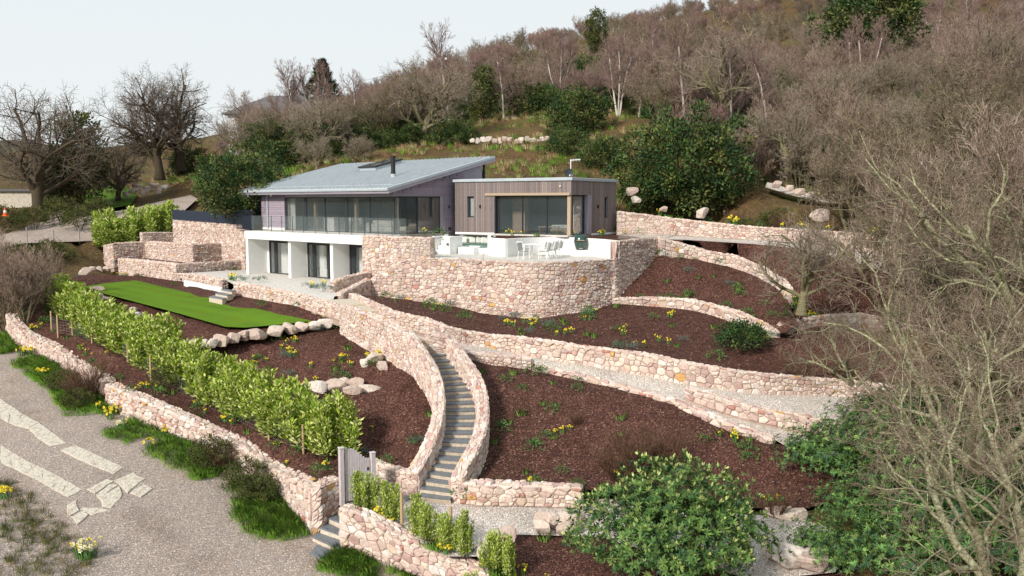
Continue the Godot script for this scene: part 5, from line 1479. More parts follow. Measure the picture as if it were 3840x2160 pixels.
func make_terrace() -> void:
	var y := 7.73
	struct("terrace_floor", patch([Vector3(-4.71, 7.73, -49.59), Vector3(-3.06, 7.73, -48.08), Vector3(-1.58, 7.73, -46.92), Vector3(-0.28, 7.73, -45.98), Vector3(1.14, 7.73, -45.49), Vector3(2.46, 7.73, -45.57), Vector3(3.76, 7.73, -46.15), Vector3(5.60, 7.73, -47.54), Vector3(6.98, 7.73, -55.21), Vector3(6.75, 7.73, -63.51), Vector3(2.78, 7.73, -63.51), Vector3(-1.18, 7.73, -63.51), Vector3(-5.66, 7.73, -60.48)], 0.9, 0.0, func(_p: Vector2) -> Color: return Color(1, 1, 1)), M.paving)
	var w := thing("terrace_planter_wall", "curved white rendered wall holding the flower bed behind the terrace", "planter", Vector3(-0.43, 7.73, -49.59))
	rendered_wall(w, [[-0.40, -49.79, 7.73, 8.80], [0.32, -50.99, 7.73, 8.80], [1.31, -52.04, 7.73, 8.80], [2.30, -52.47, 7.73, 8.80], [3.34, -52.25, 7.73, 8.80], [4.29, -51.20, 7.73, 8.80], [5.26, -49.40, 7.73, 8.80], [5.77, -47.72, 7.73, 8.80]], y - 0.1, 8.78, 0.25)
	var w2 := thing("seating_nook", "white rendered sunken seating nook with a built in bench", "bench", Vector3(-3.96, 7.73, -52.91))
	rendered_wall(w2, [[-3.94, -52.69, 7.73, 8.80], [-4.12, -55.21, 7.73, 8.80], [-4.18, -57.73, 7.73, 8.80], [-3.02, -59.07, 7.73, 8.80], [-1.63, -58.53, 7.73, 8.80], [-1.56, -56.44, 7.73, 8.80], [-1.41, -51.51, 7.73, 8.80], [-0.40, -49.79, 7.73, 8.80]], y - 0.1, 8.8, 0.22)
	var bench := Shape.new()
	var bp: Array = [Vector3(-3.95, 7.73, -53.81), Vector3(-2.85, 7.73, -55.70), Vector3(-1.56, 7.73, -54.74)]
	var cush := Shape.new()
	for i in 2:
		var a: Vector3 = bp[i] - w2.position
		var b: Vector3 = bp[i + 1] - w2.position
		var d := (b - a).normalized()
		var nn := Vector3(-d.z, 0, d.x)
		var bs := Basis(d, Vector3.UP, nn)
		bench.cbox(Transform3D(bs, (a + b) * 0.5 - nn * 0.1 + Vector3(0, 0.2, 0)), Vector3(a.distance_to(b), 0.4, 0.6), 0.01)
		cush.cbox(Transform3D(bs, (a + b) * 0.5 - nn * 0.08 + Vector3(0, 0.45, 0)), Vector3(a.distance_to(b) - 0.03, 0.1, 0.56), 0.03)
	part("bench_block", bench, M.render, w2)
	part("seat_pad", cush, M.green_cloth, w2)
	var pb := Transform3D(Basis(Vector3.UP, -0.5), Vector3(-1.72, 7.73, -53.13))
	var low := thing("low_bench", "low white bench block with a green pad beside the fire table", "bench", pb.origin)
	part("bench_block", block(Vector3(-0.35, 0, -0.25), Vector3(0.75, 0.38, 0.3)), M.render, low)
	part("seat_pad", block(Vector3(-0.3, 0.382, -0.22), Vector3(0.7, 0.46, 0.27), 0.03), M.green_cloth, low)
	# scatter cushions along the bench
	var i2 := 0
	for e in [Vector3(-3.16, 7.73, -56.19), Vector3(-2.89, 7.73, -56.44), Vector3(-2.60, 7.73, -56.32), Vector3(-2.13, 7.73, -55.94), Vector3(-1.80, 7.73, -55.45)]:
		var cs := Shape.new()
		cs.cbox(Transform3D(Basis(Vector3.UP, -0.45 + 0.2 * i2) * Basis(Vector3.RIGHT, -0.25), Vector3(0, 0.22, 0)), Vector3(0.44, 0.42, 0.14), 0.06)
		var label: String = ["white cushion leaning at the left of the green seat pad", "pale green cushion with round white motifs on the nook bench", "pale cushion right of the patterned one on the nook bench", "white cushion near the right end of the nook bench", "white cushion at the right end of the nook bench"][i2]
		var cu := thing("cushion", label, "cushion", e + Vector3(0, 0.5, -0.12), 0.0, "cushions on the terrace bench")
		part("cover", cs, M.cushion if i2 != 1 else mat(lin(0.42, 0.55, 0.36), 0.95), cu)
		if i2 == 1:
			for k in 5:
				var dot := Shape.new()
				dot.tube([Vector3(0, 0, 0.05), Vector3(0, 0, 0.078)], [0.06, 0.055], 10, true)
				var o := part("motif", dot, M.white, cu)
				o.transform = Transform3D(Basis(Vector3.UP, -0.25) * Basis(Vector3.RIGHT, -0.25), Vector3()) * Transform3D(Basis(), Vector3([-0.12, 0.12, 0, -0.12, 0.12][k], [0.1, 0.1, 0.22, 0.33, 0.33][k], 0))
		i2 += 1
	var ft := thing("fire_table", "square white fire table in front of the nook bench", "table", Vector3(-2.65, 7.73, -53.13), -0.55)
	part("body", block(Vector3(-0.6, 0.0, -0.4), Vector3(0.6, 0.42, 0.4), 0.015), M.render, ft)
	part("burner_tray", block(Vector3(-0.25, 0.421, -0.12), Vector3(0.25, 0.435, 0.12), 0.004), M.steel, ft)
	# white steps at the left end
	var stp := thing("terrace_steps", "small white rendered steps at the left end of the terrace", "steps", Vector3(-4.31, 7.73, -52.69), -0.5)
	for k in 4:
		part("step", block(Vector3(-0.5, 0.27 * k, -0.3 - 0.3 * k), Vector3(0.3, 0.27 * (k + 1) - 0.004, 0.02 - 0.3 * k)), M.render, stp)
	part("cheek_wall", block(Vector3(-0.66, 0.0, -1.5), Vector3(-0.51, 1.1, 0.1)), M.render, stp)
	part("cheek_wall", block(Vector3(0.31, 0.0, -1.5), Vector3(0.55, 1.08, 0.0)), M.render, stp)
	part("wall_lamp", block(Vector3(0.36, 0.55, 0.001), Vector3(0.5, 0.69, 0.07)), M.navy, stp)
	# dining set
	var tb := thing("garden_table", "pale garden dining table on the white terrace", "table", Vector3(1.64, 7.73, -50.28), -0.6)
	part("table_top", block(Vector3(-0.9, 0.7, -0.48), Vector3(0.9, 0.74, 0.48), 0.015), M.white, tb)
	for e in [[-1, -1], [1, -1], [1, 1], [-1, 1]]: part("leg", block(Vector3(e[0] * 0.82 - 0.035, 0, e[1] * 0.42 - 0.035), Vector3(e[0] * 0.82 + 0.035, 0.699, e[1] * 0.42 + 0.035)), M.white, tb)
	var spots := [Vector3(0.67, 7.73, -48.08), Vector3(1.78, 7.73, -48.08), Vector3(2.24, 7.73, -49.01), Vector3(2.55, 7.73, -50.18), Vector3(0.75, 7.73, -51.61), Vector3(1.22, 7.73, -52.47)]
	var turns := [-0.55, 2.45, 2.45, 2.45 + 0.4, -0.75, -0.75]
	var says := ["white garden chair nearest the glass, left of the table", "white garden chair, nearest of those right of the table", "white garden chair, second of those right of the table", "white garden chair farthest right, partly hidden at the table", "white garden chair behind the table at the left", "white garden chair behind the middle of the table"]
	for k in 6:
		chair(Transform3D(Basis(), spots[k]), Vector3(), [PI / 2 + 0.7, -PI / 2 - 0.3, -PI / 2 - 0.4, -PI / 2 - 0.3, 0.6, 0.2][k], says[k], M.white, M.mesh_cloth, "chairs round the garden table")
	# egg-shaped barbecue
	var eg := thing("egg_barbecue", "dark green egg shaped ceramic barbecue in front of the timber wing", "barbecue", Vector3(4.07, 7.73, -51.20) + Vector3(0, 0.0, 0.42))
	part("stand", block(Vector3(-0.62, 0, -0.4), Vector3(0.62, 0.36, 0.3)), M.render, eg)
	for x in [-0.9, 0.52]: part("side_shelf", block(Vector3(x, 0.84, -0.35), Vector3(x + 0.4, 0.88, 0.2)), M.white, eg)
	var s := Shape.new()
	egg(s, [[0.2, 0.37], [0.27, 0.42], [0.34, 0.6], [0.38, 0.8], [0.385, 0.86]])
	part("bowl", s, M.green_glaze, eg)
	s = Shape.new()
	egg(s, [[0.395, 0.862], [0.395, 0.92]])
	part("band", s, M.steel, eg)
	s = Shape.new()
	egg(s, [[0.385, 0.921], [0.37, 1.05], [0.3, 1.19], [0.18, 1.28], [0.07, 1.31]])
	part("lid", s, M.green_glaze, eg)
	s = Shape.new()
	s.tube([Vector3(0, 1.305, 0), Vector3(0, 1.35, 0), Vector3(0, 1.38, 0), Vector3(0, 1.43, 0)], [0.07, 0.08, 0.1, 0.06], 14, true)
	part("vent_cap", s, M.black, eg)
	part("handle", block(Vector3(-0.25, 0.93, 0.4), Vector3(0.2, 0.97, 0.46)), M.oak, eg)
	part("draught_door", block(Vector3(-0.1, 0.42, 0.27), Vector3(0.1, 0.5, 0.3)), M.wire, eg)
	# glass round the terrace edge
	var gl := thing("terrace_balustrade", "clear glass balustrade on top of the curved terrace wall", "balustrade", Vector3(-6.14, 7.73, -49.59))
	var edge := line_of([[-6.55, -48.99, 7.75, 8.80], [-4.64, -48.80, 7.75, 8.80], [-3.02, -47.33, 7.75, 8.80], [-1.56, -46.20, 7.75, 8.80], [-0.28, -45.28, 7.75, 8.80], [1.12, -44.72, 7.75, 8.80], [2.42, -44.88, 7.75, 8.80], [3.70, -45.45, 7.75, 8.80], [5.49, -46.89, 7.75, 8.80]], true, 1.35)
	for k in edge.size() - 1:
		var a := Vector3(edge[k][0], 7.76, edge[k][1]) - gl.position
		var b := Vector3(edge[k + 1][0], 7.76, edge[k + 1][1]) - gl.position
		var d := (b - a).normalized()
		var sh := Shape.new()
		sh.cbox(Transform3D(Basis(d, Vector3.UP, d.cross(Vector3.UP)), (a + b) * 0.5 + Vector3(0, 0.53, 0)), Vector3(a.distance_to(b) - 0.02, 1.04, 0.016), 0.002)
		part("pane", sh, M.clear, gl)
		if k == 1 or k == 3:
			var ps := Shape.new()
			ps.cbox(Transform3D(Basis(), a + Vector3(0, 0.53, 0)), Vector3(0.016, 1.05, 0.03), 0.003)
			part("edge_post", ps, M.steel, gl)
	var gl2 := thing("drive_balustrade", "clear glass balustrade above the right end of the terrace", "balustrade", Vector3(6.34, 8.80, -50.18))
	var e2 := [Vector3(5.80, 8.80, -46.56), Vector3(7.12, 8.80, -49.09), Vector3(8.95, 8.80, -52.51), Vector3(10.28, 8.80, -55.06)]
	for k in 3:
		var a: Vector3 = e2[k] - gl2.position
		var b: Vector3 = e2[k + 1] - gl2.position
		var d := (b - a).normalized()
		var sh := Shape.new()
		sh.cbox(Transform3D(Basis(d, Vector3.UP, d.cross(Vector3.UP)), (a + b) * 0.5 + Vector3(0, 0.54, -0.2)), Vector3(a.distance_to(b) - 0.02, 1.06, 0.016), 0.002)
		part("pane", sh, M.clear, gl2)


func egg(s: Shape, prof: Array) -> void:
	var n := 20
	for i in prof.size() - 1:
		for k in n:
			var q := []
			var w := []
			for e in [[i, k], [i + 1, k], [i + 1, k + 1], [i, k + 1]]:
				var a: float = TAU * e[1] / n
				var r: float = prof[e[0]][0]
				q.append(Vector3(cos(a) * r, prof[e[0]][1], sin(a) * r))
				var dr: float = prof[mini(e[0] + 1, prof.size() - 1)][0] - prof[maxi(e[0] - 1, 0)][0]
				var dy: float = prof[mini(e[0] + 1, prof.size() - 1)][1] - prof[maxi(e[0] - 1, 0)][1]
				w.append(Vector3(cos(a) * dy, -dr, sin(a) * dy).normalized())
			s.trin(q[0], q[1], q[2], w[0], w[1], w[2])
			s.trin(q[0], q[2], q[3], w[0], w[2], w[3])


# ---------------------------------------------------------------- garden odds and ends
func boulder(size: Vector3, sd: int) -> Shape:
	var r := RandomNumberGenerator.new()
	r.seed = sd
	# a chopped and roughened block: a box of 3 x 3 patches pulled towards a ball, cut by random planes
	var planes := []
	for k in 7:
		var d := Vector3(r.randf_range(-1, 1), r.randf_range(-0.6, 1), r.randf_range(-1, 1)).normalized()
		planes.append([d, r.randf_range(0.62, 0.9)])
	var f := FastNoiseLite.new()
	f.seed = sd
	f.frequency = 1.3
	var s := Shape.new()
	var pale: Color = [Color(0.60, 0.52, 0.45), Color(0.55, 0.46, 0.40), Color(0.64, 0.58, 0.53), Color(0.52, 0.42, 0.36)][r.randi() % 4]
	s.col = pale * r.randf_range(0.9, 1.08)
	var pt := func(v: Vector3) -> Vector3:
		var p := v.lerp(v.normalized() * 1.15, 0.55)
		for k in planes:
			var over: float = p.dot(k[0]) - k[1]
			if over > 0: p -= k[0] * over * 0.92
		p *= 1.0 + 0.12 * f.get_noise_3dv(p)
		return p * size * 0.5
	var n := 5
	for ax in 3:
		for sg in [-1.0, 1.0]:
			for i in n:
				for j in n:
					var q := []
					for e in [[i, j], [i + 1, j], [i + 1, j + 1], [i, j + 1]]:
						var v := Vector3()
						v[ax] = sg
						v[(ax + 1) % 3] = e[0] * 2.0 / n - 1
						v[(ax + 2) % 3] = e[1] * 2.0 / n - 1
						q.append(pt.call(v))
					if sg > 0: s.quad(q[0], q[1], q[2], q[3])
					else: s.quad(q[3], q[2], q[1], q[0])
	return s


func boulder_row(label: String, group: String, pts: Array, sd: int) -> void:
	# pts: position, width, height
	var k := 0
	for e in pts:
		var sh := boulder(Vector3(e[1], e[2], e[1] * rnd(0.6, 0.85)), sd + k)
		var o := solo("boulder", sh, M.stone, label % ordinal(k), "boulder", (settle(e[0]) if sd >= 200 and sd < 400 else e[0]) + Vector3(0, e[2] * 0.34, 0), group)
		o.rotation.y = rnd(-0.5, 0.3)
		k += 1


const ORDINALS := ["first", "second", "third", "fourth", "fifth", "sixth", "seventh", "eighth", "ninth", "tenth", "eleventh", "twelfth", "thirteenth", "fourteenth", "fifteenth", "sixteenth", "seventeenth", "eighteenth", "nineteenth", "twentieth", "twenty first", "twenty second", "twenty third", "twenty fourth", "twenty fifth", "twenty sixth", "twenty seventh", "twenty eighth", "twenty ninth", "thirtieth"]


func ordinal(k: int) -> String:
	return ORDINALS[mini(k, ORDINALS.size() - 1)]


func slab(ring: Array, th: float) -> Shape:
	# a flat stone from a ring of top corners given clockwise or not
	var s := Shape.new()
	var mid := Vector3()
	for p in ring: mid += p / ring.size()
	var area := 0.0
	for k in ring.size():
		var a: Vector3 = ring[k]
		var b: Vector3 = ring[(k + 1) % ring.size()]
		area += a.x * b.z - b.x * a.z
	if area > 0:
		ring = ring.duplicate()
		ring.reverse()
	var dn := Vector3(0, -th, 0)
	var edge := Vector3(0, -0.008, 0)
	for k in ring.size():
		var a: Vector3 = ring[k] - mid
		var b: Vector3 = ring[(k + 1) % ring.size()] - mid
		var ai := a * (1.0 - 0.012 / maxf(a.length(), 0.05))
		var bi := b * (1.0 - 0.012 / maxf(b.length(), 0.05))
		s.tri(ai, bi, Vector3())
		s.quad(a + edge, b + edge, bi, ai)
		s.quad(a + dn, b + dn, b + edge, a + edge)
	return s


func ragged(ring: Array, by: float) -> Array:
	var out := []
	for k in ring.size():
		var a: Vector3 = ring[k]
		var b: Vector3 = ring[(k + 1) % ring.size()]
		var n := maxi(2, int(a.distance_to(b) / 0.3))
		for j in n: out.append(a.lerp(b, float(j) / n) + Vector3(rnd(-by, by), 0, rnd(-by, by)))
	return out


func mid_of(ring: Array) -> Vector3:
	var m := Vector3()
	for p in ring: m += p / ring.size()
	return m


func make_small_things() -> void:
	# ---- concrete wheel tracks on the lane
	var lanes := [["left concrete wheel track of cracked slabs on the lane", [[Vector3(-20.70, 1.37, -33.77), Vector3(-19.60, 1.16, -31.90)], [Vector3(-19.93, 1.29, -33.09), Vector3(-18.87, 1.08, -31.42)], [Vector3(-19.20, 1.19, -32.46), Vector3(-18.15, 0.99, -30.94)], [Vector3(-18.41, 1.10, -31.86), Vector3(-17.49, 0.90, -30.47)], [Vector3(-17.78, 1.02, -31.45), Vector3(-16.92, 0.83, -30.03)], [Vector3(-17.07, 0.93, -30.94), Vector3(-16.29, 0.74, -29.55)], [Vector3(-16.27, 0.82, -30.35), Vector3(-15.81, 0.68, -29.18)], [Vector3(-15.33, 0.69, -29.63), Vector3(-15.51, 0.65, -29.00)]]],
		["right concrete wheel track of cracked slabs on the lane", [[Vector3(-24.01, 1.81, -39.37), Vector3(-22.51, 1.62, -36.83)], [Vector3(-22.82, 1.70, -38.27), Vector3(-21.82, 1.57, -36.25)], [Vector3(-21.79, 1.62, -37.31), Vector3(-21.32, 1.54, -35.88)], [Vector3(-20.47, 1.53, -36.18), Vector3(-20.54, 1.49, -35.54)], [Vector3(-19.28, 1.40, -35.02), Vector3(-19.52, 1.37, -34.34)], [Vector3(-18.03, 1.25, -33.77), Vector3(-18.49, 1.25, -33.49)], [Vector3(-17.62, 1.22, -33.60), Vector3(-17.90, 1.18, -33.07)], [Vector3(-16.68, 1.10, -32.98), Vector3(-17.04, 1.07, -32.46)], [Vector3(-15.73, 0.97, -32.28), Vector3(-15.95, 0.92, -31.67)], [Vector3(-14.76, 0.84, -31.62), Vector3(-14.82, 0.78, -30.98)]]]]
	for l in lanes:
		var t := thing("wheel_track", l[0], "paving", l[1][0][0], 0.0, "concrete tracks on the lane")
		for i in l[1].size() - 1:
			if l[0].begins_with("right") and i == 5: continue
			var r := []
			for e in [l[1][i][0], l[1][i + 1][0], l[1][i + 1][1], l[1][i][1]]: r.append(e)
			var m := mid_of(r)
			for k in 4: r[k] = r[k].lerp(m, 0.015)
			for k in 4: r[k].y = floor_at(r[k].x, r[k].z) + 0.035
			var rg := ragged(r, 0.022)
			part("slab", slab(rg, 0.12), M.concrete, t, mid_of(rg) - t.position)
	var cs := [[Vector3(-15.16, 0.68, -29.66), Vector3(-14.88, 0.74, -30.57), Vector3(-14.60, 0.71, -30.38), Vector3(-14.75, 0.63, -29.38)], [Vector3(-14.65, 0.61, -29.18), Vector3(-14.59, 0.69, -30.15), Vector3(-14.32, 0.66, -30.08), Vector3(-14.33, 0.57, -28.89)], [Vector3(-14.54, 0.71, -30.45), Vector3(-14.25, 0.76, -31.23), Vector3(-13.60, 0.66, -30.75), Vector3(-13.70, 0.57, -29.55)], [Vector3(-14.42, 0.58, -28.99), Vector3(-14.21, 0.65, -30.04), Vector3(-13.78, 0.57, -29.42), Vector3(-13.68, 0.48, -28.29), Vector3(-14.09, 0.51, -28.39)], [Vector3(-13.61, 0.57, -29.56), Vector3(-13.41, 0.61, -30.30), Vector3(-13.00, 0.56, -30.02), Vector3(-13.08, 0.51, -29.31)], [Vector3(-15.25, 0.57, -28.35), Vector3(-15.11, 0.60, -28.79), Vector3(-14.63, 0.51, -28.01), Vector3(-14.77, 0.49, -27.59)], [Vector3(-14.62, 0.47, -27.50), Vector3(-14.48, 0.51, -28.08), Vector3(-14.21, 0.47, -27.75), Vector3(-14.22, 0.42, -27.03)], [Vector3(-14.64, 0.53, -28.21), Vector3(-14.13, 0.51, -28.28), Vector3(-13.70, 0.47, -28.13), Vector3(-14.15, 0.47, -27.76)]]
	var ct := thing("cross_paving", "broken concrete slabs laid across the lane at the end of the wheel tracks", "paving", mid_of(cs[3]))
	for r in cs:
		for k in r.size(): r[k].y = floor_at(r[k].x, r[k].z) + 0.04
		var rg := ragged(r, 0.045)
		part("slab", slab(rg, 0.12), M.concrete, ct, mid_of(rg) - ct.position)
	# ---- gate, its steps and posts
	var ga := thing("wooden_gate", "pale lilac boarded garden gate with a curved top at the end of the lane wall", "gate", Vector3(-5.56, 0.90, -27.69))
	var g0 := Vector3()
	var g1: Vector3 = Vector3(-4.82, 0.90, -28.15) - ga.position
	var gd := Vector3(g1.x, 0, g1.z)
	var gl := gd.length()
	gd /= gl
	for i in 10:
		var a := gl * i / 10.0
		var mid := (i + 0.5) / 10.0
		var hgt := 1.78 - 0.42 * smoothstep(0.25, 0.95, mid) + (0.06 if i == 0 else 0.0)
		var s := Shape.new()
		s.cbox(Transform3D(Basis(gd, Vector3.UP, gd.cross(Vector3.UP)), gd * (a + gl / 20.0) + Vector3(0, 0.06 + hgt * 0.5, 0)), Vector3(gl / 10.0 - 0.008, hgt, 0.035), 0.006)
		part("board", s, M.gate, ga)
	for yy in [0.35, 1.15]:
		var s := Shape.new()
		s.cbox(Transform3D(Basis(gd, Vector3.UP, gd.cross(Vector3.UP)), gd * gl * 0.5 + Vector3(0, yy, 0) - gd.cross(Vector3.UP) * 0.04), Vector3(gl, 0.1, 0.04), 0.005)
		part("rail", s, M.gate, ga)
	part("latch", block(gd * (gl - 0.05) + Vector3(-0.03, 1.0, -0.03), gd * (gl - 0.05) + Vector3(0.03, 1.12, 0.03)), M.black, ga)
	for e in [[-0.12, 1.95, "pale square gate post on the hinge side by the lane wall"], [gl + 0.12, 1.62, "pale square gate post on the latch side of the gate"]]:
		var s := Shape.new()
		s.cbox(Transform3D(Basis(gd, Vector3.UP, gd.cross(Vector3.UP)), Vector3(0, e[1] * 0.5 - 0.05, 0)), Vector3(0.16, e[1], 0.16), 0.015)
		var gp := thing("gate_post", e[2], "post", ga.position + gd * e[0], 0.0, "gate posts")
		part("shaft", s, M.gate, gp)
		var cp := Shape.new()
		cp.cbox(Transform3D(Basis(gd, Vector3.UP, gd.cross(Vector3.UP)), Vector3(0, e[1] - 0.03, 0)), Vector3(0.19, 0.035, 0.19), 0.01)
		part("cap", cp, M.gate, gp)
	var gs := thing("gate_steps", "short flight of slate topped steps from the lane up to the gate", "steps", Vector3(-5.93, 0.00, -26.42))
	var tr := [[Vector3(-6.42, 0.18, -26.64), Vector3(-6.25, 0.18, -27.17), Vector3(-5.49, 0.18, -26.33), Vector3(-5.36, 0.18, -25.65)], [Vector3(-6.23, 0.36, -26.92), Vector3(-6.11, 0.36, -27.38), Vector3(-5.57, 0.36, -26.79), Vector3(-5.48, 0.36, -26.35)], [Vector3(-6.07, 0.54, -27.33), Vector3(-5.98, 0.54, -27.73), Vector3(-5.68, 0.54, -27.38), Vector3(-5.59, 0.54, -26.95)], [Vector3(-5.92, 0.72, -27.78), Vector3(-5.79, 0.72, -28.10), Vector3(-5.54, 0.72, -27.82), Vector3(-5.66, 0.72, -27.46)], [Vector3(-5.65, 0.88, -27.75), Vector3(-5.41, 0.88, -28.50), Vector3(-4.92, 0.88, -27.93), Vector3(-5.22, 0.88, -27.47)]]
	for r in tr:
		for k in 4: r[k] = r[k].lerp(mid_of(r), -0.08)
		part("tread", slab(r, 0.045), M.slate, gs, mid_of(r) - gs.position)
		var b := []
		for k in 4: b.append(r[k].lerp(mid_of(r), 0.04) + Vector3(0, -0.046, 0))
		part("riser", slab(b, 0.3), M.pale_step, gs, mid_of(b) - gs.position)
	var fl := [Vector3(-6.30, 0.03, -25.64), Vector3(-6.23, 0.03, -26.27), Vector3(-5.64, 0.03, -25.89), Vector3(-5.53, 0.03, -25.46), Vector3(-5.68, 0.03, -25.17)]
	for k in fl.size(): fl[k].y = floor_at(fl[k].x, fl[k].z) + 0.05
	solo("flagstone", slab(fl, 0.1), M.slate, "single dark slate flagstone on the lane at the foot of the gate steps", "flagstone", mid_of(fl))
	var f2 := [[Vector3(-4.14, 0.90, -28.15), Vector3(-3.94, 0.90, -28.34), Vector3(-3.66, 0.90, -27.69), Vector3(-3.82, 0.90, -27.46), Vector3(-4.11, 0.90, -27.69)], [Vector3(-3.79, 0.90, -28.44), Vector3(-3.57, 0.90, -28.54), Vector3(-3.37, 0.90, -28.25), Vector3(-3.57, 0.90, -27.97)]]
	for k in 2:
		for q in f2[k].size(): f2[k][q].y = floor_at(f2[k][q].x, f2[k][q].z) + 0.04
		solo("flagstone", slab(f2[k], 0.06), M.slate, ["slate flagstone in the gravel behind the young hedge near the gate", "slate flagstone in the gravel at the very foot of the winding steps"][k], "flagstone", mid_of(f2[k]))
	# ---- steps from the lawn to the patio
	var ls := thing("lawn_steps", "three slate steps from the lawn up through the white edged patio wall", "steps", Vector3(-17.64, 5.25, -50.64))
	var lt := [[Vector3(-17.78, 5.40, -49.88), Vector3(-17.82, 5.40, -50.81), Vector3(-16.59, 5.40, -49.49), Vector3(-16.64, 5.40, -48.73)], [Vector3(-17.55, 5.56, -50.30), Vector3(-17.59, 5.56, -51.05), Vector3(-16.41, 5.56, -50.01), Vector3(-16.50, 5.56, -49.21)], [Vector3(-17.40, 5.72, -50.88), Vector3(-17.41, 5.72, -51.45), Vector3(-16.39, 5.72, -50.36), Vector3(-16.40, 5.72, -49.73)]]
	for r in lt:
		for k in 4: r[k] = r[k].lerp(mid_of(r), -0.05)
		part("tread", slab(r, 0.04), M.slate, ls, mid_of(r) - ls.position)
		var b := []
		for k in 4: b.append(r[k].lerp(mid_of(r), 0.03) + Vector3(0, -0.041, 0))
		part("riser", slab(b, 0.3), M.pale_step, ls, mid_of(b) - ls.position)
	for e in [[Vector3(-22.52, 5.28, -58.50), Vector3(-18.15, 5.28, -53.20), "white rendered footing band under the lawn wall left of the slate steps"], [Vector3(-17.25, 5.28, -52.64), Vector3(-12.37, 5.22, -47.04), "white rendered footing band under the patio wall right of the slate steps"]]:
		var a: Vector3 = e[0]
		var b: Vector3 = e[1]
		var d := Vector3(b.x - a.x, 0, b.z - a.z).normalized()
		var s := Shape.new()
		var len := Vector2(b.x - a.x, b.z - a.z).length()
		s.cbox(Transform3D(Basis(d, Vector3.UP, d.cross(Vector3.UP)), Vector3(len * 0.5 * d.x, 0.1, len * 0.5 * d.z)), Vector3(len, 0.42, 0.1), 0.01)
		solo("footing_band", s, M.render, e[2], "kerb", a)
	# ---- dark fence and side gate left of the house
	var fe := thing("dark_fence", "dark navy panelled fence on the tall stone wall left of the house", "fence", Vector3(-28.90, 9.45, -73.00))
	var fa: Vector3 = fe.position
	var fb: Vector3 = Vector3(-20.40, 9.20, -65.20)
	var fd := (fb - fa)
	for i in 6:
		var a := fd * i / 6.0
		var b := fd * (i + 1) / 6.0
		var s := Shape.new()
		var d := (b - a).normalized()
		s.cbox(Transform3D(Basis(d, Vector3.UP, Vector3(-d.z, 0, d.x).normalized()), (a + b) * 0.5 + Vector3(0, 0.42, 0)), Vector3(a.distance_to(b) - 0.01, 0.86, 0.04), 0.008)
		part("panel", s, M.navy, fe)
		part("post", block(a + Vector3(-0.04, -0.1, -0.08), a + Vector3(0.04, 0.9, 0.0)), M.navy, fe)
	var sg := thing("railing_gate", "dark slatted metal gate and bin screen at the left end of the balcony", "gate", house_at * Vector3(-17.6, 0, 0.9))
	sg.basis = house_at.basis
	for i in 22:
		part("bar", block(Vector3(0.1 + i * 0.11, 0.0, -0.03), Vector3(0.13 + i * 0.11, 1.4, 0.0)), M.navy, sg)
	part("rail", block(Vector3(0.05, 1.36, -0.05), Vector3(2.6, 1.42, 0.02)), M.navy, sg)
	part("rail", block(Vector3(0.05, 0.05, -0.05), Vector3(2.6, 0.1, 0.02)), M.navy, sg)
	part("screen", block(Vector3(0.75, 0.0, -0.5), Vector3(2.4, 1.0, -0.1)), M.navy, sg)
	# ---- boulders
	boulder_row("%s pale boulder from the left in the row edging the lawn bed", "boulders edging the lawn bed", [[Vector3(-14.78, 4.22, -39.51), 0.45, 0.35], [Vector3(-14.45, 4.25, -39.38), 0.50, 0.40], [Vector3(-13.84, 4.29, -38.98), 0.55, 0.45], [Vector3(-13.52, 4.32, -39.38), 0.80, 0.60], [Vector3(-13.16, 4.37, -39.98), 0.65, 0.50], [Vector3(-12.79, 4.41, -40.41), 0.70, 0.50], [Vector3(-12.18, 4.46, -40.60), 1.05, 0.50], [Vector3(-11.46, 4.53, -41.01), 0.95, 0.50], [Vector3(-10.92, 4.58, -41.52), 0.85, 0.55], [Vector3(-10.40, 4.62, -41.95), 0.70, 0.50], [Vector3(-9.88, 4.67, -42.11), 0.75, 0.45], [Vector3(-9.33, 4.71, -42.47), 0.85, 0.45], [Vector3(-8.99, 4.75, -43.07), 0.65, 0.45]], 100)
	boulder_row("%s boulder from the left in the rough row between the two lower left beds", "boulders between the lower left beds", [[Vector3(-8.85, 3.15, -34.23), 0.60, 0.40], [Vector3(-8.52, 3.15, -34.79), 0.75, 0.55], [Vector3(-7.95, 3.15, -34.45), 0.70, 0.50], [Vector3(-7.95, 3.15, -33.29), 0.90, 0.35], [Vector3(-7.25, 3.15, -33.47), 0.90, 0.40], [Vector3(-7.30, 3.15, -34.94), 1.10, 0.60], [Vector3(-7.13, 3.15, -35.82), 0.45, 0.35], [Vector3(-6.48, 3.15, -34.23), 0.80, 0.40], [Vector3(-6.53, 3.15, -35.52), 0.80, 0.50], [Vector3(-6.45, 3.15, -36.75), 0.45, 0.40], [Vector3(-5.81, 3.15, -34.79), 1.10, 0.50], [Vector3(-6.03, 3.15, -36.97), 0.75, 0.50], [Vector3(-5.59, 3.15, -36.28), 0.60, 0.40], [Vector3(-5.52, 3.15, -38.07), 0.90, 0.60], [Vector3(-5.18, 3.15, -36.59), 0.90, 0.50], [Vector3(-4.92, 3.15, -38.41), 0.60, 0.45], [Vector3(-4.68, 3.15, -37.07), 0.55, 0.35]], 200)
	boulder_row("%s boulder from the left among the scattered rocks beside the lawn", "rocks beside the lawn", [[Vector3(-27.07, 5.00, -55.75), 0.90, 0.35], [Vector3(-26.23, 5.00, -53.76), 0.80, 0.35], [Vector3(-25.65, 5.00, -53.23), 0.90, 0.40], [Vector3(-22.10, 4.45, -49.54), 0.60, 0.40], [Vector3(-21.39, 4.45, -48.37), 0.50, 0.35], [Vector3(-15.60, 4.45, -40.06), 0.60, 0.35], [Vector3(-15.60, 4.45, -41.07), 0.80, 0.40], [Vector3(-15.04, 4.45, -39.75), 0.60, 0.35]], 300)
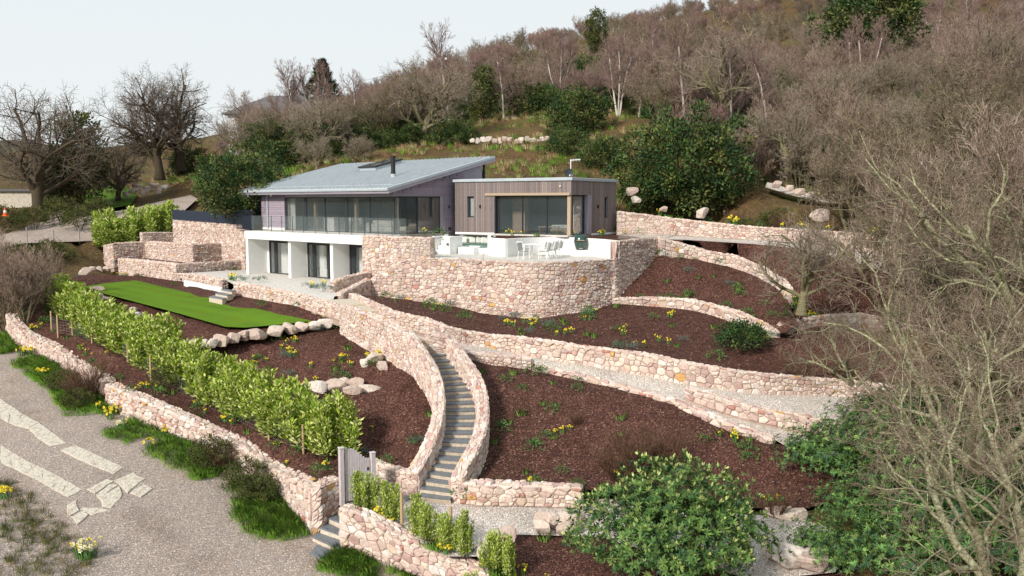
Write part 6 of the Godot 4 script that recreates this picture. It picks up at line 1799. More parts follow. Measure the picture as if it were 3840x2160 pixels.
	boulder_row("%s rounded boulder from the left at the far end of the lawn", "boulders at the far end of the lawn", [[Vector3(-33.16, 5.30, -66.11), 1.00, 0.70], [Vector3(-33.46, 5.30, -67.99), 0.80, 0.60], [Vector3(-33.30, 5.30, -68.64), 0.70, 0.60], [Vector3(-33.40, 5.30, -69.98), 0.80, 0.50], [Vector3(-35.45, 5.30, -74.32), 0.90, 0.70], [Vector3(-33.50, 5.30, -71.37), 0.70, 0.60], [Vector3(-29.19, 5.30, -65.51), 0.70, 0.50], [Vector3(-30.44, 5.30, -67.99), 0.60, 0.70]], 400)
	boulder_row("%s stone from the left in the loose row across the bank behind the house", "stones across the bank", [[Vector3(-3.78, 16.75, -83.91), 0.55, 0.45], [Vector3(-3.26, 16.64, -83.94), 0.65, 0.60], [Vector3(-2.74, 16.78, -83.96), 0.75, 0.55], [Vector3(-2.22, 16.86, -83.97), 0.60, 0.50], [Vector3(-1.70, 16.70, -83.98), 0.70, 0.45], [Vector3(-1.18, 16.67, -83.99), 0.55, 0.60], [Vector3(-0.66, 16.84, -84.00), 0.65, 0.55], [Vector3(-0.14, 16.83, -84.00), 0.75, 0.50], [Vector3(0.39, 16.66, -84.00), 0.60, 0.45], [Vector3(0.91, 16.71, -84.00), 0.70, 0.60], [Vector3(1.43, 16.87, -83.99), 0.55, 0.55], [Vector3(1.95, 16.77, -83.98), 0.65, 0.50], [Vector3(2.47, 16.64, -83.96), 0.75, 0.45], [Vector3(2.99, 16.77, -83.95), 0.60, 0.60], [Vector3(3.51, 16.86, -83.93), 0.70, 0.55], [Vector3(9.39, 15.94, -79.45), 0.60, 0.40], [Vector3(9.71, 15.89, -79.41), 0.60, 0.40], [Vector3(10.04, 15.84, -79.37), 0.60, 0.40], [Vector3(10.36, 15.80, -79.33), 0.60, 0.40]], 500)
	boulder_row("%s pale stone from the left along the upper path on the wooded slope", "stones along the upper path", [[Vector3(18.85, 12.01, -61.16), 0.70, 0.49], [Vector3(19.62, 11.78, -60.92), 0.60, 0.42], [Vector3(19.95, 11.49, -59.76), 0.80, 0.56], [Vector3(20.70, 11.24, -59.50), 0.70, 0.49], [Vector3(21.09, 11.15, -58.30), 0.60, 0.42], [Vector3(21.81, 10.99, -58.04), 0.90, 0.63], [Vector3(22.26, 10.89, -56.79), 0.80, 0.56], [Vector3(10.11, 10.31, -57.11), 0.60, 0.42], [Vector3(12.31, 9.99, -55.66), 1.00, 0.70], [Vector3(18.88, 9.84, -52.72), 1.20, 0.84], [Vector3(8.30, 11.43, -59.42), 0.90, 0.63], [Vector3(8.57, 10.94, -59.38), 0.70, 0.49]], 600)
	boulder_row("%s stone from the left in the pale rubble heap beyond the far lawn", "rubble heap beyond the far lawn", [[Vector3(-40.93, 11.63, -91.24), 0.80, 0.50], [Vector3(-40.46, 11.91, -91.45), 0.88, 0.50], [Vector3(-39.99, 12.19, -91.66), 0.95, 0.50], [Vector3(-39.94, 12.47, -91.68), 1.02, 0.50], [Vector3(-39.50, 11.74, -91.87), 0.80, 0.50], [Vector3(-39.03, 12.02, -92.07), 0.88, 0.50], [Vector3(-38.98, 12.30, -92.09), 0.95, 0.50], [Vector3(-38.50, 12.58, -92.29), 1.02, 0.50], [Vector3(-38.05, 11.85, -92.48), 0.80, 0.50], [Vector3(-38.01, 12.13, -92.50), 0.88, 0.50], [Vector3(-37.52, 12.41, -92.69), 0.95, 0.50]], 900)
	boulder_row("%s pale boulder from the left edging the gravel court beside the glossy bush", "boulders edging the gravel court", [[Vector3(-0.74, 0.95, -23.37), 0.50, 0.40], [Vector3(-0.57, 0.95, -23.84), 0.50, 0.45], [Vector3(-0.38, 0.95, -24.19), 0.60, 0.50], [Vector3(-0.18, 0.95, -24.40), 0.60, 0.50], [Vector3(0.99, 0.95, -25.69), 0.60, 0.50], [Vector3(1.32, 0.95, -25.58), 0.55, 0.50], [Vector3(1.64, 0.95, -25.58), 0.80, 0.60], [Vector3(2.02, 0.95, -25.69), 0.60, 0.50], [Vector3(0.89, 0.95, -25.15), 0.60, 0.40], [Vector3(1.65, 0.95, -25.04), 0.60, 0.40]], 700)
	boulder_row("%s block from the left in the row right of the gravel court by the undergrowth", "blocks by the undergrowth", [[Vector3(8.41, 1.00, -26.11), 0.90, 0.40], [Vector3(8.83, 1.00, -26.00), 0.90, 0.40], [Vector3(7.45, 1.00, -23.26), 0.80, 0.50], [Vector3(7.79, 1.00, -22.81), 1.20, 0.60], [Vector3(8.41, 1.00, -22.90), 0.90, 0.50], [Vector3(8.15, 1.00, -22.47), 0.90, 0.50]], 800)
	# ---- fence posts along the hedges
	var fp := [Vector3(-25.98, 3.70, -47.76), Vector3(-25.20, 3.60, -46.95), Vector3(-24.35, 3.50, -46.87), Vector3(-22.37, 3.30, -45.02), Vector3(-21.22, 3.20, -44.36), Vector3(-18.91, 3.00, -41.52), Vector3(-16.90, 2.65, -39.39), Vector3(-13.42, 1.95, -36.66), Vector3(-11.64, 1.85, -34.92), Vector3(-9.49, 1.70, -32.63), Vector3(-7.77, 1.58, -31.07)]
	for k in fp.size():
		var s := Shape.new()
		s.tube([Vector3(0, -0.2, 0), Vector3(0, 1.12, 0)], [0.05, 0.048], 9, true)
		var o := thing("fence_post", "%s round timber fence post from the left along the lane hedge" % ordinal(k), "post", fp[k], 0.0, "fence posts along the lane hedge")
		part("shaft", s, M.post, o)
	var net := func(a: Vector3, b: Vector3, label: String) -> void:
		var o := thing("wire_netting", label, "fence", a)
		var s := Shape.new()
		for r in 6:
			var yy := 0.12 + r * 0.15
			s.tube([Vector3(0, yy, 0), b - a + Vector3(0, yy, 0)], [0.004, 0.004], 3)
		var n := int(a.distance_to(b) / 0.16)
		for q in n:
			var p := (b - a) * float(q) / n
			s.tube([p + Vector3(0, 0.12, 0), p + Vector3(0, 0.87, 0)], [0.003, 0.003], 3)
		part("wires", s, M.wire, o)
	for k in fp.size() - 1:
		net.call(fp[k], fp[k + 1], "wire netting between the %s and %s post of the lane hedge" % [ordinal(k), ordinal(k + 1)])
	var fq := [Vector3(-4.85, 1.00, -28.64), Vector3(-4.83, 1.02, -28.44), Vector3(-3.42, 0.92, -25.68), Vector3(-1.82, 0.88, -24.57), Vector3(-0.19, 0.60, -22.95)]
	for k in fq.size():
		if k == 1: continue
		var s := Shape.new()
		s.tube([Vector3(0, -0.2, 0), Vector3(0, 1.05, 0)], [0.052, 0.05], 9, true)
		var o := thing("fence_post", "%s round timber post counted from the gate along the short young hedge" % ordinal(maxi(k - 1, 0)), "post", fq[k], 0.0, "fence posts along the young hedge")
		part("shaft", s, M.post, o)
	net.call(fq[0], fq[2], "wire netting of the young hedge nearest the gate")
	net.call(fq[2], fq[3], "wire netting in the middle of the young hedge")
	net.call(fq[3], fq[4], "wire netting at the lower right end of the young hedge")
	var dp := [Vector3(-39.71, 7.84, -70.02), Vector3(-38.04, 7.60, -70.95), Vector3(-36.56, 7.67, -72.28), Vector3(-34.11, 8.30, -74.57)]
	for k in 4:
		var s := Shape.new()
		s.tube([Vector3(0, -0.2, 0), Vector3(0, 1.05, 0)], [0.055, 0.05], 7, true)
		var o := thing("fence_post", "%s weathered post from the left beside the upper driveway" % ordinal(k), "post", dp[k], 0.0, "posts beside the driveway")
		part("shaft", s, M.old_post, o)
	# ---- utility pole and its wires
	var po := thing("utility_pole", "tall brown wooden utility pole on the bank behind the house", "utility pole", Vector3(-7.38, 18.44, -95.72))
	var s2 := Shape.new()
	s2.tube([Vector3(0, -0.3, 0), Vector3(0.06, 4, 0), Vector3(0.13, 8.2, 0)], [0.15, 0.13, 0.11], 12, true)
	part("pole", s2, M.pole, po)
	part("cap", block(Vector3(0.02, 8.0, -0.08), Vector3(0.24, 8.25, 0.1), 0.03), M.white, po)
	for e in [[Vector3(-41.07, 25.39, -128.60), "thin overhead wire from the pole to the left over the house on the ridge"], [Vector3(37.83, 19.81, -81.66), "thin overhead wire running right from the pole in front of the wood"]]:
		var a: Vector3 = po.position + Vector3(0.13, 8.1, 0)
		var b: Vector3 = e[0]
		var sh := Shape.new()
		var pp := []
		for k in 25:
			var u := k / 24.0
			pp.append((b - a) * u + Vector3(0, -2.2 * u * (1 - u), 0))
		var rr := []
		for k in 25: rr.append(0.012)
		sh.tube(pp, rr, 4)
		solo("overhead_wire", sh, M.black, e[1], "wire", a)
	var sw := Shape.new()
	var wa: Vector3 = Vector3(-41.07, 25.39, -128.60)
	var wb: Vector3 = Vector3(-84.16, 22.67, -136.08)
	var p3 := []
	var r3 := []
	for k in 21:
		p3.append((wb - wa) * (k / 20.0) + Vector3(0, -3.0 * (k / 20.0) * (1 - k / 20.0), 0))
		r3.append(0.014)
	sw.tube(p3, r3, 4)
	solo("overhead_wire", sw, M.black, "thin overhead wire sagging behind the bare trees on the left", "wire", wa)
	# ---- garden spotlights
	var lamps := [Vector3(-23.13, 5.30, -59.52), Vector3(-16.64, 5.30, -51.25), Vector3(-12.46, 5.20, -47.52), Vector3(-11.94, 5.20, -46.90), Vector3(-9.00, 5.10, -42.84), Vector3(-9.34, 4.90, -44.48), Vector3(-7.00, 4.50, -40.90), Vector3(-5.01, 4.10, -36.85), Vector3(-4.10, 3.50, -35.09)]
	var where := ["by the lawn wall left of the slate steps", "at the right foot of the lawn steps", "at the right end of the white footing", "just right of the white footing", "by the end of the patio wall", "at the head of the left step wall", "on the left step wall above the upper bed", "on the left step wall beside the upper bed", "on the left step wall above the rough boulders"]
	for k in lamps.size():
		var t := thing("spotlight", "small black garden spotlight " + where[k], "spotlight", lamps[k], 0.0, "garden spotlights")
		var s := Shape.new()
		s.tube([Vector3(0, -0.05, 0), Vector3(0, 0.22, 0)], [0.018, 0.018], 6)
		part("spike", s, M.black, t)
		s = Shape.new()
		s.tube([Vector3(0, 0.22, -0.08), Vector3(0, 0.3, 0.1)], [0.05, 0.07], 10, true)
		part("head", s, M.black, t)
	# ---- far left: cone, shed and the house on the ridge
	var co := thing("traffic_cone", "orange and white traffic cone beside the driveway at the far left", "traffic cone", Vector3(-44.77, 9.73, -75.76))
	var cn := Shape.new()
	cn.tube([Vector3(0, 0.03, 0), Vector3(0, 0.3, 0)], [0.2, 0.14], 12)
	part("body", cn, M.orange, co)
	cn = Shape.new()
	cn.tube([Vector3(0, 0.3, 0), Vector3(0, 0.5, 0)], [0.14, 0.09], 12)
	part("band", cn, M.white, co)
	cn = Shape.new()
	cn.tube([Vector3(0, 0.5, 0), Vector3(0, 0.75, 0)], [0.09, 0.04], 12, true)
	part("tip", cn, M.orange, co)
	part("foot", block(Vector3(-0.22, -0.02, -0.22), Vector3(0.22, 0.03, 0.22)), M.orange, co)
	var rh := thing("ridge_house", "cream house with a dark hipped roof half hidden on the ridge", "house", Vector3(-36.89, 21.39, -122.57))
	part("wall", block(Vector3(-3.3, -4, -8), Vector3(9, 1.9, 0)), M.render, rh)
	var rs := Shape.new()
	var e0 := [Vector3(-4.0, 1.9, 0.7), Vector3(9.7, 1.9, 0.7), Vector3(9.7, 1.9, -8.7), Vector3(-4.0, 1.9, -8.7)]
	var r0 := Vector3(1.5, 5.0, -4)
	var r1 := Vector3(6.5, 5.0, -4)
	rs.quad(e0[0], e0[1], r1, r0)
	rs.tri(e0[1], e0[2], r1)
	rs.quad(e0[2], e0[3], r0, r1)
	rs.tri(e0[3], e0[0], r0)
	rs.quad(e0[3], e0[2], e0[1], e0[0])
	part("roof", rs, M.roof_tile, rh)
	for k in 3:
		window_at(rh, Transform3D(Basis(), Vector3(0, 0, 0.06)), -1.8 + k * 3.4, -0.5 + k * 3.4, -0.4, 1.1, [], 0.08)
	var sd := thing("stone_shed", "low grey stone outbuilding behind the big tree at the far left", "shed", Vector3(-53.47, 9.44, -89.20))
	part("wall", block(Vector3(-6, -1.0, -5), Vector3(3.6, 2.6, 0)), M.concrete, sd)
	part("roof", block(Vector3(-6.3, 2.601, -5.3), Vector3(3.9, 2.85, 0.3)), M.roof_tile, sd)


# ---------------------------------------------------------------- plants
const GREENS_DARK := [Color(0.032, 0.07, 0.024), Color(0.046, 0.095, 0.03), Color(0.025, 0.055, 0.026), Color(0.065, 0.115, 0.032), Color(0.042, 0.075, 0.02)]
const GREENS_MID := [Color(0.06, 0.11, 0.03), Color(0.08, 0.14, 0.035), Color(0.045, 0.09, 0.025), Color(0.10, 0.15, 0.04)]
const GREENS_HEDGE := [Color(0.33, 0.42, 0.05), Color(0.43, 0.50, 0.10), Color(0.23, 0.35, 0.03), Color(0.52, 0.56, 0.18), Color(0.16, 0.27, 0.02), Color(0.58, 0.60, 0.26)]
const GREENS_OLIVE := [Color(0.07, 0.09, 0.03), Color(0.10, 0.115, 0.035), Color(0.05, 0.07, 0.025), Color(0.13, 0.13, 0.04)]
const GREENS_BLUE := [Color(0.11, 0.16, 0.14), Color(0.15, 0.20, 0.17), Color(0.09, 0.13, 0.11)]


func any_dir(low := -1.0) -> Vector3:
	var y := rnd(low, 1.0)
	var a := rng.randf() * TAU
	var r := sqrt(maxf(0.0, 1.0 - y * y))
	return Vector3(cos(a) * r, y, sin(a) * r)


func leaf(s: Shape, at: Vector3, d: Vector3, face: Vector3, l: float, w: float) -> void:
	var side := d.cross(face).normalized() * w * 0.5
	var m := at + d * l * 0.5 + face * l * 0.06
	var tip := at + d * l
	s.trin(at, tip, m - side, face, face, face)
	s.trin(at, m + side, tip, face, face, face)


# a leafy mass: clumps of leaves over and inside a lobed ellipsoid standing on the ground
func foliage(radii: Vector3, clumps: int, per: int, l: float, w: float, tones: Array, lobe := 0.3, low := -0.35, up := 0.5, bright := 0.0, bright_tone := Color(0.4, 0.45, 0.2)) -> Shape:
	var s := Shape.new()
	var f := FastNoiseLite.new()
	f.seed = rng.randi()
	f.frequency = 1.6
	var mid := Vector3(0, radii.y * 0.5, 0)
	for k in clumps:
		var d := any_dir(low)
		var r := (1.0 + lobe * f.get_noise_3dv(d)) * (1.0 - 0.5 * pow(rng.randf(), 2.2))
		var c := mid + Vector3(d.x * radii.x, d.y * radii.y * 0.58 if d.y > 0 else d.y * radii.y * 0.55, d.z * radii.z) * r
		if c.y < 0.05: c.y = rnd(0.05, 0.3)
		var tone: Color = tones[rng.randi() % tones.size()] * rnd(0.75, 1.25)
		var spread := l * 1.9
		var crest := rng.randf() < bright
		for j in per:
			var o := any_dir()
			var at := c + o * spread * rng.randf()
			var dd := (o + d * 0.6 + Vector3(0, up, 0)).normalized()
			var face := (any_dir() + Vector3(0, 0.9, 0) + d * 0.5).normalized()
			face = (face - dd * face.dot(dd)).normalized()
			s.col = (bright_tone if crest and j < per / 2 else tone) * rnd(0.8, 1.2)
			leaf(s, at, dd, face, l * rnd(0.7, 1.2), w * rnd(0.8, 1.15))
	return s


func twig(s: Shape, a: Vector3, b: Vector3, ra: float, rb: float) -> void:
	var d := (b - a).normalized()
	var u := d.cross(Vector3.UP if absf(d.y) < 0.9 else Vector3.RIGHT).normalized()
	var w := u.cross(d)
	var o := [u, u * -0.5 + w * 0.866, u * -0.5 - w * 0.866]
	for k in 3:
		var e: Vector3 = o[k]
		var f: Vector3 = o[(k + 1) % 3]
		s.trin(a + e * ra, b + e * rb, b + f * rb, e, e, f)
		s.trin(a + e * ra, b + f * rb, a + f * ra, e, f, f)


# p: limbs, kids (per level), lens (share of the parent per level), wig, rise, open, levels, tones (wood, twig)
func grow(wood: Shape, fine: Shape, at: Vector3, d: Vector3, l: float, r: float, lvl: int, p: Dictionary) -> void:
	var last: int = p.levels
	if lvl >= last:
		fine.col = p.twig[rng.randi() % p.twig.size()] * rnd(0.75, 1.25)
		var mid := at + d * l * 0.5
		var e := (d + any_dir() * 0.35 + Vector3(0, p.rise * 0.6, 0)).normalized()
		twig(fine, at, mid, r, r * 0.75)
		twig(fine, mid, mid + e * l * 0.5, r * 0.75, r * 0.3)
		return
	var segs: int = [5, 5, 4, 3, 2][mini(lvl, 4)]
	var pts := [at]
	var rad := [r * (1.35 if lvl == 0 else 1.0)]
	var dirs := [d]
	for i in segs:
		var w: float = p.wig * (0.5 if lvl == 0 else 1.0)
		d = (d + any_dir() * w + Vector3(0, p.rise * (0.3 if lvl == 0 else 1.0), 0) * 0.25).normalized()
		at += d * l / segs
		pts.append(at)
		dirs.append(d)
		rad.append(r * lerpf(1.0, 0.5 if lvl else 0.62, float(i + 1) / segs))
	if lvl <= 1:
		wood.col = (p.wood if lvl == 0 else p.get("limb", p.wood)) * rnd(0.85, 1.1)
		wood.tube(pts, rad, 9 if lvl == 0 else 6)
	elif lvl == 2:
		wood.col = p.get("limb", p.wood) * rnd(0.75, 1.05)
		wood.tube(pts, rad, 4)
	else:
		fine.col = p.twig[rng.randi() % p.twig.size()] * rnd(0.7, 1.1)
		for i in segs: twig(fine, pts[i], pts[i + 1], rad[i], rad[i + 1])
	var n: int = p.kids[lvl]
	var from: float = p.get("bare", 0.5) if lvl == 0 else 0.25
	var ang := rng.randf() * TAU
	for k in n:
		var t := lerpf(from, 1.0, (k + rng.randf() * 0.6) / n)
		var i := clampi(int(t * segs), 0, segs - 1)
		var q: Vector3 = (pts[i] as Vector3).lerp(pts[i + 1], clampf(t * segs - i, 0, 1))
		ang += 2.4 + rnd(-0.4, 0.4)
		var dd: Vector3 = dirs[i + 1]
		var u := dd.cross(Vector3.UP if absf(dd.y) < 0.9 else Vector3.RIGHT).normalized()
		var side := u * cos(ang) + u.cross(dd) * sin(ang)
		var open: float = p.open * rnd(0.7, 1.2) * (1.0 if lvl else lerpf(1.25, 0.55, (t - from) / (1.0 - from)))
		var nd := (dd * cos(open) + side * sin(open)).normalized()
		grow(wood, fine, q, nd, l * p.lens[lvl] * rnd(0.75, 1.2) * (1.15 - 0.35 * t if lvl else 1.0), maxf(p.thin, rad[i + 1] * rnd(0.45, 0.62) * (1.0 if lvl else 1.1)), lvl + 1, p)


func bare_tree(called: String, label: String, p: Dictionary, bark: Material) -> Node3D:
	var t := thing(called, label, "tree")
	var wood := Shape.new()
	var fine := Shape.new()
	for k in p.get("stems", 1):
		var d := Vector3(0, 1, 0)
		if p.get("stems", 1) > 1:
			var a: float = TAU * k / p.stems + rnd(-0.4, 0.4)
			d = Vector3(cos(a) * p.lean, 1, sin(a) * p.lean).normalized()
		elif p.has("tilt"): d = p.tilt
		grow(wood, fine, Vector3(d.x, 0, d.z) * p.get("foot", 0.0) + Vector3(0, -0.2, 0), d, p.tall * rnd(0.9, 1.1), p.girth, 0, p)
	part("trunk", wood, bark, t)
	part("crown", fine, M.twig, t)
	return t


func evergreen(called: String, label: String, category: String, f: Shape, stems: int, reach: Vector3, m: Material) -> Node3D:
	var t := thing(called, label, category)
	var wood := Shape.new()
	wood.col = Color(0.13, 0.10, 0.075)
	for k in stems:
		var a := TAU * k / stems + rnd(-0.3, 0.3)
		var o := Vector3(cos(a) * reach.x * 0.5, reach.y * rnd(0.5, 0.75), sin(a) * reach.z * 0.5)
		var r := maxf(0.015, reach.y * 0.014)
		wood.tube([Vector3(o.x * 0.1, -0.15, o.z * 0.1), Vector3(o.x * 0.45, o.y * 0.4, o.z * 0.45), o], [r * 1.3, r, r * 0.4], 5)
	part("stems", wood, M.bark, t)
	tag(part("foliage", f, m, t), "", "", "", "")
	return t


# ---- pick points on a sheet's own triangles
func spots_on(s: Shape, n: int, inside := PackedVector2Array()) -> Array:
	var sums := PackedFloat32Array()
	var total := 0.0
	for i in range(0, s.v.size(), 3):
		total += (s.v[i + 1] - s.v[i]).cross(s.v[i + 2] - s.v[i]).length() * 0.5
		sums.append(total)
	var out := []
	var guard := 0
	while out.size() < n and guard < n * 12:
		guard += 1
		var i := mini(sums.bsearch(rng.randf() * total), sums.size() - 1) * 3
		var a := rng.randf()
		var b := rng.randf()
		if a + b > 1:
			a = 1 - a
			b = 1 - b
		var p := s.v[i] + (s.v[i + 1] - s.v[i]) * a + (s.v[i + 2] - s.v[i]) * b
		if inside.is_empty() or Geometry2D.is_point_in_polygon(Vector2(p.x, p.z), inside): out.append(p)
	return out


func scatter(called: String, label: String, category: String, mesh: Mesh, m: Material, list: Array, tones: Array, lo: float, hi: float, flat := true, sink := 0.0) -> void:
	var mm := MultiMesh.new()
	mm.transform_format = MultiMesh.TRANSFORM_3D
	mm.use_colors = true
	mm.mesh = mesh
	mm.instance_count = list.size()
	for i in list.size():
		var b := Basis(Vector3.UP, rng.randf() * TAU)
		if flat: b = b * Basis(any_dir(), rnd(0, 0.5))
		else: b = b * Basis(Vector3.RIGHT, rnd(-0.15, 0.15))
		mm.set_instance_transform(i, Transform3D(b * rnd(lo, hi), list[i] + Vector3(0, -sink, 0)))
		mm.set_instance_color(i, tones[rng.randi() % tones.size()] * rnd(0.8, 1.2))
	var o := MultiMeshInstance3D.new()
	o.name = numbered(called)
	o.multimesh = mm
	o.material_override = m
	add_child(o)
	tag(o, label, category, "", "stuff")


func blades(n: int, h: float, w: float, lean: float, spread: float, tones: Array) -> Shape:
	var s := Shape.new()
	for k in n:
		var a := rng.randf() * TAU
		var o := Vector3(cos(a), 0, sin(a))
		var at := o * spread * sqrt(rng.randf())
		var hh := h * rnd(0.6, 1.15)
		var mid := at + Vector3(0, hh * 0.6, 0) + o * lean * hh * 0.3
		var tip := at + Vector3(0, hh * rnd(0.8, 1.0), 0) + o * lean * hh * rnd(0.7, 1.2)
		var side := Vector3(-o.z, 0, o.x).rotated(Vector3.UP, rnd(-0.8, 0.8)) * w * 0.5
		s.col = tones[rng.randi() % tones.size()] * rnd(0.8, 1.2)
		var nn := (o + Vector3(0, 0.8, 0)).normalized()
		if (side * 2.0).cross(mid - at).dot(nn) < 0: side = -side
		s.trin(at - side, at + side, mid + side * 0.8, nn, nn, nn)
		s.trin(at - side, mid + side * 0.8, mid - side * 0.8, nn, nn, nn)
		s.trin(mid - side * 0.8, mid + side * 0.8, tip, nn, nn, nn)
	return s


func daffodil(n: int, white := false) -> Array:
	var g := blades(n * 3, 0.36, 0.022, 0.45, 0.13, [Color(0.10, 0.20, 0.05), Color(0.14, 0.25, 0.06), Color(0.08, 0.17, 0.06)])
	var s := Shape.new()
	for k in n:
		var a := rng.randf() * TAU
		var o := Vector3(cos(a), 0, sin(a))
		var c := o * rnd(0.02, 0.22) + Vector3(0, rnd(0.24, 0.4), 0)
		g.col = Color(0.12, 0.22, 0.06)
		twig(g, Vector3(c.x * 0.5, 0, c.z * 0.5), c, 0.006, 0.005)
		var f := (o + Vector3(0, rnd(0.2, 0.9), 0)).normalized()
		var u := f.cross(Vector3.UP).normalized()
		var w := u.cross(f)
		for q in 6:
			var b := TAU * q / 6
			var d := (u * cos(b) + w * sin(b) - f * 0.15).normalized()
			s.col = (Color(0.85, 0.74, 0.06) if not white else Color(0.75, 0.74, 0.55)) * rnd(0.85, 1.1)
			leaf(s, c, d, f, 0.062, 0.045)
		s.col = Color(0.85, 0.62, 0.03) if not white else Color(0.8, 0.65, 0.1)
		for q in 5:
			var b := TAU * q / 5
			var b2 := TAU * (q + 1) / 5
			s.quad(c + (u * cos(b) + w * sin(b)) * 0.016, c + (u * cos(b2) + w * sin(b2)) * 0.016, c + (u * cos(b2) + w * sin(b2)) * 0.024 + f * 0.04, c + (u * cos(b) + w * sin(b)) * 0.024 + f * 0.04)
	return [g, s]


func settle(p: Vector3) -> Vector3:
	return Vector3(p.x, floor_at(p.x, p.z), p.z)


func make_plants() -> void:
	var brown := [Color(0.27, 0.195, 0.15), Color(0.33, 0.245, 0.19), Color(0.21, 0.15, 0.125), Color(0.38, 0.30, 0.235)]
	var plum := [Color(0.25, 0.165, 0.15), Color(0.31, 0.205, 0.18), Color(0.21, 0.14, 0.13), Color(0.35, 0.25, 0.21)]
	var moss := [Color(0.18, 0.145, 0.095), Color(0.23, 0.185, 0.125), Color(0.15, 0.12, 0.085), Color(0.29, 0.24, 0.165)]
	var grey := [Color(0.26, 0.205, 0.155), Color(0.32, 0.26, 0.20), Color(0.21, 0.165, 0.13), Color(0.38, 0.32, 0.255)]
	var oak := {"levels": 4, "kids": [10, 8, 7, 7], "lens": [1.05, 0.58, 0.55, 0.5], "wig": 0.28, "rise": 0.28, "open": 0.88, "thin": 0.011, "tall": 3.3, "girth": 0.27, "bare": 0.33, "wood": Color(0.24, 0.21, 0.165), "twig": brown}
	var protos := {}
	var away := Vector3(0, -60, 0)
	var kinds := {
		"oak_a": [oak, M.bark], "oak_b": [oak.merged({"girth": 0.24, "open": 1.0, "rise": 0.2}, true), M.bark], "oak_c": [oak.merged({"wig": 0.34, "tall": 2.9, "girth": 0.3, "rise": 0.35, "twig": grey, "wood": Color(0.38, 0.345, 0.27)}, true), M.lichen_bark],
		"oak_d": [oak.merged({"girth": 0.34, "open": 0.95, "rise": 0.22, "wig": 0.3, "wood": Color(0.15, 0.13, 0.10), "twig": [Color(0.17, 0.135, 0.11), Color(0.22, 0.175, 0.14), Color(0.13, 0.105, 0.085)]}, true), M.bark],
		"thicket_a": [oak.merged({"stems": 6, "lean": 0.35, "foot": 0.4, "tall": 3.4, "girth": 0.07, "kids": [6, 6, 5, 5], "open": 0.5, "rise": 0.5, "lens": [0.6, 0.5, 0.5, 0.55], "thin": 0.013}, true), M.bark],
		"thicket_b": [oak.merged({"stems": 7, "lean": 0.5, "foot": 0.3, "tall": 2.9, "girth": 0.06, "kids": [6, 6, 5, 5], "open": 0.6, "rise": 0.6, "lens": [0.65, 0.5, 0.5, 0.55], "thin": 0.013, "twig": plum}, true), M.bark],
		"thicket_c": [oak.merged({"wig": 0.4, "stems": 5, "lean": 0.4, "foot": 0.3, "tall": 3.2, "girth": 0.075, "kids": [6, 6, 5, 5], "open": 0.65, "rise": 0.5, "lens": [0.65, 0.5, 0.5, 0.55], "thin": 0.013, "twig": grey, "wood": Color(0.27, 0.25, 0.2)}, true), M.lichen_bark],
		"thicket_d": [oak.merged({"wig": 0.38, "stems": 4, "lean": 0.3, "foot": 0.3, "tall": 4.2, "girth": 0.11, "bare": 0.4, "kids": [7, 6, 5, 5], "open": 0.7, "rise": 0.4, "lens": [0.5, 0.5, 0.5, 0.55], "thin": 0.012, "twig": moss, "wood": Color(0.33, 0.29, 0.22)}, true), M.lichen_bark],
		"birch_a": [oak.merged({"tall": 8.2, "girth": 0.13, "bare": 0.35, "kids": [14, 6, 5, 6], "lens": [0.3, 0.5, 0.5, 0.5], "open": 0.6, "wig": 0.16, "rise": 0.3, "wood": Color(0.55, 0.51, 0.46), "limb": Color(0.22, 0.15, 0.14), "twig": plum, "thin": 0.012}, true), M.birch_bark],
		"birch_b": [oak.merged({"stems": 3, "lean": 0.16, "foot": 0.2, "tall": 7.2, "girth": 0.1, "bare": 0.35, "kids": [9, 6, 5, 5], "lens": [0.28, 0.5, 0.5, 0.5], "open": 0.55, "wig": 0.16, "rise": 0.35, "wood": Color(0.55, 0.51, 0.46), "limb": Color(0.22, 0.15, 0.14), "twig": plum, "thin": 0.012}, true), M.birch_bark],
	}
	for k in kinds:
		var called: String = {"o": "bare_tree", "t": "bare_thicket", "b": "birch_tree"}[k[0]]
		protos[k] = bare_tree(called, "", kinds[k][0], kinds[k][1])
		protos[k].position = away
	# ---- single trees that stand out
	var put := func(k: String, at: Vector3, size: float, turn: float, label: String, group := "") -> Node3D:
		return copy(protos[k], at, turn, size, label, group)
	put.call("oak_d", Vector3(-45.50, 9.25, -82.25), 1.72, 0.3, "large leaning bare oak beside the driveway at the far left")
	put.call("oak_d", Vector3(-39.74, 13.73, -97.19), 1.5, 1.3, "left one of the two rounded bare oaks against the sky")
	put.call("oak_d", Vector3(-38.68, 14.85, -100.84), 1.55, 2.9, "right one of the two rounded bare oaks against the sky")
	put.call("oak_d", Vector3(-42.06, 11.05, -91.82), 0.85, 4.0, "small bare tree at the edge of the far lawn")
	put.call("oak_c", Vector3(-9.30, 16.94, -89.52), 1.5, 0.6, "wide grey bare oak on the bank beside the utility pole")
	put.call("oak_c", Vector3(18.83, 17.11, -75.69), 1.55, 2.2, "great grey forked bare oak on the slope above the dark evergreen")
	put.call("oak_c", Vector3(13.56, 5.79, -39.75), 0.75, 1.0, "stubby mossy tree standing in the upper right mulch bed")
	put.call("oak_c", Vector3(-17.34, 13.64, -77.07), 0.55, 3.3, "pale twisted bare tree close behind the house roof")
	put.call("oak_c", Vector3(-13.91, 14.13, -78.78), 0.5, 5.1, "second pale twisted bare tree close behind the house roof")
	put.call("birch_a", Vector3(-27.42, 19.41, -108.59), 0.88, 0.0, "slim birch second from the left above the house roof")
	put.call("birch_a", Vector3(-28.18, 19.05, -108.40), 0.8, 2.0, "slim leftmost birch above the house roof")
	put.call("birch_b", Vector3(-24.86, 20.10, -109.21), 1.0, 1.0, "forked birch with two pale stems in front of the conifer")
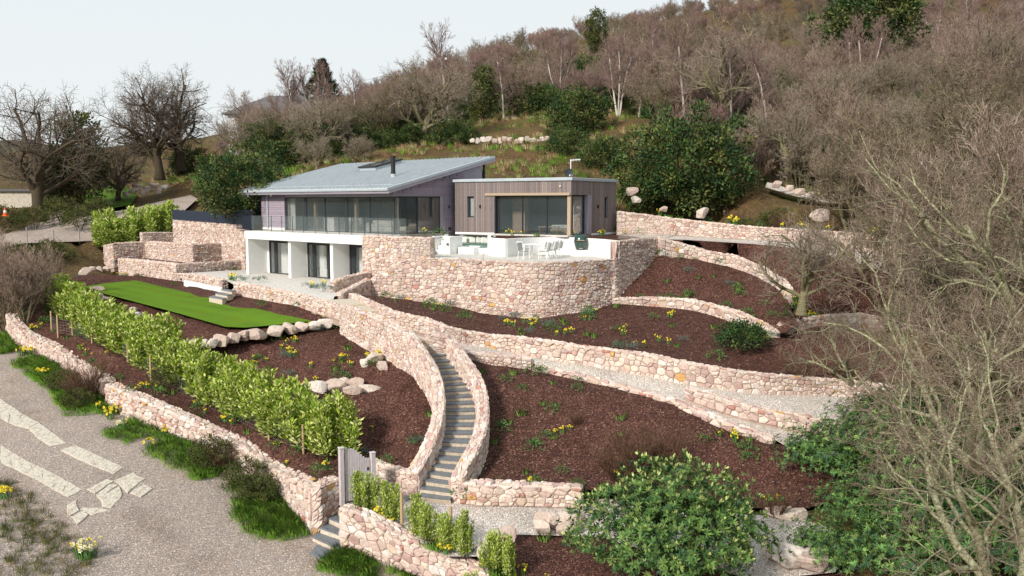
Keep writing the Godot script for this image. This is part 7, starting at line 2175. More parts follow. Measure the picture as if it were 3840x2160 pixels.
	put.call("birch_a", Vector3(-0.94, 20.19, -102.00), 0.95, 4.0, "single white stemmed birch right of the ivy clad tree")
	put.call("birch_b", Vector3(5.88, 23.28, -109.84), 1.05, 0.5, "many stemmed birch above the round dark bush on the bank")
	put.call("birch_b", Vector3(11.96, 19.31, -97.27), 1.25, 2.2, "tall double stemmed birch above the brushwood heap")
	put.call("birch_a", Vector3(18.43, 25.45, -116.55), 1.1, 3.0, "lone tall birch with a white stem on the upper slope")
	put.call("birch_a", Vector3(20.93, 16.24, -70.98), 0.75, 5.0, "leaning white birch beside the great forked oak")
	for e in [[Vector3(21.41, 13.48, -66.64), 0.9, "crooked grey tree with a long level limb on the slope right of the leaning birch"], [Vector3(29.02, 17.36, -78.83), 1.0, "grey gnarled tree in the middle of the right slope"], [Vector3(35.20, 18.61, -80.65), 1.0, "grey gnarled tree under the large upper evergreen"], [Vector3(29.02, 13.33, -59.28), 0.9, "pale grey tree standing out of the thicket at the right"], [Vector3(19.26, 22.97, -102.20), 1.05, "grey spreading tree behind the huge dark evergreen"], [Vector3(40.72, 19.58, -73.47), 1.1, "grey spreading tree high at the right edge"]]:
		put.call("oak_c", e[0], e[1], rng.randf() * TAU, e[2])
	# the lichen covered tree in the right foreground
	var big := oak.merged({"levels": 5, "stems": 5, "lean": 0.85, "foot": 0.3, "tall": 3.2, "girth": 0.085, "bare": 0.25, "kids": [6, 5, 4, 4, 3], "lens": [0.72, 0.58, 0.52, 0.5, 0.5], "wig": 0.5, "rise": 0.15, "open": 0.75, "thin": 0.0045, "wood": Color(0.50, 0.485, 0.41), "twig": [Color(0.21, 0.15, 0.11), Color(0.27, 0.2, 0.15), Color(0.17, 0.12, 0.095), Color(0.34, 0.28, 0.21)]}, true)
	var bt := bare_tree("lichen_tree", "lichen covered many limbed bare tree filling the right foreground", big, M.lichen_bark)
	bt.position = Vector3(9.33, 5.87, -16.55)
	var bt2 := copy(bt, Vector3(14.32, 7.58, -22.89), 2.4, 1.35, "lichen covered bare tree behind, at the right edge of the picture")
	var bt3 := copy(bt, Vector3(11.70, 4.82, -28.71), 4.0, 0.62, "smaller lichen covered bare tree by the right end of the gravel path")
	var bt4 := copy(bt, Vector3(6.56, 5.82, -10.64), 1.1, 0.75, "low lichen covered branches in the bottom right corner")
	for e in [[Vector3(17.03, 7.91, -30.58), 1.35, "behind the lichened tree, nearest the right edge wall"], [Vector3(18.66, 9.04, -30.78), 1.5, "at the right edge half way down"], [Vector3(18.81, 8.07, -41.98), 1.2, "beside the bend of the gravel drive"], [Vector3(20.48, 9.45, -38.94), 1.5, "above the bend of the gravel drive"], [Vector3(23.72, 11.43, -39.41), 1.7, "at the right edge above the drive"], [Vector3(14.40, 6.50, -24.02), 1.1, "low at the right edge behind the lichened tree"], [Vector3(21.00, 9.69, -51.91), 1.2, "at the right end of the drive wall"], [Vector3(23.47, 10.66, -48.64), 1.5, "upslope from the right end of the drive wall"], [Vector3(27.17, 12.24, -48.97), 1.6, "high on the right slope near the edge"]]:
		put.call(["thicket_c", "thicket_d", "thicket_a"][rng.randi() % 3], settle(e[0]), e[1], rng.randf() * TAU, "tall grey brown bare thicket " + e[2], "thickets at the right edge")
	# ---- evergreens
	var bigg := evergreen("evergreen_bush", "huge dark evergreen bush on the slope right of the timber wing", "bush", foliage(Vector3(4.6, 6.2, 4.0), 760, 26, 0.3, 0.15, GREENS_DARK + GREENS_OLIVE, 0.75, -0.95, 0.4, 0.14, Color(0.15, 0.19, 0.05)), 6, Vector3(4.6, 6.4, 4.0), M.leaf)
	bigg.position = Vector3(12.61, 10.45, -62.75)
	var midg := evergreen("evergreen_bush", "rounded dark evergreen bush beside the driveway left of the house", "bush", foliage(Vector3(3.2, 4.2, 3.2), 520, 24, 0.26, 0.13, GREENS_DARK + GREENS_OLIVE, 0.75, -0.95, 0.4, 0.14, Color(0.17, 0.2, 0.06)), 5, Vector3(3.2, 4.2, 3.2), M.leaf)
	midg.position = Vector3(-20.84, 9.96, -66.82)
	var sml := evergreen("evergreen_bush", "small dark evergreen bush in the terrace bed near the bare thicket", "bush", foliage(Vector3(1.0, 1.2, 1.0), 130, 22, 0.14, 0.07, GREENS_DARK, 0.3, -0.4, 0.4, 0.1, Color(0.14, 0.2, 0.05)), 4, Vector3(1.0, 1.2, 1.0), M.leaf)
	sml.position = settle(Vector3(10.57, 4.00, -38.90))
	var eg := "evergreen bushes on the hillside"
	for e in [[Vector3(6.38, 18.13, -85.76), 0.95, "round dark evergreen bush on the bank between the birches"], [Vector3(4.78, 14.98, -75.85), 0.62, "left one of two dark shrubs above the timber wing roof"], [Vector3(7.39, 13.80, -70.61), 0.62, "right one of two dark shrubs above the timber wing roof"], [Vector3(25.46, 17.55, -88.41), 1.3, "dark evergreen behind the leaning white birch"], [Vector3(-5.77, 16.43, -87.81), 0.7, "dark bush at the foot of the utility pole"], [Vector3(-19.29, 15.40, -85.86), 0.85, "dark bush above the roof under the forked birch"], [Vector3(-24.42, 15.35, -88.70), 0.9, "dark bush above the left end of the roof"], [Vector3(-30.28, 12.53, -90.04), 0.8, "dark bush behind the big one beside the driveway"], [Vector3(-39.12, 14.25, -104.95), 0.8, "dark bush under the two rounded oaks"], [Vector3(42.48, 29.62, -103.63), 1.7, "large evergreen high on the slope at the upper right"], [Vector3(10.51, 11.73, -61.10), 0.55, "evergreen shrub at the left foot of the huge dark bush"], [Vector3(24.71, 13.06, -67.63), 0.7, "dark shrub in the thicket right of the leaning birch"], [Vector3(-13.44, 15.57, -88.99), 0.7, "dark bush left of the wide grey oak"], [Vector3(2.15, 22.36, -111.98), 0.9, "dark bush under the single birch at the wood edge"], [Vector3(10.92, 27.28, -124.52), 1.0, "evergreen in the wood above the many stemmed birch"], [Vector3(36.68, 17.19, -76.68), 0.8, "evergreen half hidden in the thicket at the upper right"]]:
		copy(midg, e[0] + Vector3(0, -0.5, 0), rng.randf() * TAU, e[1], e[2], eg)
	for k in 41:
		var u: Vector3 = [[Vector3(-25.77, 14.05, -86.23), Vector3(-23.02, 14.19, -84.93), Vector3(-20.80, 14.60, -85.51), Vector3(-18.17, 14.83, -86.10), Vector3(-15.48, 15.05, -86.63), Vector3(-13.14, 15.27, -87.01), Vector3(-10.20, 16.00, -89.42), Vector3(-17.71, 16.28, -94.35), Vector3(-16.24, 17.20, -98.67), Vector3(-12.61, 16.89, -95.17), Vector3(-9.59, 19.55, -105.56), Vector3(-5.34, 20.33, -107.87), Vector3(-2.46, 21.60, -111.97), Vector3(0.63, 22.20, -114.00), Vector3(3.43, 20.83, -103.94), Vector3(9.81, 23.07, -111.57), Vector3(13.84, 23.02, -111.14), Vector3(15.05, 19.90, -98.86), Vector3(16.29, 18.32, -90.55), Vector3(21.15, 20.24, -97.74), Vector3(27.01, 20.10, -96.28), Vector3(26.53, 17.95, -86.00), Vector3(31.29, 19.57, -90.76), Vector3(30.07, 16.41, -80.57), Vector3(28.90, 13.79, -70.29), Vector3(28.67, 12.06, -63.86), Vector3(37.08, 26.94, -114.13), Vector3(29.55, 29.82, -126.60), Vector3(22.79, 32.16, -138.13), Vector3(38.69, 18.02, -74.56), Vector3(36.97, 15.74, -66.40), Vector3(48.77, 26.87, -100.82), Vector3(43.04, 33.06, -122.67), Vector3(53.72, 28.67, -95.99), Vector3(7.14, 31.17, -139.82), Vector3(-2.43, 28.69, -139.98), Vector3(-10.73, 26.76, -139.59), Vector3(-17.01, 23.22, -128.88), Vector3(-27.27, 19.42, -116.86), Vector3(45.23, 20.79, -77.81), Vector3(27.64, 11.12, -50.99)]][0][k]
		copy(midg, Vector3(u.x, land(u.x, u.z) - 0.3, u.z), rng.randf() * TAU, rnd(0.4, 0.85), under_label(u.x, -u.z), under_label(u.x, -u.z) + ", group")
	var ivy := evergreen("ivy_tree", "ivy clad upright tree right of the utility pole", "tree", foliage(Vector3(1.7, 6.2, 1.7), 260, 24, 0.25, 0.14, GREENS_OLIVE, 0.4, -0.9, 0.4, 0.1, Color(0.2, 0.22, 0.06)), 3, Vector3(1.4, 6, 1.4), M.leaf)
	ivy.position = Vector3(-3.41, 20.09, -101.94)
	copy(ivy, Vector3(-43.95, 9.95, -87.59), 1.0, 1.5, "ivy covered pollard tree between the driveway and the far lawn")
	copy(ivy, Vector3(-46.66, 9.45, -88.45), 2.0, 0.9, "ivy covered stump behind the leaning oak")
	copy(ivy, Vector3(13.44, 34.84, -139.35), 2.0, 1.0, "ivy clad tree on the skyline above the birches")
	# conifer
	var cf := Shape.new()
	for k in 900:
		var y := rnd(0.8, 11.0)
		var r := (11.4 - y) * 0.44 * sqrt(rng.randf())
		var a := rng.randf() * TAU
		var o := Vector3(cos(a), 0, sin(a))
		var c := o * r + Vector3(0, y + r * 0.3, 0)
		for j in 9:
			cf.col = [Color(0.035, 0.06, 0.03), Color(0.05, 0.085, 0.035), Color(0.08, 0.11, 0.04)][rng.randi() % 3] * rnd(0.8, 1.2)
			var d := (o + Vector3(0, 0.7, 0) + any_dir() * 0.6).normalized()
			leaf(cf, c + any_dir() * 0.2, d, (any_dir() + Vector3(0, 1, 0)).normalized(), rnd(0.4, 0.8), 0.14)
	var con := thing("conifer", "dark pointed conifer on the skyline above the house", "tree", Vector3(-29.80, 26.32, -136.79) + Vector3(0, -4.5, 0))
	var ct := Shape.new()
	ct.col = Color(0.14, 0.1, 0.08)
	ct.tube([Vector3(0, 0, 0), Vector3(0, 11, 0)], [0.25, 0.04], 7)
	part("trunk", ct, M.bark, con)
	part("crown", cf, M.matt_leaf, con)
	# ---- the wood on the hillside
	var region := PackedVector2Array([Vector2(-29.60, -93.42), Vector2(-20.34, -83.56), Vector2(-15.13, -84.66), Vector2(-11.49, -93.29), Vector2(-5.24, -105.87), Vector2(5.33, -103.86), Vector2(11.88, -95.26), Vector2(14.51, -76.64), Vector2(18.97, -67.38), Vector2(20.33, -62.79), Vector2(22.24, -57.87), Vector2(22.01, -49.31), Vector2(21.43, -40.70), Vector2(24.87, -36.29), Vector2(53.33, -72.50), Vector2(114.53, -157.82), Vector2(85.02, -186.54), Vector2(46.24, -199.72), Vector2(19.63, -204.06), Vector2(-26.04, -198.30), Vector2(-58.73, -175.43)])
	var box := Rect2(region[0], Vector2())
	for p in region: box = box.expand(p)
	var placed := []
	var mass := []
	for k in 9000:
		var p := Vector2(rnd(box.position.x, box.end.x), rnd(box.position.y, box.end.y))
		if not Geometry2D.is_point_in_polygon(p, region): continue
		var far := p.length()
		var gap := 1.9 + far * 0.016
		var ok := true
		for q in placed:
			if absf(q.x - p.x) < gap and q.distance_to(p) < gap:
				ok = false
				break
		if ok: placed.append(p)
	placed.sort_custom(func(a: Vector2, b: Vector2) -> bool: return a.length() < b.length())
	var zones := FastNoiseLite.new()
	zones.seed = 3
	zones.frequency = 0.03
	var count := 0
	for p in placed:
		var q := zones.get_noise_2d(p.x, p.y)
		count += 1
		if count > 290:
			mass.append(Vector3(p.x, land(p.x, p.y) - 0.2, p.y))
			continue
		var near: bool = p.length() < 78
		var k: String = ["thicket_a", "thicket_c", "oak_a", "thicket_d", "oak_c", "thicket_d"][rng.randi() % 6] if q < 0.08 else ["thicket_b", "oak_b", "birch_a", "thicket_a", "thicket_b", "birch_b"][rng.randi() % 6]
		if near and k[0] != "t": k = ["thicket_c", "thicket_d", "thicket_a"][rng.randi() % 3]
		var where := "on the near slope at the right" if near else ("on the slope above the timber wing" if p.x > -5 else "on the ridge behind the roof")
		var what: String = {"thicket_a": "bare brown many stemmed thicket", "thicket_b": "bare plum coloured thicket", "thicket_c": "bare grey lichened thicket", "thicket_d": "bare olive brown tall thicket", "oak_c": "bare grey gnarled tree", "oak_a": "bare brown spreading tree", "oak_b": "bare wide crowned tree", "birch_a": "bare tall birch", "birch_b": "bare clustered birch"}[k]
		var size := rnd(0.8, 1.25) * (0.95 if near else (0.8 if p.length() > 112 else 1.0))
		put.call(k, Vector3(p.x, land(p.x, p.y) - 0.2, p.y), size, rng.randf() * TAU, "%s in the wood %s" % [what, where], "%s group %s" % [what, where])
	for k in 46:
		var u: Vector2 = placed[(k * 7 + 3) % mini(placed.size(), 330)] + Vector2(rnd(-1.5, 1.5), rnd(-1.5, 1.5))
		copy(midg, Vector3(u.x, land(u.x, u.y) - 0.4, u.y), rng.randf() * TAU, rnd(0.35, 0.75), under_label(u.x, -u.y), under_label(u.x, -u.y) + ", group")
	for half in 2:
		var both := Shape.new()
		var src: Node3D = protos[["thicket_d", "thicket_b"][half]]
		for c in src.get_children():
			var arr: Array = (c as MeshInstance3D).mesh.surface_get_arrays(0)
			both.v.append_array(arr[Mesh.ARRAY_VERTEX])
			both.n.append_array(arr[Mesh.ARRAY_NORMAL])
			both.c.append_array(arr[Mesh.ARRAY_COLOR])
		var here := []
		for i in mass.size():
			if i % 2 == half: here.append(mass[i])
		scatter("far_wood", ["far mass of brown bare woodland along the skyline", "far mass of plum coloured bare woodland along the skyline"][half], "woodland", both.mesh(), M.twig, here, [Color(1, 1, 1), Color(0.85, 0.85, 0.85), Color(1.1, 1.05, 1.0)], 0.55, 1.0, false)
	# ---- hedges of young laurel
	var hedge := []
	for k in 4:
		var f := Shape.new()
		var wood := Shape.new()
		wood.col = Color(0.16, 0.13, 0.09)
		for q in 22:
			var a := rng.randf() * TAU
			var o := Vector3(cos(a), 0, sin(a)) * rnd(0.05, 0.6)
			var h := rnd(1.1, 2.0) * (1.0 - 0.25 * o.length())
			var base := o * 0.7
			var tip := Vector3(o.x * 1.1, h, o.z * 1.1)
			wood.tube([base, base.lerp(tip, 0.5) + any_dir() * 0.05, tip], [0.012, 0.009, 0.004], 4)
			var n := int(h * 74)
			for j in n:
				var t := 0.04 + 0.96 * pow(rng.randf(), 0.95)
				var c := base.lerp(tip, t)
				var d := (any_dir(-0.2) + Vector3(0, 0.75 * t + 0.25, 0)).normalized()
				var face := (any_dir() * 0.7 + Vector3(0, 0.8, 0) + Vector3(c.x, 0, c.z) * 0.6).normalized()
				face = (face - d * face.dot(d)).normalized()
				f.col = GREENS_HEDGE[rng.randi() % GREENS_HEDGE.size()] * rnd(0.75, 1.2)
				leaf(f, c + d * rnd(0.02, 0.14), d, face, rnd(0.12, 0.19), rnd(0.05, 0.075))
		hedge.append([wood.mesh(), f.mesh()])
	var shrub := func(k: int, at: Vector3, size: Vector3, label: String, group: String) -> void:
		var t := thing("laurel_shrub", label, "shrub", at, rng.randf() * TAU, group)
		part("stems", hedge[k % 4][0], M.bark, t)
		part("foliage", hedge[k % 4][1], M.leaf, t)
		t.scale = size
	var hl := [Vector3(-6.00, 1.55, -30.86), Vector3(-6.61, 1.50, -30.44), Vector3(-8.81, 1.65, -32.41), Vector3(-11.07, 1.80, -34.73), Vector3(-14.00, 2.05, -37.51), Vector3(-16.82, 2.60, -40.09), Vector3(-20.09, 3.20, -43.17), Vector3(-24.09, 3.55, -47.56), Vector3(-27.97, 4.10, -51.96)]
	var run := 0.0
	for i in hl.size() - 1: run += hl[i].distance_to(hl[i + 1])
	var n := 38
	for k in n:
		var s := run * (k + 0.4) / n
		var i := 0
		while i < hl.size() - 2 and s > hl[i].distance_to(hl[i + 1]):
			s -= hl[i].distance_to(hl[i + 1])
			i += 1
		var p: Vector3 = hl[i].lerp(hl[i + 1], s / hl[i].distance_to(hl[i + 1]))
		p += Vector3(rnd(-0.15, 0.15), 0, rnd(-0.1, 0.2)) + Vector3(0.12, 0, -0.12)
		shrub.call(k, settle(p), Vector3(1.4, rnd(1.0, 1.25), 1.4), "%s yellow green laurel of the long lane hedge, counted from the gate" % ordinal(k), "laurels of the lane hedge")
	var hs := [Vector3(-5.00, 1.00, -27.15), Vector3(-4.58, 0.97, -26.70), Vector3(-4.02, 0.95, -26.25), Vector3(-3.74, 0.93, -25.98), Vector3(-2.91, 0.90, -24.96), Vector3(-2.53, 0.88, -24.65), Vector3(-2.03, 0.86, -24.12), Vector3(-1.84, 0.85, -23.80), Vector3(-1.35, 0.80, -23.52), Vector3(-1.04, 0.75, -23.18), Vector3(-0.60, 0.60, -22.95), Vector3(-0.33, 0.55, -22.76), Vector3(-0.09, 0.50, -22.45)]
	for k in hs.size():
		shrub.call(k, settle(hs[k]), Vector3(0.5, rnd(0.5, 0.68), 0.5), "%s small laurel of the short young hedge, counted from the gate" % ordinal(k), "laurels of the young hedge")
	var hu := [Vector3(-34.94, 7.46, -72.52), Vector3(-34.30, 7.45, -72.83), Vector3(-33.61, 7.43, -73.15), Vector3(-32.98, 7.55, -73.43), Vector3(-32.32, 7.61, -73.73), Vector3(-31.74, 7.67, -73.98), Vector3(-31.27, 7.78, -74.51), Vector3(-30.74, 7.97, -74.94), Vector3(-30.33, 8.09, -75.65), Vector3(-35.07, 7.66, -74.12), Vector3(-33.35, 7.76, -74.91), Vector3(-31.76, 8.07, -76.14), Vector3(-30.72, 8.25, -77.10)]
	for k in hu.size():
		shrub.call(k, hu[k] + Vector3(0, -0.4, 0), Vector3(1.9, 1.6 if k > 4 else 1.25, 1.9), "%s laurel from the left in the clump above the stepped walls" % ordinal(k), "laurels above the stepped walls")
	# ---- glossy bush in the foreground and the undergrowth at the right
	var fb := Shape.new()
	var fw := Shape.new()
	fw.col = Color(0.14, 0.10, 0.07)
	var lobes := FastNoiseLite.new()
	lobes.seed = 8
	lobes.frequency = 1.5
	for k in 2300:
		var d := any_dir(-0.35)
		var r := (1.0 + 0.6 * lobes.get_noise_3dv(d * 1.2)) * (1.0 - 0.7 * pow(rng.randf(), 1.8))
		var c := Vector3(0, 1.35, 0) + Vector3(d.x * 2.5, d.y * 1.8, d.z * 2.3) * r
		if c.y < 0.1: continue
		var pale := rng.randf() < 0.36 and r > 0.7
		var tone: Color = (GREENS_DARK + GREENS_MID + GREENS_MID)[rng.randi() % 13] * 1.5
		var ax := (d + Vector3(0, 0.7, 0) + any_dir() * 0.4).normalized()
		var u := ax.cross(Vector3.RIGHT).normalized()
		var w := u.cross(ax)
		# a whorl of long leaves, some with pale upright new ones
		for j in 9:
			var b := TAU * j / 9 + rng.randf()
			var dd := (u * cos(b) + w * sin(b) + ax * rnd(-0.2, 1.1) + any_dir() * 0.35).normalized()
			var face := (ax - dd * ax.dot(dd)).normalized()
			fb.col = tone * rnd(0.7, 1.35)
			leaf(fb, c, dd, face, rnd(0.12, 0.19), rnd(0.04, 0.058))
		if pale:
			for j in 4:
				var dd := (ax + any_dir() * 0.35).normalized()
				var face := any_dir()
				face = (face - dd * face.dot(dd)).normalized()
				fb.col = Color(0.52, 0.56, 0.22) * rnd(0.8, 1.15)
				leaf(fb, c, dd, face, rnd(0.12, 0.19), rnd(0.045, 0.062))
	for k in 16:
		var d := any_dir(0.1)
		fw.tube([Vector3(d.x * 0.3, -0.2, d.z * 0.3), Vector3(d.x * 1.2, 0.9, d.z * 1.2), Vector3(d.x * 2.0, 1.3 + d.y * 1.3, d.z * 1.9)], [0.035, 0.025, 0.01], 5)
	var rho := thing("glossy_bush", "large glossy evergreen bush with pale new leaves in the foreground", "bush", settle(Vector3(4.34, 0.50, -22.28)))
	part("stems", fw, M.bark, rho)
	part("foliage", fb, M.leaf, rho)
	var df := Shape.new()
	for k in 1300:
		var d := any_dir(-0.3)
		var r := (1.0 + 0.75 * lobes.get_noise_3dv(d * 1.4 + Vector3(4, 2, 1))) * (1.0 - 0.6 * pow(rng.randf(), 1.6))
		var c := Vector3(0, 1.1, 0) + Vector3(d.x * 2.4, d.y * 1.5, d.z * 2.3) * r
		if c.y < 0.1: continue
		var tone: Color = (GREENS_DARK + GREENS_MID)[rng.randi() % 9] * (2.4 if rng.randf() < 0.3 else 1.35)
		var ax := (d + Vector3(0, 0.7, 0) + any_dir() * 0.5).normalized()
		var u := ax.cross(Vector3.RIGHT).normalized()
		var w := u.cross(ax)
		for j in 9:
			var b := TAU * j / 9 + rng.randf()
			var dd := (u * cos(b) + w * sin(b) + ax * rnd(-0.1, 0.9) + any_dir() * 0.3).normalized()
			df.col = tone * rnd(0.7, 1.35)
			leaf(df, c, dd, (ax - dd * ax.dot(dd)).normalized(), rnd(0.12, 0.2), rnd(0.035, 0.052))
	var dark := thing("rhododendron_bush", "loose dark rhododendron at the foot of the lichened tree by the path", "bush", settle(Vector3(13.50, 2.00, -27.10)))
	part("stems", fw, M.bark, dark)
	part("foliage", df, M.leaf, dark)
	for e in [[Vector3(10.88, 1.60, -28.75), 0.72, "glossy evergreen bush left of the undergrowth, over the gravel path end"], [Vector3(12.21, 1.80, -24.41), 0.95, "glossy evergreen bush under the lichen covered branches"], [Vector3(14.67, 2.40, -24.08), 1.0, "glossy evergreen bush at the right edge under the lichened tree"], [Vector3(10.48, 0.90, -21.38), 0.8, "dark glossy evergreen bush at the bottom near the right corner"], [Vector3(12.51, 1.40, -20.31), 1.05, "dark glossy evergreen bush in the bottom right corner"], [Vector3(14.37, 2.80, -31.14), 0.62, "glossy evergreen bush beyond the gravel path on the right"], [Vector3(8.85, 1.00, -23.15), 0.5, "small glossy evergreen between the foreground bush and the corner"], [Vector3(13.02, 1.90, -29.61), 0.75, "glossy evergreen low beside the split gravel path"], [Vector3(15.24, 2.60, -27.76), 0.85, "glossy evergreen around the foot of the lichened tree"], [Vector3(12.33, 1.60, -22.01), 0.8, "glossy evergreen between the two bottom right bushes"], [Vector3(10.71, 1.10, -24.96), 0.6, "glossy evergreen over the end of the gravel court"], [Vector3(18.61, 3.90, -33.04), 0.7, "glossy evergreen behind the trunk of the lichened tree"]]:
		copy(dark, settle(e[0]) + Vector3(0, -0.2, 0), rng.randf() * TAU, e[1], e[2], "glossy evergreens in the right foreground")
	# ---- bare shrubs near the lane and in the beds
	var sb := oak.merged({"stems": 16, "lean": 0.55, "foot": 0.15, "tall": 0.95, "girth": 0.016, "levels": 3, "kids": [5, 4, 3], "open": 0.45, "rise": 0.5, "lens": [0.6, 0.55, 0.5], "thin": 0.004, "bare": 0.25, "wood": Color(0.17, 0.11, 0.08), "twig": [Color(0.20, 0.11, 0.08), Color(0.15, 0.085, 0.06), Color(0.24, 0.15, 0.10)]}, true)
	var bs := bare_tree("bare_shrub", "reddish brown bare shrub growing against the lane wall", sb, M.bark)
	bs.position = settle(Vector3(-20.16, 1.67, -39.94))
	bs.scale = Vector3(1.25, 1.5, 1.25)
	for e in [[Vector3(-20.15, 1.63, -39.27), 1.1, "second reddish brown bare shrub at the lane wall beside the larger one"], [Vector3(-11.19, 0.57, -32.18), 0.75, "brown bare shrub on the lane verge by the grey green bushes"], [Vector3(-11.78, 0.63, -33.00), 0.6, "low brown bare shrub on the lane verge left of its neighbour"], [Vector3(4.31, 1.90, -28.91), 1.4, "pale brown bare shrub behind the glossy foreground bush"], [Vector3(3.63, 1.90, -28.47), 1.1, "smaller pale brown bare shrub left behind the glossy bush"], [Vector3(5.45, 1.90, -29.14), 1.2, "pale brown bare shrub right behind the glossy bush"], [Vector3(2.45, 3.00, -31.85), 0.45, "tiny bare shrub alone in the right mulch bed"], [Vector3(12.20, 4.00, -35.81), 1.0, "twiggy bare shrub below the curved wall by the lichened tree"], [Vector3(14.17, 4.20, -36.59), 1.0, "twiggy bare shrub right of it below the curved wall"], [Vector3(8.27, 1.20, -26.02), 0.8, "twiggy bare shrub right of the glossy foreground bush"]]:
		copy(bs, settle(e[0]), rng.randf() * TAU, e[1], e[2], "bare shrubs")
	for e in [[Vector3(-29.87, 3.20, -50.13), 1.0, "thin bare tree at the left end of the lane wall"], [Vector3(-28.07, 3.30, -48.87), 0.8, "thin bare tree right of the first at the end of the lane wall"], [Vector3(-32.37, 3.80, -52.36), 1.1, "thin bare tree cut by the left edge of the picture"], [Vector3(-29.77, 4.60, -53.98), 0.85, "thin bare tree behind the far end of the long hedge"], [Vector3(-33.72, 4.80, -56.86), 1.0, "thin bare tree behind the others at the left edge"]]:
		put.call("thicket_a", settle(e[0]), e[1] * 0.9, rng.randf() * TAU, e[2], "thin bare trees at the left edge")
	var ol := evergreen("olive_shrub", "olive green shrub under the thin bare trees at the left edge", "shrub", foliage(Vector3(1.5, 1.9, 1.5), 190, 20, 0.15, 0.06, GREENS_OLIVE + [Color(0.13, 0.10, 0.06)], 0.4, -0.4, 0.5), 5, Vector3(1.5, 1.9, 1.5), M.matt_leaf)
	ol.position = settle(Vector3(-32.66, 4.80, -56.86))
	for e in [[Vector3(-36.75, 5.20, -68.00), 1.1, "olive green shrub behind the far end of the hedge"], [Vector3(-38.91, 5.30, -66.81), 1.2, "olive shrub at the left edge below the driveway"], [Vector3(-38.33, 5.60, -75.94), 1.0, "dark olive shrub left of the stepped stone walls"], [Vector3(-38.61, 5.70, -79.85), 0.9, "dark olive shrub touching the stepped stone walls"], [Vector3(-42.57, 6.00, -81.05), 1.1, "dark olive shrub below the driveway posts"], [Vector3(-46.62, 6.20, -77.74), 1.3, "olive shrub at the left edge above its neighbours"], [Vector3(-43.36, 6.20, -77.74), 1.0, "olive shrub below the driveway at the far left"], [Vector3(-15.74, 2.00, -38.51), 0.55, "small olive shrub in front of the long hedge"], [Vector3(-11.70, 0.61, -32.54), 0.6, "grey green shrub on the lane verge against the wall"], [Vector3(-9.73, 0.30, -30.66), 0.6, "grey green shrub on the lane verge near the pillar"], [Vector3(-9.04, 0.24, -29.79), 0.5, "grey green shrub on the lane verge nearest the gate"], [Vector3(-21.64, 1.78, -40.72), 0.5, "olive shrub at the foot of the reddish bare shrub"], [Vector3(-19.85, 1.58, -38.31), 0.45, "low olive shrub on the lane verge below the reddish bare shrub"]]:
		copy(ol, settle(e[0]) + Vector3(0, -0.1, 0), rng.randf() * TAU, e[1], e[2], "olive shrubs")
	for e in [[Vector3(15.48, 9.98, -56.41), 0.5, "olive shrub on the bank above the drive wall, right of the huge dark bush"], [Vector3(17.23, 10.30, -57.47), 0.55, "second olive shrub on the bank above the drive wall"], [Vector3(13.89, 9.72, -56.31), 0.4, "low olive shrub close behind the drive wall under the huge dark bush"], [Vector3(18.41, 9.92, -55.00), 0.5, "third olive shrub on the bank above the drive wall"], [Vector3(17.30, 10.94, -60.58), 0.6, "olive shrub beside the upper path on the right bank"], [Vector3(18.39, 10.83, -58.69), 0.5, "olive shrub just below the upper path on the right bank"], [Vector3(11.08, 9.55, -57.95), 0.35, "low olive shrub behind the left part of the drive wall"]]:
		copy(ol, settle(e[0]), rng.randf() * TAU, e[1], e[2], "olive shrubs on the right bank")
	for e in [[Vector3(15.12, 10.35, -58.06), 1.0, "bare twiggy shrub on the bank above the drive wall"], [Vector3(17.78, 10.11, -56.26), 1.2, "second bare twiggy shrub on the bank above the drive wall"], [Vector3(19.97, 10.37, -56.58), 1.3, "third bare twiggy shrub on the bank above the drive wall"]]:
		copy(bs, settle(e[0]), rng.randf() * TAU, e[1], e[2], "bare shrubs on the right bank")
	# ---- flowers and tufts in the beds
	var clumps := [daffodil(6), daffodil(9), daffodil(4)]
	var dm := []
	for c in clumps: dm.append([c[0].mesh(), c[1].mesh()])
	var wd := daffodil(10, true)
	var tufts := [blades(34, 0.2, 0.02, 0.8, 0.12, [Color(0.12, 0.22, 0.04), Color(0.16, 0.27, 0.06), Color(0.09, 0.17, 0.03)]).mesh(), foliage(Vector3(0.2, 0.2, 0.2), 16, 8, 0.07, 0.035, [Color(0.10, 0.19, 0.05), Color(0.07, 0.15, 0.05)], 0.2, 0.0).mesh(), foliage(Vector3(0.24, 0.26, 0.24), 26, 8, 0.07, 0.018, GREENS_BLUE, 0.2, 0.0, 0.9).mesh()]
	var plant := func(kind: int, at: Vector3, size: float, label: String, group: String) -> void:
		if kind < 3:
			var t := thing("daffodil_clump", label, "flower", at, rng.randf() * TAU, group)
			part("leaves", dm[kind][0], M.blade, t)
			tag(part("blooms", dm[kind][1], M.petal, t), "", "", "", "stuff")
			t.scale = Vector3.ONE * size
		else:
			var o := thing(["grass_tuft", "leafy_plant", "grey_plant"][kind - 3], label, "plant", at, rng.randf() * TAU, group)
			tag(part("leaves", tufts[kind - 3], M.blade, o), "", "", "", "stuff")
			o.scale = Vector3.ONE * size
	var sow := func(bed: String, where: String, daffs: int, greens: int, greys: int, inside := PackedVector2Array()) -> void:
		var s: Shape = beds[bed]
		for c in spots_on(s, int(daffs / 1.7), inside):
			if bed == "lawn_bed" and on_lawn(c): continue
			for q in 1 + rng.randi() % 4:
				var p: Vector3 = c + Vector3(rnd(-0.5, 0.5), 0, rnd(-0.5, 0.5)) * (0.0 if q == 0 else 1.0)
				if q: p.y = floor_at(p.x, p.z)
				if bed == "lawn_bed" and on_lawn(p): continue
				plant.call(rng.randi() % 3, p, rnd(0.5, 0.85), "yellow daffodil clump in bloom " + where, "daffodils " + where)
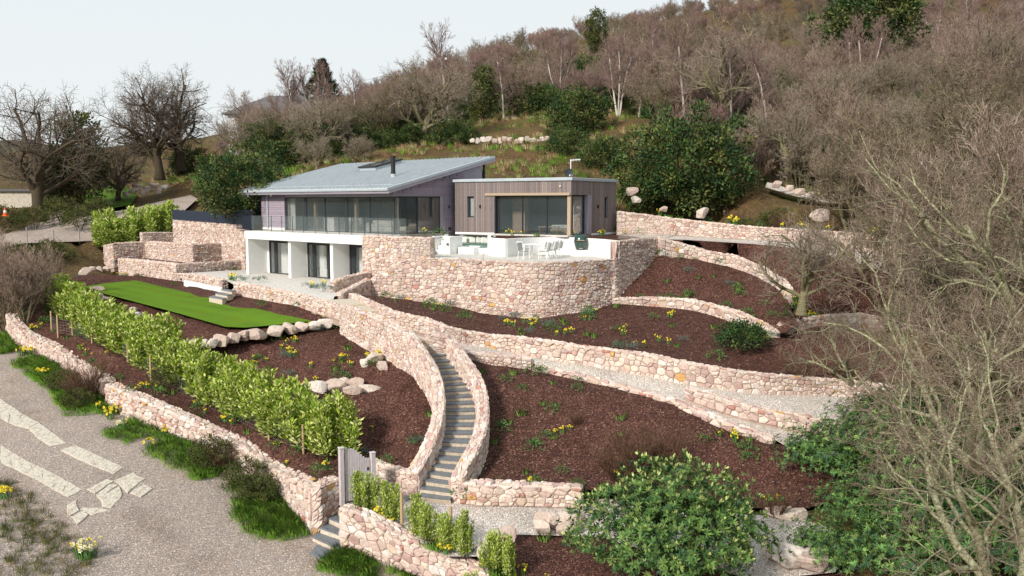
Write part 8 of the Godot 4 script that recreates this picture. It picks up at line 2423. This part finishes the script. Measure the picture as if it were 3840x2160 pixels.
		for p in spots_on(s, greens, inside):
			if bed == "lawn_bed" and on_lawn(p): continue
			var k := 3 + rng.randi() % 2
			plant.call(k, p, rnd(0.9, 1.6), ("fine bladed green tuft " if k == 3 else "small leafy green plant ") + where, ("green tufts " if k == 3 else "leafy plants ") + where)
		for p in spots_on(s, greys, inside):
			if not (bed == "lawn_bed" and on_lawn(p)): plant.call(5, p, rnd(1.0, 1.5), "grey green cushion plant " + where, "grey plants " + where)
	sow.call("lower_left_bed", "in the bed between the long hedge and the winding steps", 44, 30, 9)
	sow.call("lawn_bed", "in the mulch round the lawn", 16, 22, 5)
	sow.call("verge_bed", "in the strip between lane wall and hedge", 22, 30, 0)
	sow.call("terrace_bed", "in the long bed below the terrace wall", 24, 34, 12, PackedVector2Array([Vector2(-8.29, -47.12), Vector2(-4.98, -42.78), Vector2(0.22, -39.00), Vector2(5.26, -36.73), Vector2(11.43, -35.17), Vector2(12.51, -40.80), Vector2(5.58, -47.31), Vector2(2.19, -45.68), Vector2(-4.25, -48.29)]))
	sow.call("middle_bed", "on the steep mulch slope beside the terrace", 0, 26, 2)
	sow.call("upper_bed", "in the bed above the topmost curved wall", 18, 20, 2, PackedVector2Array([Vector2(10.05, -53.77), Vector2(12.06, -46.74), Vector2(13.97, -44.62), Vector2(15.45, -40.56), Vector2(17.27, -42.99), Vector2(13.16, -46.24)]))
	sow.call("right_bed", "in the big bed right of the winding steps", 10, 44, 0)
	sow.call("hedge_bed", "at the foot of the short young hedge", 12, 6, 0)
	sow.call("lower_right_bed", "in the bed at the bottom centre", 2, 4, 0)
	for k in 18:
		var a: Array = [[6.96, -56.77, 8.73, 10.31], [8.69, -56.33, 8.91, 10.11], [10.68, -55.79, 8.77, 9.83], [13.01, -54.67, 8.66, 9.57], [15.19, -53.38, 8.57, 9.36], [17.34, -51.67, 8.57, 9.27], [19.84, -49.47, 8.19, 9.11], [21.94, -47.48, 7.81, 8.82], [22.12, -44.84, 7.14, 8.19]][1 + k % 6]
		var b: Array = [[6.96, -56.77, 8.73, 10.31], [8.69, -56.33, 8.91, 10.11], [10.68, -55.79, 8.77, 9.83], [13.01, -54.67, 8.66, 9.57], [15.19, -53.38, 8.57, 9.36], [17.34, -51.67, 8.57, 9.27], [19.84, -49.47, 8.19, 9.11], [21.94, -47.48, 7.81, 8.82], [22.12, -44.84, 7.14, 8.19]][2 + k % 6]
		var f := rng.randf()
		var kind := rng.randi() % 5
		plant.call(kind, Vector3(lerpf(a[0], b[0], f) + 0.4, lerpf(a[3], b[3], f) - 0.05, lerpf(a[1], b[1], f) - rnd(0.5, 1.3)), rnd(1.0, 1.6), ("yellow daffodil clump in bloom" if kind < 3 else "green border plant") + " along the top of the drive wall", ("daffodils" if kind < 3 else "border plants") + " above the drive wall")
	# on the planter behind the terrace and the patio
	for e in [Vector3(-5.61, 8.82, -55.56), Vector3(-4.63, 8.82, -54.65), Vector3(-4.08, 8.82, -59.52), Vector3(-3.77, 8.82, -61.72), Vector3(-2.96, 8.82, -59.52), Vector3(-2.55, 8.82, -58.48), Vector3(-1.75, 8.82, -58.48), Vector3(-0.71, 8.82, -57.47), Vector3(-0.34, 8.82, -54.65), Vector3(0.00, 8.82, -52.92), Vector3(0.69, 8.82, -54.65), Vector3(1.52, 8.82, -52.92), Vector3(2.82, 8.82, -53.77), Vector3(3.70, 8.82, -52.92), Vector3(5.48, 8.82, -52.92), Vector3(5.90, 8.82, -55.56), Vector3(7.17, 8.82, -57.47), Vector3(7.40, 8.82, -56.50), Vector3(8.03, 8.82, -57.47), Vector3(8.12, 8.82, -54.65)]:
		var k := rng.randi() % 5
		plant.call(k, e, rnd(0.8, 1.2) if k < 3 else rnd(1.2, 2.0), ("yellow daffodil clump in bloom" if k < 3 else "green border plant") + " on the white planter behind the terrace", ("daffodils" if k < 3 else "border plants") + " behind the terrace")
	for e in [Vector3(-18.39, 5.85, -55.69), Vector3(-17.98, 5.85, -55.16), Vector3(-17.53, 5.85, -54.64), Vector3(-16.90, 5.85, -54.13), Vector3(-16.32, 5.85, -54.39), Vector3(-16.09, 5.85, -54.90), Vector3(-12.28, 5.85, -50.76), Vector3(-11.89, 5.85, -50.44), Vector3(-11.41, 5.85, -49.20), Vector3(-10.97, 5.85, -48.60), Vector3(-11.40, 5.85, -51.41), Vector3(-10.30, 5.85, -48.01)]:
		var k := rng.randi() % 6
		plant.call(k, e, rnd(0.9, 1.4), ("yellow daffodil clump in bloom" if k < 3 else "green border plant") + " in a planting pocket of the patio", ("daffodils" if k < 3 else "border plants") + " on the patio")
	for e in [Vector3(-36.52, 5.75, -80.67), Vector3(-36.45, 5.75, -81.77), Vector3(-33.33, 5.75, -78.54), Vector3(-32.23, 5.75, -77.52), Vector3(-32.24, 5.75, -78.54), Vector3(-30.30, 5.75, -76.52), Vector3(-28.90, 5.75, -74.61), Vector3(-28.28, 5.75, -74.14), Vector3(-28.01, 5.75, -76.04), Vector3(-26.51, 5.75, -77.02), Vector3(-25.67, 5.75, -78.54)]:
		var k := rng.randi() % 5
		plant.call(k, e + Vector3(0, 0.25, 0), rnd(1.0, 1.5), ("yellow daffodil clump in bloom" if k < 3 else "green border plant") + " between the stepped walls", ("daffodils" if k < 3 else "border plants") + " between the stepped walls")
	# clumps on the lane verge and the bottom left bank
	for e in [Vector3(-26.81, 2.53, -46.09), Vector3(-26.69, 2.55, -46.39), Vector3(-26.38, 2.44, -46.35), Vector3(-24.18, 2.08, -42.92), Vector3(-23.92, 2.06, -42.98), Vector3(-18.71, 1.55, -37.89), Vector3(-18.02, 1.48, -37.18), Vector3(-17.66, 1.40, -36.79), Vector3(-17.74, 1.50, -37.60), Vector3(-14.56, 1.07, -34.99), Vector3(-14.53, 1.01, -33.47), Vector3(-17.73, 0.74, -28.80), Vector3(-17.55, 0.74, -28.82)]:
		plant.call(rng.randi() % 2, settle(e), 1.2, "yellow daffodil clump in bloom on the lane verge", "daffodils on the lane verge")
	for e in [Vector3(-13.13, 0.26, -25.01), Vector3(-12.89, 0.24, -24.86), Vector3(-12.78, 0.24, -24.96), Vector3(-16.48, 1.32, -35.33)]:
		var t := thing("narcissus_clump", "white narcissus clump on the rough bank beside the lane", "flower", settle(e), rng.randf() * TAU, "white narcissus by the lane")
		part("leaves", wd[0], M.blade, t)
		part("blooms", wd[1], M.petal, t)
		t.scale = Vector3.ONE * 1.4
	# ---- grass, chips and loose stones: nobody could count them
	var tuft := blades(26, 0.26, 0.014, 0.9, 0.16, [Color(1, 1, 1), Color(0.8, 0.9, 0.7), Color(1.0, 0.95, 0.7)]).mesh()
	var tones := [Color(0.13, 0.27, 0.03), Color(0.17, 0.32, 0.04), Color(0.11, 0.22, 0.03), Color(0.23, 0.32, 0.07)]
	var strip := func(pts: Array, wide: float, count: int) -> Array:
		var out := []
		for k in count:
			var i := rng.randi() % (pts.size() - 1)
			var p: Vector3 = (pts[i] as Vector3).lerp(pts[i + 1], rng.randf())
			var d: Vector3 = (pts[i + 1] - pts[i]).normalized()
			p += Vector3(-d.z, 0, d.x) * wide * pow(rng.randf(), 1.4)
			var f := blade_noise.get_noise_2d(p.x, p.z)
			if f < -0.15: continue
			out.append(settle(p))
		return out
	var verge: Array = strip.call([Vector3(-29.41, 0.00, -49.28), Vector3(-27.60, 0.00, -47.36), Vector3(-25.58, 0.00, -46.06), Vector3(-23.71, 0.00, -44.54), Vector3(-22.51, 0.00, -43.54), Vector3(-20.40, 0.00, -41.20), Vector3(-19.30, 0.00, -39.60), Vector3(-18.74, 0.00, -38.71), Vector3(-16.16, 0.00, -36.39), Vector3(-13.47, 0.00, -34.46), Vector3(-11.00, 0.00, -32.87), Vector3(-10.53, 0.00, -32.50), Vector3(-8.63, 0.00, -30.48), Vector3(-7.49, 0.00, -28.62), Vector3(-6.59, 0.00, -27.15)], 1.9, 2300)
	scatter("verge_grass", "green grass along the foot of the lane wall", "grass", tuft, M.blade, verge, tones, 0.7, 1.5, false)
	var v2: Array = strip.call([Vector3(-5.40, 0.00, -25.89), Vector3(-4.52, 0.00, -25.52), Vector3(-3.50, 0.00, -24.93), Vector3(-2.20, 0.00, -24.06), Vector3(-0.76, 0.00, -22.93), Vector3(0.30, 0.00, -22.06)], 1.3, 700)
	scatter("verge_grass", "green grass below the wall right of the gate steps", "grass", tuft, M.blade, v2, tones, 0.7, 1.3, false)
	var bank := []
	for k in 9000:
		var p := Vector3(rnd(-45, 45), 0, rnd(-112, -50))
		var h := land(p.x, p.z)
		var clear := blade_noise.get_noise_2d(p.x * 0.6, p.z * 0.6) > -0.05
		var inside := false
		for s in sheets:
			if Geometry2D.is_point_in_polygon(Vector2(p.x, p.z), s[0]): inside = true
		if clear and not inside and (house_at.affine_inverse() * p).z < -8.5 and p.z < -60: bank.append(Vector3(p.x, h, p.z))
	scatter("bank_grass", "rough grass and bracken on the bank behind the house", "grass", tuft, M.blade, bank, tones + [Color(0.34, 0.21, 0.13), Color(0.42, 0.33, 0.20), Color(0.30, 0.18, 0.11), Color(0.46, 0.38, 0.24), Color(0.36, 0.25, 0.16)], 1.2, 2.6, false)
	var rough := []
	for k in 900: rough.append(settle(Vector3(-15.73, 0.44, -26.63) + Vector3(rnd(-4.5, 3.2), 0, rnd(-3.5, 4))))
	var ok := []
	var rb := PackedVector2Array([Vector2(-19.05, -30.97), Vector2(-17.50, -29.78), Vector2(-16.08, -28.46), Vector2(-14.96, -27.37), Vector2(-13.99, -26.40), Vector2(-12.91, -25.39), Vector2(-11.60, -23.86), Vector2(-11.07, -21.57), Vector2(-14.43, -20.86), Vector2(-20.44, -30.09)])
	for p in rough:
		if Geometry2D.is_point_in_polygon(Vector2(p.x, p.z), rb): ok.append(p)
	scatter("rough_grass", "sparse dry grass on the rough bank at the bottom left", "grass", tuft, M.blade, ok, [Color(0.16, 0.17, 0.06), Color(0.26, 0.22, 0.11), Color(0.11, 0.15, 0.04)], 0.4, 0.9, false)
	var chip := Shape.new()
	chip.ccube(Vector3(-0.045, 0, -0.014), Vector3(0.045, 0.012, 0.014), 0.004)
	var chips := []
	for b in [["lower_left_bed", 3600], ["terrace_bed", 4200], ["middle_bed", 2200], ["right_bed", 4600], ["upper_bed", 1800], ["verge_bed", 1400], ["hedge_bed", 700], ["lower_right_bed", 700]]:
		chips.append_array(spots_on(beds[b[0]], b[1]))
	for q in spots_on(beds["lawn_bed"], 3000):
		if not on_lawn(q): chips.append(q)
	scatter("bark_chips", "loose bark chips strewn over the mulched beds", "bark chips", chip.mesh(), M.chip, chips, [Color(0.09, 0.05, 0.041), Color(0.14, 0.083, 0.066), Color(0.05, 0.027, 0.023), Color(0.28, 0.19, 0.145), Color(0.07, 0.039, 0.034)], 0.5, 1.3)
	var peb := boulder(Vector3(0.09, 0.06, 0.08), 5)
	for k in peb.c.size(): peb.c[k] = Color(1, 1, 1)
	var stones := spots_on(beds["lane"], 5200)
	scatter("loose_stones", "loose stones strewn over the lane", "stones", low_pebble(0.05), M.pebble, stones, [Color(0.32, 0.28, 0.26), Color(0.38, 0.34, 0.31), Color(0.24, 0.21, 0.2), Color(0.42, 0.38, 0.34)], 0.25, 1.1, true, 0.01)
	var gr := spots_on(beds["gravel_court"], 3800)
	gr.append_array(spots_on(beds["gravel_path"], 3000))
	scatter("loose_gravel", "pale loose gravel on the court and path", "gravel", low_pebble(0.022), M.pebble, gr, [Color(0.6, 0.57, 0.54), Color(0.7, 0.68, 0.65), Color(0.42, 0.38, 0.37), Color(0.55, 0.47, 0.43)], 0.6, 1.5, true, 0.004)
	for k in protos: protos[k].free()


var beds := {}


func under_label(x: float, far: float) -> String:
	var a := "left of the roof" if x < -32 else ("above the house roof" if x < -8 else ("above the timber wing" if x < 8 else ("above the huge dark bush" if x < 28 else "on the slope at the right")))
	return "dark evergreen undergrowth in the wood %s, %s" % [a, "near the lower edge" if far < 92 else ("half way up" if far < 118 else "high up")]




func on_lawn(p: Vector3) -> bool:
	return Geometry2D.is_point_in_polygon(Vector2(p.x, p.z), PackedVector2Array([Vector2(-29.23, -57.47), Vector2(-27.86, -62.95), Vector2(-17.36, -50.93), Vector2(-10.01, -42.84), Vector2(-13.04, -41.38), Vector2(-14.10, -41.65), Vector2(-25.40, -53.17)]))


var blade_noise := FastNoiseLite.new()


func low_pebble(r: float) -> Mesh:
	var s := Shape.new()
	var top := Vector3(0, r * 0.7, 0)
	for k in 6:
		var a := TAU * k / 6
		var b := TAU * (k + 1) / 6
		var p := Vector3(cos(a) * r, r * 0.25, sin(a) * r * 0.8)
		var q := Vector3(cos(b) * r, r * 0.25, sin(b) * r * 0.8)
		s.tri(p, top, q)
		s.quad(q + Vector3(0, -r * 0.4, 0), p + Vector3(0, -r * 0.4, 0), p, q)
	return s.mesh()
